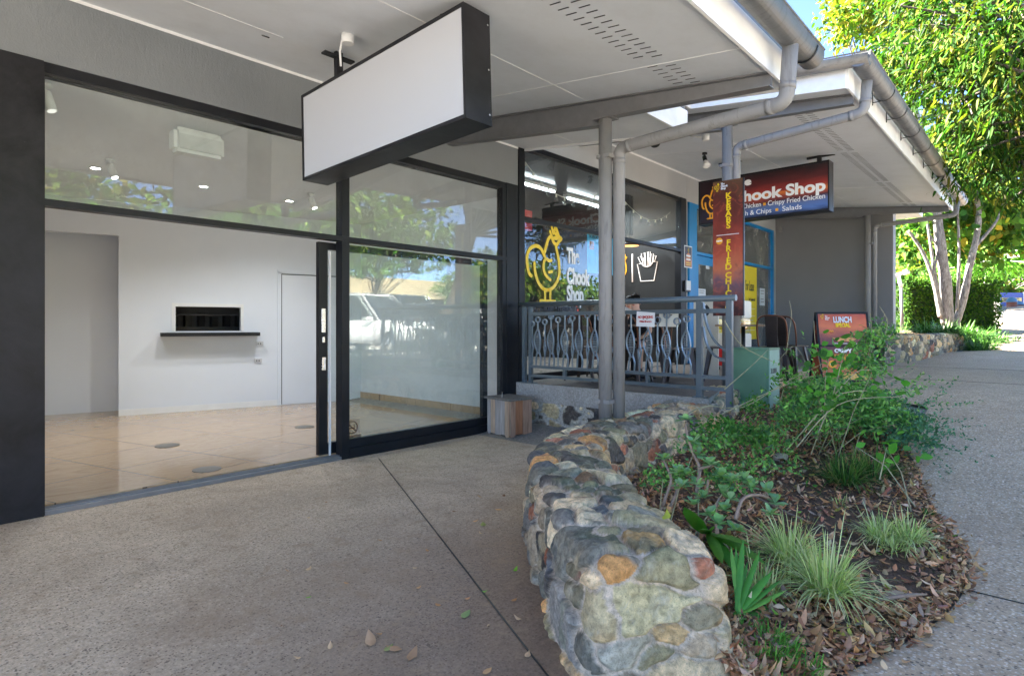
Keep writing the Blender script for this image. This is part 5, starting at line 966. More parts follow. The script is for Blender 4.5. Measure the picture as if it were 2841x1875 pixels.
# ================================================================ GREEN CABINET
gc = thing('electrical_cabinet', 'green metal electrical cabinet with pale side at the corner of the garden bed', 'cabinet', (7.2, 2.7, .2))
gp = [onX(2037, 961, 6.98), onX(2131, 961, 6.98)]; ya, yb = gp[0].y, gp[1].y
b = MB(); b.box((6.98, yb + .0, .15), (7.34, ya + .02, 1.075), bev=.012); b.build('door_panel', 'green', gc); b = MB(); b.box((6.995, yb - .012, .15), (7.33, yb - .0005, 1.068), bev=.003); b.build('side_panel', 'greenside', gc)
b = MB(); b.box((6.965, yb - .02, 1.066), (7.355, ya + .03, 1.09), bev=.01); b.build('lid', 'green', gc)
text('3L08H', .085, 'dtxt', gc, (7.13, yb - .013, .80), B_NY, xs=.9)
# ================================================================ CAFE FURNITURE
def chair(lab, x, y, rz, bron=True):
    e = thing('cafe_chair', lab, 'chair', (x, y, .6), rz, 'metal cafe chairs on the terrace'); k = dict(world=False)
    b = MB(); b.prism([(-.19, -.18, .44), (.19, -.18, .44), (.17, .19, .44), (-.17, .19, .44)], (0, 0, .022)); b.build('seat', 'gunmetal', e, False)
    for sx_ in (-1, 1):
        for sy in (-1, 1):
            t_ = Vector((sx_ * .16, sy * .16, .44)); q = Vector((sx_ * .22, sy * .22, 0)); u = Vector((-sx_ * .03, 0, 0)); v = Vector((0, -sy * .03, 0))
            b = MB(); b._t([t_, t_ + u * 2, t_ + v * 2, q, q + u, q + v], [(0, 1, 4, 3), (0, 3, 5, 2), (1, 2, 5, 4), (0, 2, 1), (3, 4, 5)]); b.build('leg', 'gunmetal', e, False)
    P_, _ = smooth([(-.18, .17, .45), (-.19, .20, .62), (-.18, .24, .80), (-.12, .26, .87), (0, .265, .885), (.12, .26, .87), (.18, .24, .80), (.19, .20, .62), (.18, .17, .45)], 40)
    b = MB(); b.tube([tuple(p) for p in P_], .012, 8); b.build('back_frame', 'bronze', e, False)
    b = MB(); b.prism([(-.07, .185, .46), (.07, .185, .46), (.08, .262, .875), (-.08, .262, .875)], (0, .006, 0)); b.build('backrest', 'gunmetal', e, False); return e
chair('cafe chair nearest the takeaway window, left end of the terrace', 6.75, 4.75, R_(100)); chair('cafe chair in front of the left table, back to the railing', 6.95, 4.15, R_(95))
chair('cafe chair under the person in black seen from behind', 7.35, 4.05 + .75, R_(150)); chair('cafe chair under the person in black shorts', 7.95, 4.35, R_(-80))
chair('bronze backed cafe chair standing empty behind the right half of the railing', 7.2, 3.55, R_(20)); chair('cafe chair between the two right railing posts', 7.95, 3.35, R_(200))
chair('bronze backed cafe chair just right of the green cabinet', 8.55, 2.82, R_(95)); chair('bronze backed cafe chair at the far right beside the yellow poster', 9.35, 2.88, R_(80))
def table(lab, x, y, rz=0):
    e = thing('cafe_table', lab, 'table', (x, y, .6), rz, 'square cafe tables'); b = MB(); b.box((-.34, -.34, .735), (.34, .34, .765), bev=.004); b.build('tabletop', plain('table_oak', (.32, .22, .14), .45), e, False)
    b = MB(); b.cyl((0, 0, .03), (0, 0, .735), .03); b.build('pedestal', 'blk', e, False)
    for a in range(4): d = Vector((math.cos(a * math.pi / 2 + .78), math.sin(a * math.pi / 2 + .78), 0)); b = MB(); b.tube([Vector((0, 0, .06)), d * .16 + Vector((0, 0, .035)), d * .33 + Vector((0, 0, .014))], [.03, .025, .014], 8); b.build('foot', 'blk', e, False)
table('square timber cafe table with black base where the people sit', 7.3, 4.33, .1); table('square timber cafe table at the right end of the terrace', 8.9, 3.4, .2)
# capsule vending machine and round sandwich sign
vm = thing('capsule_vending_machine', 'white toy capsule vending machine with red base beside the blue door', 'vending machine', (9.9, 3.95, .6)); 
b = MB(); b.box((-.2, -.26, .08), (.2, .26, .36), bev=.02); b.build('red_base', 'red', vm, False); b = MB(); b.box((-.18, -.24, .37), (.18, .24, .62), bev=.015); b.build('body', 'ivory', vm, False); b = MB(); b.box((-.18, -.24, .86), (.18, .24, 1.16), bev=.02); b.build('top_housing', 'ivory', vm, False)
b = MB(); b.box((-.17, -.23, .621), (.17, .23, .859), bev=.02); b.build('clear_tank', glassm('tank_glass', 1.5, (.9, .92, .93), .15), vm, False)
for k in range(14): b = MB(); b.lathe((-.1 + .1 * (k % 3), -.17 + .085 * (k % 5), .66 + .06 * (k // 5)), [(.005, -.04), (.03, -.025), (.04, 0), (.03, .025), (.005, .04)], 10); b.build('capsule', ['ora', 'wht', 'blue', 'red', 'yel'][k % 5], vm, False)
for sx_ in (-1, 1):
    for sy in (-1, 1): b = MB(); b.lathe((sx_ * .15 - .012, sy * .2, .035), [(.034, 0), (.034, .024)], 14, (1, 0, 0)); b.build('castor', 'blk', vm, False)
b = MB(); b.lathe((-.18, 0, .50), [(.05, 0), (.05, .012)], 20, (-1, 0, 0)); b.build('coin_dial', 'chrome', vm, False)
cs = thing('round_logo_board', 'pale board with round black swirl emblem behind the railing end', 'sign', (8.7, 3.35 + .62, .6)); p = onX(1945, 858, 8.7); q = onX(1975, 858, 8.7)
b = MB(); b.box((8.7, q.y - .1, .6), (8.72, p.y + .12, p.z + .16)); b.build('board', 'ivory', cs)
b = MB(); b.lathe((8.699, p.y - .04, p.z - .02), [(.10, 0), (.10, .004)], 28, (-1, 0, 0)); b.build('round_emblem', 'blk', cs)
b = MB(); b.tube([(8.69, p.y - .04 + math.cos(a) * (.02 + .045 * a / 6.3), p.z - .02 + math.sin(a) * (.03 + .05 * a / 6.3)) for a in [i * .35 for i in range(25)]], .006, 6); b.build('swirl', 'wtxt', cs)
# ================================================================ PEOPLE
def person(lab, loc, rz, pose, parts=(), group=None):
    """joints in local metres (facing -Y before rotation), one skinned surface"""
    e = thing('person', lab, 'person', loc, rz)
    J, E_, R = pose
    me = bpy.data.meshes.new('body'); me.from_pydata([J[k] for k in J], [(list(J).index(a), list(J).index(b)) for a, b in E_], [])
    o = link('body', me, parts[0] if parts else 'skin', e, False); sk = o.modifiers.new('skin', 'SKIN'); 
    for i, k in enumerate(J): v = me.skin_vertices[0].data[i]; r = R[k]; v.radius = r if isinstance(r, tuple) else (r, r)
    me.skin_vertices[0].data[list(J).index('pelvis')].use_root = True; s = o.modifiers.new('sub', 'SUBSURF'); s.levels = 2; s.render_levels = 2
    for p in me.polygons: p.use_smooth = True
    return e, o
def chainskin(name, pts, rad, mat, e):
    me = bpy.data.meshes.new(name); me.from_pydata([tuple(p) for p in pts], [(i, i + 1) for i in range(len(pts) - 1)], []); o = link(name, me, mat, e, False); o.modifiers.new('skin', 'SKIN')
    for i in range(len(pts)): r = rad[i]; me.skin_vertices[0].data[i].radius = r if isinstance(r, tuple) else (r, r)
    me.skin_vertices[0].data[0].use_root = True; s = o.modifiers.new('sub', 'SUBSURF'); s.levels = 2; s.render_levels = 2; o.modifiers['skin'].use_smooth_shade = True; return o
def ell(name, c, r, mat, e, seg=24, cut=None, nz=0):
    b = MB(); bmesh.ops.create_uvsphere(b.bm, u_segments=seg, v_segments=seg // 2 + 2, radius=1)
    for v in b.bm.verts:
        k = 1 + nz * (math.sin(v.co.x * 9) * math.sin(v.co.y * 11 + 1) * math.sin(v.co.z * 8)); v.co = Vector((v.co.x * r[0] * k + c[0], v.co.y * r[1] * k + c[1], v.co.z * r[2] * k + c[2]))
    if cut: bmesh.ops.delete(b.bm, geom=[v for v in b.bm.verts if cut(v.co)], context='VERTS')
    for f_ in b.bm.faces: f_.smooth = True
    return b.build(name, mat, e, False)
def sitting(lab, loc, rz, top='cloth', shorts='cloth', hairc='hair', lean=0.0, legbare=True, handknee=True, vest=False):
    J = dict(pelvis=(0, 0, .50), belly=(0, -.02 - lean * .3, .62), chest=(0, -.04 - lean * .7, .82), neckb=(0, -.05 - lean, .97), neck=(0, -.07 - lean, 1.04), head=(0, -.10 - lean, 1.13), crown=(0, -.09 - lean, 1.22),
             hl=(.09, -.02, .49), kl=(.16, -.42, .50), al=(.15, -.40, .09), tl=(.16, -.55, .04), hr=(-.09, -.02, .49), kr=(-.17, -.43, .50), ar=(-.20, -.34, .09), tr=(-.22, -.49, .04),
             sl=(.17, -.04 - lean, .93), el=(.25, -.16 - lean, .70), wl=(.16, -.40, .60) if handknee else (.14, -.42 - lean, .78), sr=(-.17, -.04 - lean, .93), er=(-.26, -.22 - lean, .73), wr=(-.10, -.44 - lean, .79))
    E_ = [('pelvis', 'belly'), ('belly', 'chest'), ('chest', 'neckb'), ('neckb', 'neck'), ('neck', 'head'), ('head', 'crown'), ('pelvis', 'hl'), ('hl', 'kl'), ('kl', 'al'), ('al', 'tl'), ('pelvis', 'hr'), ('hr', 'kr'), ('kr', 'ar'), ('ar', 'tr'), ('neckb', 'sl'), ('sl', 'el'), ('el', 'wl'), ('neckb', 'sr'), ('sr', 'er'), ('er', 'wr')]
    R = dict(pelvis=(.15, .12), belly=(.15, .115), chest=(.165, .12), neckb=(.10, .08), neck=.052, head=(.075, .088), crown=(.06, .07), hl=.09, kl=.062, al=.038, tl=.035, hr=.09, kr=.062, ar=.038, tr=.035, sl=.058, el=.042, wl=.028, sr=.058, er=.042, wr=.028)
    e, o = person(lab, loc, rz, (J, E_, R), ('skin',)); e.scale = (.95, .95, .95)
    V = lambda k: Vector(J[k])
    chainskin('shirt', [V('pelvis') + Vector((0, 0, .02)), V('belly'), V('chest'), V('neckb'), V('neckb').lerp(V('neck'), .45)], [(.175, .145), (.175, .14), (.20, .15), (.15, .11), (.075, .07)], top, e)
    for s_, sh, el_ in (('l', 'sl', 'el'), ('r', 'sr', 'er')): chainskin('sleeve', [V('neckb').lerp(V(sh), .5), V(sh), V(sh).lerp(V(el_), .75)], [.08, .078, .062], top, e)
    for s_ in 'lr': chainskin('shorts_leg', [Vector((0, -.0, .5)), V('h' + s_), V('h' + s_).lerp(V('k' + s_), .62)], [.12, .115, .092], shorts, e)
    for s_ in 'lr':
        a, t_ = V('a' + s_), V('t' + s_); chainskin('shoe', [a + Vector((0, .05, -.045)), a + Vector((0, -.02, -.035)), a.lerp(t_, .7) + Vector((0, 0, -.02)), t_ + Vector((0, -.03, -.005))], [.042, .05, .046, .034], 'blk', e); chainskin('sock', [a + Vector((0, 0, .10)), a + Vector((0, 0, .02)), a + Vector((0, 0, -.03))], [.046, .047, .05], 'blk', e)
    if legbare: c = V('kr').lerp(V('ar'), .38); chainskin('knee_band', [c + Vector((0, 0, .10)), c, c + Vector((0, 0, -.10))], [.068, .066, .058], 'blk', e)
    # head details
    hc = V('head') + Vector((0, 0, .015))
    ell('hair_cap', (hc.x, hc.y + .028, hc.z + .045), (.088, .098, .10), hairc, e, cut=lambda v: v.y < hc.y - .015 and v.z < hc.z + .098, nz=.06)
    for s_ in (-1, 1):
        ell('ear', (hc.x + s_ * .082, hc.y + .01, hc.z), (.012, .022, .032), 'skin', e, 10); ell('eye', (hc.x + s_ * .032, hc.y - .083, hc.z + .02), (.012, .008, .008), 'blk', e, 10); ell('eyebrow', (hc.x + s_ * .032, hc.y - .086, hc.z + .04), (.02, .006, .005), 'hair', e, 10)
    ell('nose', (hc.x, hc.y - .098, hc.z - .005), (.013, .018, .024), 'skin', e, 12); ell('mouth', (hc.x, hc.y - .088, hc.z - .043), (.024, .007, .006), 'rtxt', e, 10)
    # hands: palm and five fingers each
    for s_, w_, el_ in ((1, 'wl', 'el'), (-1, 'wr', 'er')):
        wv, d = V(w_), (V(w_) - V(el_)).normalized(); d = Vector((d.x, d.y, d.z * .3)).normalized(); sd2 = d.cross(Vector((0, 0, 1))).normalized()
        chainskin('palm', [wv, wv + d * .045, wv + d * .085], [(.030, .022), (.040, .018), (.038, .016)], 'skin', e)
        for k in range(4):
            o2 = wv + d * .085 + sd2 * (-.028 + .019 * k); L_ = (.062, .074, .070, .055)[k]; chainskin('finger', [o2 - d * .02, o2 + d * L_ * .5 + Vector((0, 0, .004)), o2 + d * L_ * .8 + Vector((0, 0, -.008)), o2 + d * L_ + Vector((0, 0, -.022))], [.009, .0088, .008, .007], 'skin', e)
        o2 = wv + d * .03 - sd2 * s_ * .03; chainskin('thumb', [o2, o2 - sd2 * s_ * .022 + d * .03, o2 - sd2 * s_ * .026 + d * .058], [.012, .010, .009], 'skin', e)
    return e
sitting('person in black shirt and shorts with bare legs and a black knee band, seated', (7.82, 4.56, .6), R_(-76), lean=.03)
sitting('person in black seen from behind, bent over the table left of the grey post', (6.98, 4.62, .6), R_(108), lean=.12, legbare=False, handknee=False)
sitting('person in yellow high visibility vest, mostly hidden behind the grey post', (8.38, 5.0, .6), R_(-70), top='hivis', lean=.05, legbare=False, handknee=False)
e = thing('menu_sheet', 'white folded menu sheet held up at the table', 'menu', (7.55, 4.45, 1.4)); b = MB(); P_ = [onD(*z6(*p), d) for p, d in (((1000, 262), 7.9), ((1130, 325), 7.7), ((1148, 345), 7.7), ((1000, 335), 7.9))]; b.prism(P_, (.004, 0, 0)); b.build('sheet', 'wht', e)
# ================================================================ GARDEN BED
inn = [(2.32, 1.15), (2.75, 1.7), (3.05, 2.1), (3.4, 2.42), (3.9, 2.62), (4.5, 2.75), (5.2, 2.8), (6.0, 2.8), (6.9, 2.95), (7.9, 3.15)]
out = [(2.14, .70), (2.55, .60), (3.0, .46), (3.46, .36), (3.93, .33), (4.44, .39), (5.31, .66), (6.4, .95), (7.4, 1.35), (8.3, 2.0)]
IP, _ = smooth(inn, 90); OP, _ = smooth(out, 90); V = []
def bedz(x, y, f): return gz(x) + .012 + .10 * math.sin(min(1, f * 1.3) * math.pi * .5) * (1 - .15 * f) + .015 * math.sin(x * 5 + y * 3) * math.sin(y * 7) * min(1, f * 5)
def bedpt(u, f):     # u along, f 0 at path edge .. 1 at wall
    i = min(int(u * 89), 88); k = u * 89 - i; a = OP[i] * (1 - k) + OP[i + 1] * k; c = IP[i] * (1 - k) + IP[i + 1] * k; p = a * (1 - f) + c * f; return p[0], p[1], bedz(p[0], p[1], f)
for i in range(90):
    for j in range(31): V.append(bedpt(i / 89, j / 30))
V = np.array(V); V[:, 2] += rng.normal(0, .004, len(V)); so = npmesh('garden_soil', V, gridF(90, 31), 'soil', smooth=True); tag(so, kind='structure')
b = MB(); P_ = [(x, y, gz(x) + .008) for x, y in OP]; b.strip(P_, .004, .012, (0, 0, 1)); tag(b.build('bed_edge', 'blk'), kind='structure')
# leaf litter
DRY = [(.50, .25, .12), (.62, .36, .19), (.36, .17, .085), (.70, .48, .30), (.27, .13, .07), (.55, .29, .15), (.42, .28, .19)]
def litter(n, uvf, lmin, lmax, cols, tilt=.35, lift=.012):
    P_ = np.array([uvf() for _ in range(n)]); P_[:, 2] += rng.uniform(.004, lift * 2.5, n); a = rng.uniform(0, 6.283, n); d = np.stack([np.cos(a), np.sin(a), rng.normal(0, tilt, n)], 1)
    s_ = np.stack([-np.sin(a), np.cos(a), rng.normal(0, tilt * 1.3, n)], 1); L = rng.uniform(lmin, lmax, n); return blades(P_, d, L, L * rng.uniform(.16, .30, n), rng.normal(.0, .35, n), [(0, .05), (.2, .7), (.5, 1), (.8, .6), (1, .04)], cols, side=s_, fold=.5)
def ub():
    while True:
        u, f = random.random() ** 1.5, random.random()
        if f < .004: continue
        x_, y_, z_ = bedpt(u, f)
        if math.sin(x_ * 5.3 + 1) * math.sin(y_ * 6.1 + x_ * 2) < -.25 and random.random() < .6: continue
        if .18 < u < .42 and .12 < f < .45 and random.random() < .62: continue
        return bedpt(u, f)
def ue():
    u, f = random.random() ** 1.3, random.gauss(.02, .022); x, y, z = bedpt(u, f); return x, y, (gz(x) + .012 if f < 0 else z)
v_, f_, c_ = join([litter(14000, ub, .016, .072, pal(14000, DRY, .25)), litter(1800, ue, .015, .06, pal(1800, DRY, .25)), litter(420, lambda: bedpt(random.random(), random.random()), .03, .06, pal(420, [(.45, .42, .08), (.2, .38, .06), (.5, .32, .1)], .2))]); tag(npmesh('leaf_litter', v_, f_, 'dry', None, c_), kind='stuff')
v_, f_, c_ = litter(14000, lambda: bedpt(random.random() ** 1.3, random.uniform(-.015, 1)), .008, .028, pal(14000, [(.13, .075, .045), (.24, .135, .075), (.36, .22, .13)], .3), .5); tag(npmesh('bark_mulch', v_, f_, 'dry', None, c_), kind='stuff')
# single fallen leaves on the paving and on the footpath
def fleaf(px, py, L, c, lab, grp, zz=0.006, a=None):
    p = onZ(px, py, zz); a = random.uniform(0, 6.28) if a is None else a; base = np.array([[0, 0, .004]]); d = np.array([[math.cos(a), math.sin(a), .1]]); s_ = np.array([[-math.sin(a), math.cos(a), random.uniform(-.4, .4)]])
    v, f, cc = blades(base, d, [L], [L * .27], [-.25 * random.choice((1, -.2))], [(0, .04), (.12, .5), (.3, .9), (.5, 1), (.7, .75), (.88, .35), (1, .03)], np.array([c]), side=s_, fold=.6); v = v + rng.normal(0, L * .015, v.shape)
    v[:, 2] = np.maximum(v[:, 2], .001); o = npmesh('fallen_leaf', v, f, 'dry', None, cc, world=False); o.location = p; tag(o, lab, 'leaf', grp)
T = lambda x, y: (700 + x / 2.509, 1250 + y / 2.509)
for (x, y, L) in ((375, 835, .05), (675, 925, .035), (905, 625, .03), (1230, 700, .035), (1115, 815, .03), (1140, 960, .035), (1275, 1065, .04), (205, 1215, .035), (905, 1270, .035), (540, 1385, .04), (340, 1440, .03), (1480, 1030, .03), (1640, 1210, .03), (1605, 1555, .05), (1690, 410, .05), (1600, 325, .04), (1750, 320, .05), (1535, 490, .045), (1420, 425, .035), (1875, 1175, .04), (1905, 1440, .05), (1600, 580, .03), (1840, 1030, .04), (260, 840, .025), (520, 355, .03), (405, 465, .025)):
    fleaf(*T(x, y), L, DRY[random.randrange(6)], 'small dry brown leaf lying on the grey paving', 'dry leaves scattered on the paving')
fleaf(*T(830, 1360), .085, (.52, .33, .2), 'largest dry tan leaf on the paving, low in the foreground', None); fleaf(*T(1040, 1385), .075, (.5, .3, .18), 'curled tan leaf just right of the largest leaf on the paving', None); fleaf(*T(1085, 1460), .07, (.4, .24, .14), 'crumpled brown leaf cluster on the paving foreground', None)
fleaf(*T(1460, 1165), .075, (.30, .40, .16), 'pale green leaf on the paving below the joint', None, a=.3); fleaf(*T(1605, 525), .07, (.32, .36, .12), 'yellow green leaf on the brown stained paving beside the wall', None, a=.8)
fleaf(*T(915, 1395), .055, (.34, .36, .14), 'thin olive leaf beside the largest leaf', None, a=.2); fleaf(*T(1820, 840), .04, (.2, .42, .05), 'bright green leaf against the foot of the stone wall', None); fleaf(*T(370, 1025), .03, (.2, .38, .08), 'tiny green leaf on the open paving', None); fleaf(*T(1600, 980), .03, (.25, .42, .1), 'small green leaf on the paving joint', None)
for px, py in ((2535, 1300), (2725, 1245), (2500, 1830), (2725, 1395), (2590, 1790)): fleaf(px, py, .04, DRY[random.randrange(6)], 'dry brown leaf lying on the pebbled footpath', 'dry leaves on the footpath', .012)
fleaf(1842, 1442, .07, (.42, .44, .06), 'yellow green leaf lying on top of the stone wall', None, .50, a=.3)
fleaf(2120, 1120 + 3, .10, (.5, .22, .08), 'orange brown curled leaf on the slab by the railing foot', None, .61)
# loose rock and fallen sticks
rk = onZ(2166, 1278, .14); b = MB(); bmesh.ops.create_icosphere(b.bm, subdivisions=3, radius=1)
for v in b.bm.verts:
    q = v.co.normalized(); m_ = max(abs(q.x), abs(q.y), abs(q.z)); q = q / (m_ ** .75); v.co = Vector((q.x * .062, q.y * .055, q.z * .045)) * (1 + .06 * math.sin(q.x * 5 + q.y * 4) * math.cos(q.z * 6))
for f_ in b.bm.faces: f_.smooth = True
o = b.build('garden_rock', plain('pale_rock', (.42, .38, .29), .8, var=.25, scale=25, bs=.6)); o.location = rk + Vector((0, 0, .02)); tag(o, 'pale blocky rock lying in the leaf litter', 'rock')
for pts, r_, lab in (([(2450, 1660), (2520, 1650), (2570, 1648)], .009, 'grey stick lying on the mulch near the bed edge'), ([(2040, 1390), (2090, 1375), (2130, 1395), (2190, 1425), (2230, 1440)], .008, 'bent brown branch lying beside the succulent'), ([(2020, 1310), (2080, 1290), (2100, 1235), (2160, 1243), (2270, 1225)], .006, 'pale trailing stem over the leaf litter below the shrub')):
    b = MB(); P_ = [onZ(x, y, .13 + .02 * (i % 2)) for i, (x, y) in enumerate(pts)]; b.tube(P_, [r_] * (len(P_) - 1) + [r_ * .5], 8); tag(b.build('fallen_stick', 'stem'), lab, 'stick')
# grass tufts
def tuft(name, lab, c, n, L, wd, cols, spread=.10, out=.8, droop=.5, mat='leaf', grp=None, cat='grass tuft'):
    c = np.array(c); a = rng.uniform(0, 6.283, n); rr = rng.uniform(0, 1, n) ** .5; base = np.stack([c[0] + np.cos(a) * rr * spread, c[1] + np.sin(a) * rr * spread, np.full(n, c[2])], 1)
    tl_ = rng.uniform(.1, out, n); a2 = a + rng.normal(0, .5, n); d = np.stack([np.cos(a2) * tl_, np.sin(a2) * tl_, np.ones(n)], 1); LL = L * rng.uniform(.5, 1.1, n); s_ = np.stack([-np.sin(a2), np.cos(a2), rng.normal(0, .3, n)], 1)
    v, f, cc = blades(base, d, LL, np.full(n, wd), rng.uniform(.1, droop, n) + tl_ * .25, [(0, .7), (.3, 1), (.6, .8), (.85, .45), (1, .02)], cols, side=s_, fold=.35)
    e = thing(name, lab, cat, tuple(c), 0, grp); npmesh('leaf_blades', v, f, mat, e, cc); return e
VG = [(.56, .58, .28), (.68, .68, .38), (.34, .42, .15), (.48, .54, .22), (.76, .74, .45)]
for (px, py, n, L, lab) in ((2190, 1560, 230, .42, 'pale variegated grass tuft at the back left of the variegated pair'), (2290, 1650, 320, .45, 'pale variegated grass tuft closest to the camera'), (2120, 1640, 100, .30, 'small variegated grass tuft beside the stone wall end'), (2440, 1495, 160, .29, 'pale variegated tuft left in the clump near the bed edge'), (2520, 1500, 160, .27, 'pale variegated tuft right in the clump near the bed edge'), (2480, 1520, 60, .16, 'pale small variegated tuft in front of the bed edge clump'), (2330, 1395, 24, .11, 'tiny green seedling tuft on bare soil')):
    c = onZ(px, py, .08); tuft('variegated_grass', lab, c, n, L, .0034, pal(n, VG, .12), .06, 1.3, .6, grp='variegated grass tufts')
LG = [(.07, .15, .035), (.10, .2, .05), (.05, .11, .03), (.16, .27, .08), (.3, .3, .12)]
for (px, py, n, L, lab) in ((2340, 1340, 260, .42, 'dark green strappy grass clump at the middle of the bed, left'), (2420, 1325, 260, .42, 'dark green strappy grass clump at the middle of the bed, right')):
    c = onZ(px, py, .10); tuft('strappy_grass', lab, c, n, L, .0042, pal(n, LG, .15), .10, 1.2, .6, grp='dark green grass clumps')
c = onZ(2110, 1800, .06); tuft('weed_grass', 'soft bright green weeds at the foot of the wall end', c, 300, .12, .003, pal(300, [(.12, .3, .05), (.18, .38, .08)], .15), .14, 1.2, .5)
c = onZ(2190, 1860, .04); tuft('weed_grass', 'sparse green weeds among dry leaves at the bottom edge of the bed', c, 160, .10, .003, pal(160, [(.12, .3, .05), (.18, .38, .08)], .15), .13, 1.2, .5)
c = onZ(2575, 1428, .05); tuft('seedling', 'small dark green seedling at the path edge', c, 22, .07, .006, pal(22, [(.05, .14, .04)], .15), .02, 1.1, .4)
# ginger-like strap leaves by the wall end
def strap(lab, c, specs, name='ginger_plant', cols=((.10, .30, .05), (.16, .38, .07)), wd=.022, prof=((0, .25), (.2, .85), (.5, 1), (.8, .7), (1, .02))):
    e = thing(name, lab, 'plant', tuple(c)); c = np.array(c)
    for (dx, dy, dz, L, w_, dr) in specs:
        side = np.array([[-dy, dx, .15]]); v, f, cc = blades(c[None] + rng.normal(0, .01, (1, 3)), np.array([[dx, dy, dz]]), [L], [w_], [dr], [tuple(p) for p in prof], pal(1, cols, .12), side=side, fold=.35); npmesh('leaf', v, f, 'leafgloss', e, cc, smooth=True)
    return e
def toward(px, py, z, c): p = onZ(px, py, z); return p - Vector(c)
c = Vector(onZ(2045, 1700, .12))
sp_l = []
for (px, py, d_, w_) in ((2020, 1500, 0, .012), (2065, 1490, 0, .015), (2040, 1505, .1, .012), (2110, 1510, .1, .014), (2150, 1570, .0, .022), (2185, 1620, .1, .015), (2165, 1650, .0, .033), (2210, 1690, .1, .016), (2215, 1755, .1, .015), (2130, 1785, .1, .014), (2100, 1680, .1, .012), (2080, 1560, .1, .012), (2160, 1600, .1, .013)):
    dd = onD(px, py, 2.72) - c; L = dd.length; dd.normalize(); sp_l.append((dd.x, dd.y, dd.z, L, w_, .05))
strap('bright green strap leaved plant beside the near end of the stone wall', c, sp_l)
c = Vector(onZ(1960, 1480, .15)); sp_l = []
for (px, py, dist, w_) in ((1905, 1365, 3.0, .045), (1945, 1425, 2.9, .035), (2000, 1410, 2.9, .012), (2050, 1560, 2.75, .03), (2115, 1520, 2.75, .035), (2080, 1470, 2.85, .03), (2000, 1520, 2.8, .03)):
    dd = onD(px, py, dist) - c; L = dd.length; dd.normalize(); sp_l.append((dd.x, dd.y, dd.z, L, w_, .12))
strap('broad lobed bright green leaves rising between the wall and the succulent', c, sp_l, 'philodendron', cols=((.10, .34, .05), (.18, .42, .06)))
# succulent with paddle leaves
su = thing('jade_plant', 'succulent with thick brown stems and round pale green paddle leaves along the wall', 'plant', tuple(onZ(1900, 1400, .1)))
stems = [[(1838, 1405, 3.0), (1850, 1370, 3.0), (1862, 1330, 3.0), (1850, 1295, 3.05), (1838, 1275, 3.1)], [(1860, 1405, 3.0), (1875, 1370, 3.0), (1880, 1335, 3.0)], [(1930, 1395, 2.95), (1935, 1340, 2.95), (1942, 1300, 3.0), (1920, 1250, 3.05), (1905, 1200, 3.1), (1902, 1170, 3.15)], [(1960, 1370, 2.95), (1965, 1330, 2.95)], [(1940, 1300, 3.0), (1975, 1290, 2.95)], [(2040, 1440, 2.75), (2060, 1385, 2.8), (2100, 1372, 2.85), (2145, 1385, 2.9)], [(1990, 1480, 2.75), (1985, 1420, 2.8), (1995, 1380, 2.85)]]
for s_ in stems: b = MB(); P_, _ = smooth([tuple(onD(*p)) for p in s_], 14); b.tube([tuple(p) for p in P_], list(np.linspace(.0095, .005, 14)), 8); b.build('stem', 'stem', su)
heads = [(1902, 1165, 3.15, 9), (1920, 1228, 3.05, 8), (1935, 1262, 3.05, 9), (1842, 1272, 3.1, 7), (1880, 1310, 3.0, 9), (1905, 1318, 3.0, 9), (1970, 1290, 2.92, 12), (1935, 1345, 2.95, 9), (2000, 1320, 2.9, 10), (2030, 1335, 2.88, 10), (2005, 1365, 2.88, 9), (1950, 1380, 2.9, 10), (2065, 1330, 2.9, 8), (2085, 1350, 2.88, 8), (2010, 1415, 2.8, 12), (1970, 1430, 2.8, 9), (2130, 1365, 2.9, 8), (2150, 1395, 2.88, 6), (1995, 1455, 2.76, 9), (2040, 1470, 2.74, 8), (2025, 1385, 2.85, 8), (2140, 1425, 2.8, 7), (1925, 1400, 2.85, 7), (1890, 1350, 2.95, 6)]
for hx_, hy_, hd, n in heads:
    c = np.array(onD(hx_, hy_, hd)); n2 = n + 3; a = np.arange(n2) * 2.4 + rng.uniform(0, 6); el_ = rng.uniform(-.2, 1.1, n2); d = np.stack([np.cos(a) * np.cos(el_), np.sin(a) * np.cos(el_), np.sin(el_)], 1)
    v, f, cc = blades(np.tile(c, (n2, 1)), d, rng.uniform(.035, .06, n2), rng.uniform(.012, .019, n2), np.zeros(n2), [(0, .15), (.3, .6), (.6, 1), (.85, .8), (1, .2)], pal(n2, [(.20, .36, .16), (.28, .44, .22), (.24, .42, .12)], .1), fold=.25); npmesh('paddle_leaves', v, f, 'leafgloss', su, cc, smooth=True)
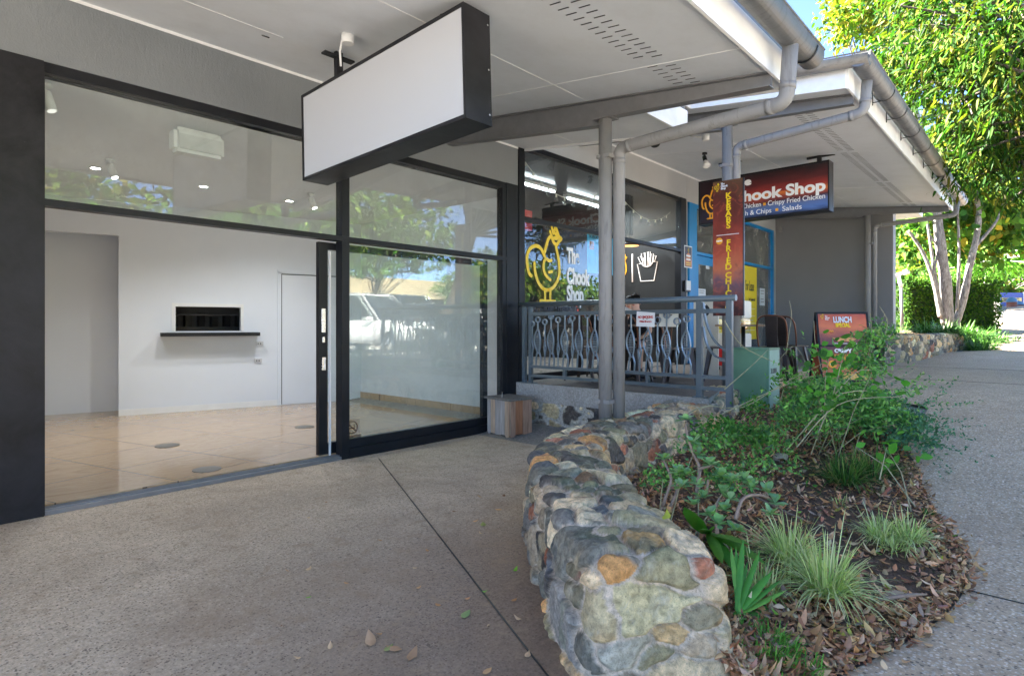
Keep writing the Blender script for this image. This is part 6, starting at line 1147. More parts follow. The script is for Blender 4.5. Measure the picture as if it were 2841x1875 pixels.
# leafy shrubs at the back of the bed
def shrub(name, lab, blobs, n, L, wd, cols, stems_=(), mat='leafgloss', droop=.25, grp=None, upbias=.3):
    bl = np.array([b_[:6] for b_ in blobs], float); wts = np.array([b_[3] * b_[4] * b_[5] for b_ in blobs]) ** .8; idx = rng.choice(len(bl), n, p=wts / wts.sum()); dr = unit(rng.normal(size=(n, 3))); dr[:, 2] = np.abs(dr[:, 2]) * .95 - .25; r_ = rng.uniform(.35, 1, n) ** .6
    P_ = bl[idx, :3] + dr * bl[idx, 3:6] * r_[:, None]; 
    # leaves sit in sprays: snap to nearby twigs
    tw = rng.integers(0, max(1, n // 9), n); tc = P_[:max(1, n // 9)][tw]; P_ = tc + rng.normal(0, L * .9, (n, 3)); d = unit(dr + rng.normal(0, .6, (n, 3)) + np.array([0, 0, upbias]))
    LL = L * rng.uniform(.6, 1.2, n); v, f, cc = blades(P_, d, LL, LL * wd, rng.uniform(0, droop, n), LEAFP, cols(n), fold=.3, side=rng.normal(size=(n, 3)))
    if n > 4000:
        ns = n // 4; nsp = ns // 20; bi = rng.integers(0, len(bl), nsp); od = unit(rng.normal(size=(nsp, 3)) + np.array([0, -.2, .55])); o0 = bl[bi, :3] + od * bl[bi, 3:6] * .8; k2 = rng.integers(0, nsp, ns); tt = rng.uniform(0, 1, ns); P2 = o0[k2] + od[k2] * (tt * rng.uniform(.25, .65, nsp)[k2])[:, None] - np.array([0, 0, .12])[None] * (tt ** 2)[:, None]
        d2 = unit(od[k2] * .5 + rng.normal(0, .6, (ns, 3))); v3, f3, c3 = blades(P2, d2, L * rng.uniform(.5, .95, ns), np.full(ns, L * wd * .7), rng.uniform(0, droop, ns), LEAFP, cols(ns) * 1.15, fold=.3, side=rng.normal(size=(ns, 3))); v, f, cc = join([(v, f, cc), (v3, f3, c3)])
    e = thing(name, lab, 'shrub', (bl[0, 0], bl[0, 1], gz(bl[0, 0])), 0, grp); npmesh('foliage', v, f, mat, e, cc)
    b = MB()
    for k in range(max(2, n // 250)):
        q = P_[rng.integers(n)]; bb = Vector((bl[0, 0] + rng.normal(0, .15), bl[0, 1] + rng.normal(0, .15), gz(bl[0, 0]) + .03)); m_ = (bb + Vector(q)) / 2 + Vector((0, 0, .08)); b.tube([bb, m_, Vector(q)], [.006, .004, .002], 5, cap=False)
    for s_ in stems_: P2, _ = smooth(s_, 12); b.tube([tuple(p) for p in P2], list(np.linspace(.006, .002, 12)), 5, cap=False)
    b.build('stems', 'vine', e); return e
G1 = lambda n: pal(n, [(.08, .21, .05), (.12, .30, .06), (.06, .16, .055), (.17, .38, .08), (.2, .34, .08)], .2)
G2 = lambda n: pal(n, [(.06, .16, .09), (.09, .22, .12), (.06, .15, .06)], .2)
G3 = lambda n: pal(n, [(.09, .26, .04), (.12, .32, .05), (.07, .19, .04)], .15)
def P3(px, py, d): return tuple(onD(px, py, d))
shrub('leafy_shrub', 'large tangled green shrub filling the back of the garden bed', [(*P3(2300, 1110, 5.6), .45, .40, .26), (*P3(2240, 1170, 5.1), .30, .3, .17), (*P3(2370, 1120, 5.8), .45, .38, .26), (*P3(2430, 1170, 5.4), .35, .32, .20), (*P3(2120, 1225, 4.8), .25, .22, .08)], 6200, .052, .17, G1, [[P3(2250, 1260, 5.0), P3(2285, 1150, 5.0), P3(2290, 1050, 5.0), P3(2300, 1000, 5.0)], [P3(2180, 1250, 4.7), P3(2320, 1100, 4.8), P3(2420, 1080, 4.9), P3(2550, 1020, 5.0)], [P3(2210, 1240, 4.6), P3(2330, 1120, 4.7), P3(2500, 1100, 4.8)]])
shrub('blue_green_shrub', 'dense small leaved blue green shrub on the path side of the bed', [(*P3(2400, 1130, 6.2), .5, .4, .24), (*P3(2480, 1180, 5.6), .42, .35, .2), (*P3(2530, 1230, 5.2), .25, .22, .12)], 5200, .035, .28, G2)
shrub('tall_leafy_shoot', 'leafy upright shoot in front of the sandwich board and far stone wall', [(*P3(2420, 960, 6.6), .17, .17, .25), (*P3(2400, 1020, 6.4), .2, .2, .2), (*P3(2450, 920, 6.8), .13, .13, .12)], 900, .06, .22, G1, [[P3(2380, 1130, 6.2), P3(2410, 1000, 6.4), P3(2455, 870, 6.8)], [P3(2370, 1100, 6.2), P3(2415, 960, 6.5), P3(2415, 870, 6.5)]])
shrub('maple_leaved_sapling', 'bright green broad leaved sapling in front of the sandwich board', [(*P3(2320, 1000, 5.0), .22, .2, .16), (*P3(2400, 1060, 4.9), .18, .18, .12), (*P3(2280, 980, 5.1), .12, .12, .08), (*P3(2250, 1100, 4.8), .2, .2, .1)], 120, .075, .42, G3, [[P3(2270, 1200, 4.7), P3(2310, 1100, 4.8), P3(2345, 960, 4.9)], [P3(2310, 1100, 4.8), P3(2380, 1030, 4.9), P3(2430, 1030, 4.9)]], 'leaf', .3)
shrub('creeper', 'thin leafy creeper sprawling over the railing foot and stone wall', [(*P3(2080, 1130, 5.6), .28, .12, .06), (*P3(2000, 1190, 5.0), .25, .2, .06), (*P3(2080, 1220, 4.8), .3, .2, .06), (*P3(2190, 1060, 5.5), .16, .12, .08)], 950, .045, .24, lambda n: pal(n, [(.10, .26, .05), (.15, .33, .07), (.07, .18, .04)], .18), [[P3(1905, 1150, 5.2), P3(1960, 1125, 5.3), P3(2060, 1130, 5.3), P3(2180, 1060, 5.4), P3(2300, 1000, 5.5)], [P3(2010, 1080, 5.5), P3(2090, 1010, 5.6), P3(2130, 970, 5.7)], [P3(2000, 1150, 5.2), P3(2150, 1080, 5.2), P3(2260, 1040, 5.2)], [P3(2010, 890, 5.7), P3(2060, 960, 5.7), P3(2160, 1010, 5.7)]], 'leaf')
shrub('low_groundcover', 'low green groundcover creeping at the inner foot of the stone wall', [(*P3(1850, 1330, 3.3), .22, .10, .06), (*P3(1960, 1230, 4.0), .3, .2, .06), (*P3(2030, 1330, 3.6), .3, .2, .04), (*P3(2120, 1290, 3.9), .3, .2, .03)], 1300, .03, .3, G1)
shrub('rosette_sapling', 'small sapling with pale green pointed leaves at the path side of the shrub', [(*P3(2470, 1235, 4.3), .06, .06, .04)], 20, .09, .3, G3, [[P3(2440, 1330, 4.2), P3(2460, 1240, 4.3)]], 'leaf', .3)
b = MB()
for s_ in ([(2180, 985), (2190, 920), (2196, 870), (2190, 835)], [(2160, 1000), (2200, 960), (2225, 985), (2235, 1010)], [(2455, 930), (2462, 890), (2440, 850)], [(2280, 1030), (2262, 950), (2258, 890)]): P_, _ = smooth([P3(x, y, 6.4) for x, y in s_], 10); b.tube([tuple(p) for p in P_], .003, 5)
tag(b.build('dry_tendrils', 'vine'), 'thin pale dry tendrils rising in front of the dark wing wall', 'plant')
# ================================================================ TREES AND FAR SURROUNDINGS
def crown(e, blobs, n, L, wd, cols, per=22, crad=.35, mat='leaf', droop=.4, name='crown', down=-.15, seedl=None):
    bl = np.array(blobs, float); w_ = (bl[:, 3] * bl[:, 4] * bl[:, 5]) ** .8; nc = max(6, n // per); idx = rng.choice(len(bl), nc, p=w_ / w_.sum()); dr = unit(rng.normal(size=(nc, 3))); C = bl[idx, :3] + dr * bl[idx, 3:6] * (rng.uniform(.15, 1, nc) ** .45)[:, None]
    k = rng.integers(0, nc, n); P_ = C[k] + rng.normal(0, crad * .5, (n, 3)) * np.array([1, 1, .6]); d = unit(dr[k] * .6 + rng.normal(0, .55, (n, 3)) + np.array([0, 0, down])); LL = L * rng.uniform(.4, 1.4, n)
    cc = cols(n) * (1 + .22 * rng.normal(size=nc))[k][:, None].clip(.5, 1.6); v, f, c = blades(P_, d, LL, LL * wd, rng.uniform(0, droop, n), LEAFP if wd > .15 else [(0, .1), (.3, .9), (.65, .8), (1, .03)], cc, side=rng.normal(size=(n, 3)), fold=.3); npmesh(name, v, f, mat, e, np.clip(c, .01, .9)); return C
def limbs(b, root, C, k, r0):
    if k > 40:
        for q in C[rng.choice(len(C), min(260, len(C)), replace=False)]:
            q = Vector(q); nb = Vector(C[np.argsort(np.linalg.norm(C - np.array(q), axis=1))[rng.integers(1, 6)]]); b.tube([q, q.lerp(nb, .5) + Vector((0, 0, .05)), nb], [.012, .009, .006], 5, cap=False)
    for q in C[rng.choice(len(C), min(k, len(C)), replace=False)]:
        q = Vector(q); m_ = root.lerp(q, .5) + Vector(rng.normal(0, .12, 3)) + Vector((0, 0, .15)); b.tube([root, m_, q], [r0, r0 * .55, r0 * .2], 6, cap=False)
def tree(name, lab, base, h, blobs, n, L, wd, cols, r=.16, bark='bark', grp=None, kl=14, **kw):
    base = Vector(base); e = thing(name, lab, 'tree', base, 0, grp); C = crown(e, blobs, n, L, wd, cols, **kw); cm = Vector(np.array(blobs)[:, :3].mean(0)); top = Vector((base.x * .5 + cm.x * .5, base.y * .5 + cm.y * .5, base.z + h)); b = MB()
    b.tube([base, base.lerp(top, .4) + Vector((.08, .05, 0)), top], [r, r * .8, r * .5], 12); limbs(b, top, C, kl, r * .35); limbs(b, base.lerp(top, .7), C, kl // 2, r * .3); b.build('trunk', bark, e); return e
YG = lambda n: pal(n, [(.06, .13, .015), (.04, .10, .018), (.11, .165, .02), (.025, .07, .015), (.15, .15, .02)], .25)
MG = lambda n: pal(n, [(.06, .14, .02), (.09, .18, .025), (.04, .10, .02), (.13, .20, .03)], .18)
DG = lambda n: pal(n, [(.05, .12, .025), (.08, .16, .03), (.10, .18, .04), (.22, .20, .04)], .18)
LG_ = lambda n: pal(n, [(.09, .22, .03), (.12, .27, .035), (.06, .15, .025)], .12)
GG = lambda n: pal(n, [(.10, .14, .07), (.13, .16, .09), (.07, .11, .05)], .15)
def BL(L_): return [(*onD(x, y, d), rx_, ry_, rz_) for x, y, d, rx_, ry_, rz_ in L_]
# leaning street tree whose hanging crown fills the upper right; its trunk stands outside the frame
bl = BL([(2600, 60, 9.5, 1.0, 1.0, .8), (2740, 40, 8.5, 1.0, 1.0, .8), (2830, 180, 8.5, .9, .9, .9), (2680, 220, 9.5, 1.0, 1.0, .7), (2570, 190, 10.5, .9, .9, .6), (2760, 360, 10, 1.0, 1.0, .7), (2660, 380, 10.5, .7, .7, .5), (2840, 480, 10, .8, .8, .7), (2720, 480, 11, .7, .7, .45), (2900, 0, 8, 1.2, 1.2, 1.2), (2620, -120, 9.5, 1.2, 1.2, 1.0), (2480, 170, 10.5, .55, .55, .4)])
tree('street_tree', 'long leaved green tree hanging over the upper right corner, sunlit yellow green', (10.6, -1.9, gz(10.6)), 4.6, bl, 23000, .135, .14, YG, .16, 'darkbark', kl=95, per=30, crad=.34, droop=.5, down=-.35)
bl = BL([(2400, 30, 14, .9, .9, .6), (2360, 70, 14, .7, .7, .5), (2480, 60, 14.5, .9, .9, .7), (2440, -30, 14, 1.2, 1.2, .6), (2540, 110, 15, .9, .9, .7)])
tree('yellow_leaved_tree', 'yellowish small leaved tree top against the blue sky beside the gutter', tuple(onD(2445, 905, 21)), 5.5, bl, 5200, .13, .28, lambda n: pal(n, [(.20, .23, .02), (.12, .19, .02), (.30, .22, .03), (.07, .13, .02)], .18), .15, per=18, crad=.3, droop=.3)
# multi-stemmed pale barked tree in the far planter
e = thing('multi_stem_tree', 'pale barked tree with several stems rising from the far planter in front of the hedge', 'tree', tuple(onD(2630, 905, 17.5)))
bl = BL([(2560, 600, 18.5, 1.0, 1.0, .9), (2700, 560, 18.5, 1.3, 1.3, .9), (2800, 600, 19, 1.1, 1.1, .8), (2640, 660, 20, 1.0, 1.0, .6), (2740, 690, 20, .9, .9, .6), (2520, 680, 19, .6, .6, .6), (2650, 470, 18, 1.4, 1.4, 1.0), (2800, 480, 18, 1.4, 1.4, 1.0), (2750, 380, 18, 1.6, 1.6, 1.1)])
crown(e, bl, 11000, .19, .42, lambda n: pal(n, [(.06, .14, .03), (.09, .19, .03), (.14, .24, .04), (.30, .28, .04), (.34, .22, .04)], .18, [.35, .3, .2, .1, .05]), 16, .45)
for pts, r0 in (([(2632, 930), (2625, 800), (2612, 700), (2600, 600), (2590, 500), (2560, 380), (2520, 250)], .20), ([(2640, 920), (2668, 850), (2690, 740), (2712, 640), (2712, 560), (2690, 450), (2640, 350)], .13), ([(2712, 600), (2700, 540), (2668, 470), (2645, 440)], .05), ([(2700, 690), (2760, 620), (2790, 560), (2830, 500)], .06), ([(2610, 880), (2590, 780), (2560, 700), (2520, 640)], .09), ([(2618, 900), (2600, 800), (2585, 700), (2570, 600)], .075), ([(2655, 860), (2660, 760), (2660, 660), (2655, 560)], .06), ([(2715, 560), (2745, 520), (2790, 440)], .045), ([(2590, 760), (2600, 690), (2575, 640), (2570, 560)], .04), ([(2690, 450), (2700, 380), (2740, 320)], .05), ([(2780, 580), (2782, 520), (2770, 470)], .03)):
    P_, _ = smooth([tuple(onD(x, y, 17.5)) for x, y in pts], 24); b = MB(); b.tube([tuple(p) for p in P_], list(np.linspace(r0 * .82, r0 * .4, 24) * (1 + .06 * np.sin(np.arange(24) * 1.7))), 10); b.build('stem', 'bark', e)
# hedge, palms, grasses of the far planter
hx = onD(2650, 870, 19.6); e = thing('clipped_hedge', 'big clipped green hedge behind the pale barked stems', 'hedge', (hx.x, hx.y, gz(hx.x)))
hl, hr = onD(2512, 900, 19.3), onD(2778, 900, 20.3); D_ = (hr - hl); D_.z = 0; Lh = D_.length; D_.normalize(); Nn = Vector((D_.y, -D_.x, 0)); Nn = Nn if Nn.dot(Vector((-1, 0, 0))) > 0 else -Nn
zb_, zt_ = gz(19) + .1, 1.35 + (903 - 775) / 1651 * 19.8
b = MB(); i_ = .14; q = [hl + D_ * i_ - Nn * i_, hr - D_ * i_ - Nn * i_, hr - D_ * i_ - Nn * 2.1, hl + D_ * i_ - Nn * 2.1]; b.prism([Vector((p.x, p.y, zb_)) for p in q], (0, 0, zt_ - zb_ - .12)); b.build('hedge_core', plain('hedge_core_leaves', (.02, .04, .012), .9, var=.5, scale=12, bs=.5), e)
n = 13000; u = rng.uniform(0, 1, n); v2 = rng.uniform(0, 1, n); fsel = rng.choice(4, n, p=[.5, .22, .14, .14]); P_ = np.zeros((n, 3)); No = np.zeros((n, 3)); hlA, DA, NA_ = np.array(hl), np.array(D_), np.array(Nn)
for k in range(n):
    if fsel[k] == 0: p = hlA + DA * u[k] * Lh; z = zb_ + (zt_ - zb_) * v2[k]; nn_ = NA_
    elif fsel[k] == 1: p = hlA + DA * u[k] * Lh - NA_ * 2.2 * v2[k]; z = zt_; nn_ = np.array([0, 0, 1.])
    elif fsel[k] == 2: p = hlA - NA_ * 2.2 * u[k]; z = zb_ + (zt_ - zb_) * v2[k]; nn_ = -DA
    else: p = hlA + DA * Lh - NA_ * 2.2 * u[k]; z = zb_ + (zt_ - zb_) * v2[k]; nn_ = DA
    P_[k] = (p[0], p[1], z); No[k] = nn_
P_ += rng.normal(0, .05, (n, 3)) - No * rng.uniform(0, .1, n)[:, None]; d = unit(No + rng.normal(0, .7, (n, 3)) + np.array([0, 0, .3])); v, f, c = blades(P_, d, rng.uniform(.05, .10, n), rng.uniform(.016, .03, n), np.zeros(n), LEAFP, pal(n, [(.035, .09, .015), (.06, .13, .02), (.10, .18, .02)], .18), side=rng.normal(size=(n, 3)), fold=.3); npmesh('foliage', v, f, 'leaf', e, c)
for k, (px, py, dd, n, L, lab) in enumerate(((2570, 925, 15.0, 260, .55, 'glossy strappy grass clump at the left of the far planter wall top'), (2620, 925, 15.3, 320, .6, 'glossy strappy grass clump under the pale barked stems'), (2665, 930, 15.6, 320, .6, 'glossy strappy grass clump spilling over the far planter wall'), (2705, 945, 16.2, 340, .75, 'green strappy grass clump at the right end of the far planter wall'), (2745, 955, 16.8, 360, .8, 'green strappy grass clump drooping onto the footpath'), (2790, 968, 17.2, 340, .7, 'rightmost green strappy grass clump on the footpath edge'), (2720, 975, 15.2, 260, .6, 'low strappy grass clump in front of the wall end'), (2480, 930, 16.5, 160, .55, 'grass clump between the dark wing wall and the lamp post'))):
    c = onD(px, py, dd); tuft('strappy_grass', lab, c, n, L, .012, pal(n, [(.06, .15, .03), (.09, .20, .04), (.04, .11, .025), (.14, .24, .08)], .15), .25, 1.5, .75, 'leafgloss', 'strappy grass clumps in the far planter')
fs = [(fwL[0] + .02, fwL[1] + .25), (fwR[0], fwR[1] + .25)]
b = MB(); b.prism([(14.0, 2.45, 1.05), (19.6, 1.75, 1.08), (30, 1.6, 1.3), (30, 9, 1.4), (16.4, 9, 1.2), (16.4, 2.7, 1.1), (14.0, 2.7, 1.06)], (0, 0, .02)); tag(b.build('planter_soil', 'soil'), kind='structure')
b = MB(); b.prism([(20, 1.5, .55), (48, 1.2, 1.0), (48, 30, 1.0), (20, 30, .9)], (0, 0, .35)); 
b.bm.free()
for px, py, dd, lab in ((2490, 800, 23, 'yellow green cordyline plant at the left behind the lamp post'), (2530, 790, 24, 'yellow green cordyline plant at the right behind the lamp post'), (2465, 770, 24.5, 'yellow green cordyline plant half hidden by the dark wing wall')):
    c0 = onD(px, py + 40, dd); e = thing('cordyline', lab, 'plant', tuple(c0), 0, 'yellow green cordylines'); ps = []
    for k in range(6):
        c = np.array(c0) + rng.normal(0, .35, 3) + np.array([0, 0, rng.uniform(0, 1.0)]); nb = 38; a = rng.uniform(0, 6.28, nb); tl_ = rng.uniform(.2, 1.6, nb); d = np.stack([np.cos(a) * tl_, np.sin(a) * tl_, np.ones(nb)], 1); ps.append(blades(np.tile(c, (nb, 1)), d, rng.uniform(.4, .7, nb), np.full(nb, .03), rng.uniform(.2, .5, nb), [(0, .4), (.3, 1), (.7, .8), (1, .03)], pal(nb, [(.24, .32, .05), (.32, .36, .09), (.15, .25, .05)], .12), fold=.3))
    v, f, c = join(ps); npmesh('foliage', v, f, 'leaf', e, c)
    b = MB(); b.cyl(c0 + Vector((0, 0, -1)), c0 + Vector((0, 0, .6)), .05, 8); b.build('stem', 'stem', e)
# lamp bollard pole with white arm
p0, p1 = onD(2503, 915, 19.0), onD(2500, 795, 19.0); e = thing('lamp_post', 'grey post with a white angled lamp arm behind the wing wall end', 'lamp post', tuple(p0)); b = MB(); b.cyl(p0, p1, .045, 12); b.build('pole', 'steel', e)
b = MB(); q = onD(2492, 762, 19.0); b.cyl(p1 + Vector((0, 0, -.02)), q, .055, 12); b.build('neck', 'wht', e); b = MB(); b.cyl(onD(2477, 767, 19.0), onD(2509, 756, 19.0), .05, 14); b.lathe(onD(2509, 756, 19.0), [(.085, 0), (.085, .12)], 16, (RT[0], RT[1], .2)); b.build('lamp_arm', 'wht', e)
# hoarding, bins, trailer, far roofs
p, q = onD(2778, 868, 44), onD(2838, 868, 44); zt_ = onD(2800, 812, 44).z; zb_ = p.z; e = thing('blue_hoarding', 'blue site hoarding with yellow SITESEC plate beyond the footpath', 'hoarding', tuple(p)); r_ = (q - p).normalized(); nn_ = Vector((r_.y, -r_.x, 0)) 
b = MB(); b.prism([p, q, Vector((q.x, q.y, zt_)), Vector((p.x, p.y, zt_))], -nn_ * .1); b.build('panel', plain('hoarding_blue', (.02, .06, .32), .4), e); b = MB(); q2 = q + r_ * .08; b.prism([q, q2, Vector((q2.x, q2.y, zt_ + .05)), Vector((q.x, q.y, zt_ + .05))], nn_ * .05); b.build('edge_post', 'wht', e)
f_ = nn_ * .03; a_, b2, z1_, z0_ = p.lerp(q, .02), p.lerp(q, .93), onD(2800, 826, 44).z, onD(2800, 837.5, 44).z
b = MB(); b.prism([Vector((a_.x, a_.y, z0_)) + f_, Vector((b2.x, b2.y, z0_)) + f_, Vector((b2.x, b2.y, z1_)) + f_, Vector((a_.x, a_.y, z1_)) + f_], -nn_ * .02); b.build('name_plate', plain('plate_yellow', (.8, .6, .2), .5), e)
c = a_.lerp(b2, .46); text('SITESEC', .32, 'dtxt', e, Vector((c.x, c.y, z0_ + .05)) + f_ * 1.6, basis(r_, (0, 0, 1)), bold=.012, xs=1.05)
for px, lab, hh_ in ((2807, 'brown slatted litter bin with blue domed lid, left of the pair', 1.1), (2826, 'brown slatted litter bin with blue domed lid, right of the pair', .85)):
    c = onD(px, 868, 41 if hh_ > 1 else 42.5); e = thing('litter_bin', lab, 'bin', tuple(c), 0, 'domed litter bins'); b = MB(); rr = .30; b.lathe(c, [(rr, 0), (rr, .08), (rr * .96, .09), (rr * .96, hh_ * .66), (rr, hh_ * .67)], 20); b.build('slatted_drum', plain('bin_brown', (.18, .06, .04), .6, var=.4, scale=12), e); b = MB(); b.lathe(c, [(rr * 1.05, hh_ * .67), (rr * 1.05, hh_ * .72), (rr * .85, hh_ * .88), (rr * .45, hh_ * .97), (.02, hh_)], 20); b.build('domed_lid', plain('bin_blue', (.06, .16, .28), .4), e)
c = onD(2478, 862, 30); e = thing('utility_trailer', 'white tray of a parked utility beyond the lamp post', 'utility', tuple(c)); b = MB(); 
for z_ in (.0, .18, .42): b.box((c.x - 1.0, c.y - 1.2, c.z + z_), (c.x + 1.0, c.y + 1.2, c.z + z_ + .07))
for dx in (-1, 0, 1): b.box((c.x + dx - .03, c.y - 1.21, c.z), (c.x + dx + .03, c.y - 1.15, c.z + .5))
b.build('tray', 'wht', e)
for s_ in (-1, 1): b = MB(); b.lathe(c + Vector((s_ * .7, -1.1, -.25)), [(.36, 0), (.36, .22)], 20, (0, -1, 0)); b.build('wheel', 'blk', e)
p = onD(2520, 760, 62); e = thing('far_building', 'distant low building with grey blue metal roof seen between the trees', 'building', tuple(p)); b = MB(); b.box((p.x - 7, p.y - 6, 1.5), (p.x + 6, p.y + 10, p.z - .6)); b.build('wall', 'pole', e); b = MB(); b.prism([(p.x - 8, p.y - 7, p.z - .6), (p.x - 8, p.y + 11, p.z - .6), (p.x - 8, p.y + 2, p.z + 2.6)], (15, 0, 0)); b.build('roof', plain('roof_blue_grey', (.12, .2, .27), .35), e)
# far trees, each its own
far = [('feathery_tree', 'bright green feathery tree spreading low at the right edge', 29, [(2760, 710, 28, 2.2, 2.0, .8), (2840, 660, 28, 2.2, 2, 1.0), (2705, 735, 28.5, 1.6, 1.5, .45), (2800, 728, 28.5, 2.0, 1.6, .5), (2900, 700, 28, 2, 2, 1)], 9000, .20, .22, LG_, (26.5, -2.5), 3.2),
       ('grey_green_tree', 'tall grey green gum tree behind the feathery tree', 46, [(2780, 640, 46, 3.2, 3, 2.2), (2830, 560, 46, 3, 3, 2.5), (2740, 680, 46, 2.5, 2.5, 1.5)], 5000, .42, .2, GG, (44, -4), 8),
       ('background_tree', 'dark tree beyond the hedge, left of the feathery tree', 40, [(2690, 730, 40, 2.2, 2, 1.4), (2660, 765, 40, 2, 2, 1.1), (2725, 760, 40, 1.4, 1.4, .7)], 3000, .35, .35, DG, (38, 2), 4),
       ('background_tree', 'mid green tree behind the cordylines', 45, [(2530, 700, 45, 3, 3, 2.2), (2480, 660, 45, 2.8, 2.8, 2.5), (2590, 760, 45, 2.6, 2.4, 1.4)], 4200, .36, .35, MG, (40, 11), 6),
       ('background_tree', 'dense tree filling the gap left of the blue hoarding', 58, [(2760, 790, 58, 3, 2.6, 1.8), (2820, 775, 58, 3.4, 3, 2.0), (2880, 790, 58, 3, 3, 2.2), (2700, 810, 58, 3, 3, 1.6)], 3600, .5, .35, DG, (55, -2), 4),
       ('background_tree', 'pale tree trunk and crown just beyond the dark wing wall', 38, [(2500, 560, 38, 1.6, 1.6, 1.6), (2480, 640, 38, 1.2, 1.2, 1.4)], 1800, .3, .35, MG, (34, 10), 6)]
for nm, lab, dd, bls, n, L, wd_, cl, bxy, th_ in far: tree(nm, lab, (bxy[0], bxy[1], gz(bxy[0]) - .1), th_, BL(bls), n, L, wd_, cl, .2, grp=None if nm != 'background_tree' else 'trees far beyond the planter', per=24, crad=.8)
# car park across the footpath (seen mirrored in the glass): sunlit trees, a low tan building, parked cars
for k, (x, y, r_, h, cl, lab) in enumerate(((3, -11, 3.0, 5.2, YG, 'car park tree mirrored in the empty shop transom'), (9, -9.5, 3.0, 5.4, MG, 'broad car park tree mirrored above the parked cars'), (15, -11, 3.4, 5.8, MG, 'car park tree mirrored in the right pane of the empty shop'), (22, -10, 2.8, 3.7, YG, 'car park tree mirrored in the takeaway window'), (30, -13, 3.0, 3.6, MG, 'farther car park tree mirrored behind the hen lettering'), (-4, -12, 3.4, 6, MG, 'car park tree behind the camera to the left'), (18, -22, 4.5, 7, MG, 'tall tree behind the tan building'), (34, -24, 4.0, 4.4, MG, 'tall far tree beyond the car park'))):
    bls = [(x + dx * r_, y + dy * r_, h - .6 + dz, r_ * .62, r_ * .62, r_ * .45) for dx, dy, dz in ((0, 0, .9), (.55, .1, 0), (-.55, .15, .1), (.1, .5, -.3), (0, -.5, .2), (.35, .45, .4), (-.4, .4, -.5))]
    tree('car_park_tree', lab, (x, y, .3), h * .5, bls, 6000, .24, .30, cl, .16, grp='sunlit trees of the car park', per=20, crad=.5)
e = thing('tan_building', 'long low tan building across the car park, mirrored in the shop glass', 'building', (14, -30, 0)); b = MB(); b.box((-10, -34, 0), (45, -28, 3.6)); b.build('wall', plain('tan_wall', (.20, .15, .09), .8), e); b = MB(); b.prism([(-11, -26.5, 3.5), (-11, -35, 3.5), (-11, -31, 5.4)], (57, 0, 0)); b.build('roof', plain('tan_roof', (.24, .19, .11), .6, var=.25, scale=3), e)
for x in range(-8, 44, 4): b = MB(); b.box((x, -28.02, 1.0), (x + 2.2, -27.95, 2.4)); b.build('window', 'blk', e)
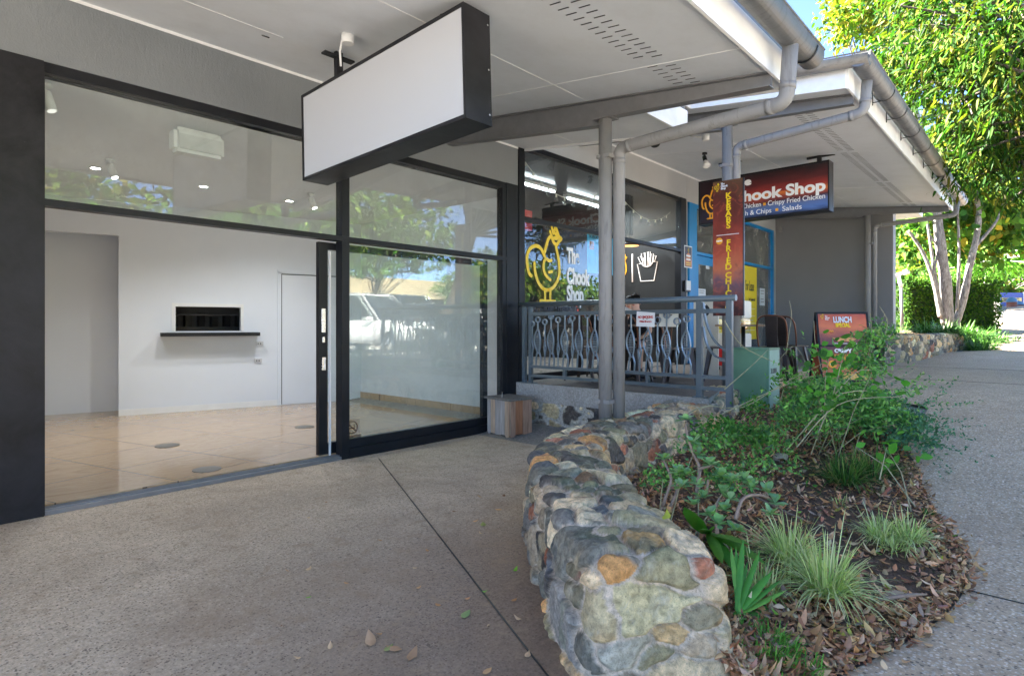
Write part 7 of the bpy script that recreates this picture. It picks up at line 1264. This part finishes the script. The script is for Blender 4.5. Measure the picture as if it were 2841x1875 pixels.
def car(lab, x, y, rz, col, Lc=4.7, Wc=1.88, Hc=1.75, van=False, name='parked_car', cat='car'):
    e = thing(name, lab, cat, (x, y, gz(x) - .07), rz, 'cars parked nose in along the car park'); paint = plain('paint', col, .22, .0, var=.02, bs=0, spec=.8); h = Lc / 2; b = MB(); zb = .32
    st_ = [(-h, .5, .80, .80), (-h + .25, .36, .95, .93), (-h + 1.0, zb, 1.02, 1.0), (-.2, zb, 1.02, 1.0), (h - 1.5, zb, 1.02, 1.0), (h - .4, zb, .98, .96), (h - .05, .40, .78, .86), (h, .5, .7, .78)]; rings = []
    for xs_, z0_, z1_, wf in st_:
        w2 = Wc / 2 * wf; rings.append([b.bm.verts.new(p) for p in ((xs_, -w2 * .9, z0_), (xs_, -w2, z0_ + .12), (xs_, -w2, z1_ - .18), (xs_, -w2 * .86, z1_), (xs_, w2 * .86, z1_), (xs_, w2, z1_ - .18), (xs_, w2, z0_ + .12), (xs_, w2 * .9, z0_))])
    for A, B in zip(rings, rings[1:]):
        for k in range(8): fc = b.bm.faces.new((A[k], A[(k + 1) % 8], B[(k + 1) % 8], B[k])); fc.smooth = True
    b.bm.faces.new(rings[0][::-1]); b.bm.faces.new(rings[-1]); b.build('body', paint, e, False)
    xa, xb, xc, xd = (-h + .12, -h + .35, h - 2.35, h - 1.45) if not van else (-h + .05, -h + .12, h - 1.6, h - .9); w0, w1 = Wc / 2 * .86, Wc / 2 * .70; z0_, z1_ = .98, Hc
    b = MB(); b._t([(xa, -w0, z0_), (xd, -w0, z0_), (xd, w0, z0_), (xa, w0, z0_), (xb, -w1, z1_ - .06), (xc, -w1, z1_ - .06), (xc, w1, z1_ - .06), (xb, w1, z1_ - .06)], [(0, 1, 5, 4), (1, 2, 6, 5), (2, 3, 7, 6), (3, 0, 4, 7)]); b.build('windows', plain('car_glass', (.02, .025, .03), .06, bs=0), e, False)
    b = MB(); b.box((xb - .02, -w1 - .01, z1_ - .06), (xc + .03, w1 + .01, z1_), bev=.02)
    for s_ in (-1, 1):
        for (p, q) in (((xa, z0_), (xb, z1_)), ((xd, z0_), (xc, z1_)), (((xa + xd) / 2 - .1, z0_), ((xb + xc) / 2, z1_ - .05))): b.strip([(p[0], s_ * (w0 + .004), p[1]), (q[0], s_ * (w1 + .004), q[1] - .03)], .02, .07, (0, 1, 0))
    b.build('roof', paint, e, False)
    for xs_ in (-h + .85, h - .9):
        for s_ in (-1, 1):
            b = MB(); b.lathe((xs_, s_ * (Wc / 2 - .19), .35), [(.22, -.0), (.35, .01), (.355, .19), (.30, .205), (.22, .2)], 24, (0, s_, 0)); wl_ = b.build('wheel', 'blk', e, False); b = MB(); b.lathe((xs_, s_ * (Wc / 2 + .0), .35), [(.03, .02), (.20, .012), (.215, 0)], 16, (0, s_, 0)); b.build('rim', 'chrome', wl_, False)
    for s_ in (-1, 1): b = MB(); b.box((h - .14, s_ * .62 - .17, .68), (h - .01, s_ * .62 + .17, .82), bev=.02); b.build('headlight', 'chrome', e, False); b = MB(); b.box((h - 1.75, s_ * (Wc / 2 + .05) - .1, 1.0), (h - 1.6, s_ * (Wc / 2 + .05) + .1, 1.13), bev=.03); b.build('wing_mirror', paint, e, False)
    b = MB(); b.box((h - .06, -.42, .52), (h + .012, .42, .72), bev=.02); b.build('grille', 'blk', e, False)
    if not van: 
        for s_ in (-1, 1): b = MB(); b.cyl((xb + .1, s_ * w1, z1_ + .03), (xc - .1, s_ * w1, z1_ + .03), .015, 6); b.build('roof_rail', 'chrome', e, False)
    return e
car('white four wheel drive parked nose in, mirrored low in the right pane', 11.2, -5.3, R_(80), (.5, .5, .51), 4.8, 1.92, 1.85); car('dark grey wagon parked beside the white four wheel drive', 14.4, -5.4, R_(86), (.05, .06, .08), 4.7, 1.85, 1.62)
car('white van parked behind the dark wagon, taller than the other cars', 17.0, -11.5, R_(0), (.8, .8, .8), 5.0, 1.95, 2.2, True); car('silver hatchback parked right of the dark wagon', 17.6, -5.4, R_(88), (.45, .46, .48), 4.3, 1.8, 1.5); car('blue grey sedan mirrored behind the hen lettering', 21.0, -5.5, R_(92), (.12, .18, .28), 4.6, 1.82, 1.48); car('red hatchback parked at the far end of the row', 24.4, -5.6, R_(90), (.4, .04, .03), 4.2, 1.78, 1.5)
b = MB()
for x in (9.6, 12.8, 16.0, 19.3, 22.7, 26.1): b.box((x, -8.2, gz(x) - .075), (x + .1, -3.4, gz(x) - .062))
tag(b.build('parking_bay_lines', 'wht'), kind='structure')
b = MB()
for i in range(60):
    x0_ = -10 + i; b.box((x0_, -2.82, min(gz(x0_), gz(x0_ + 1)) - .1), (x0_ + 1, -2.66, gz(x0_ + .5) + .02))
tag(b.build('kerb', 'slabedge'), kind='structure')
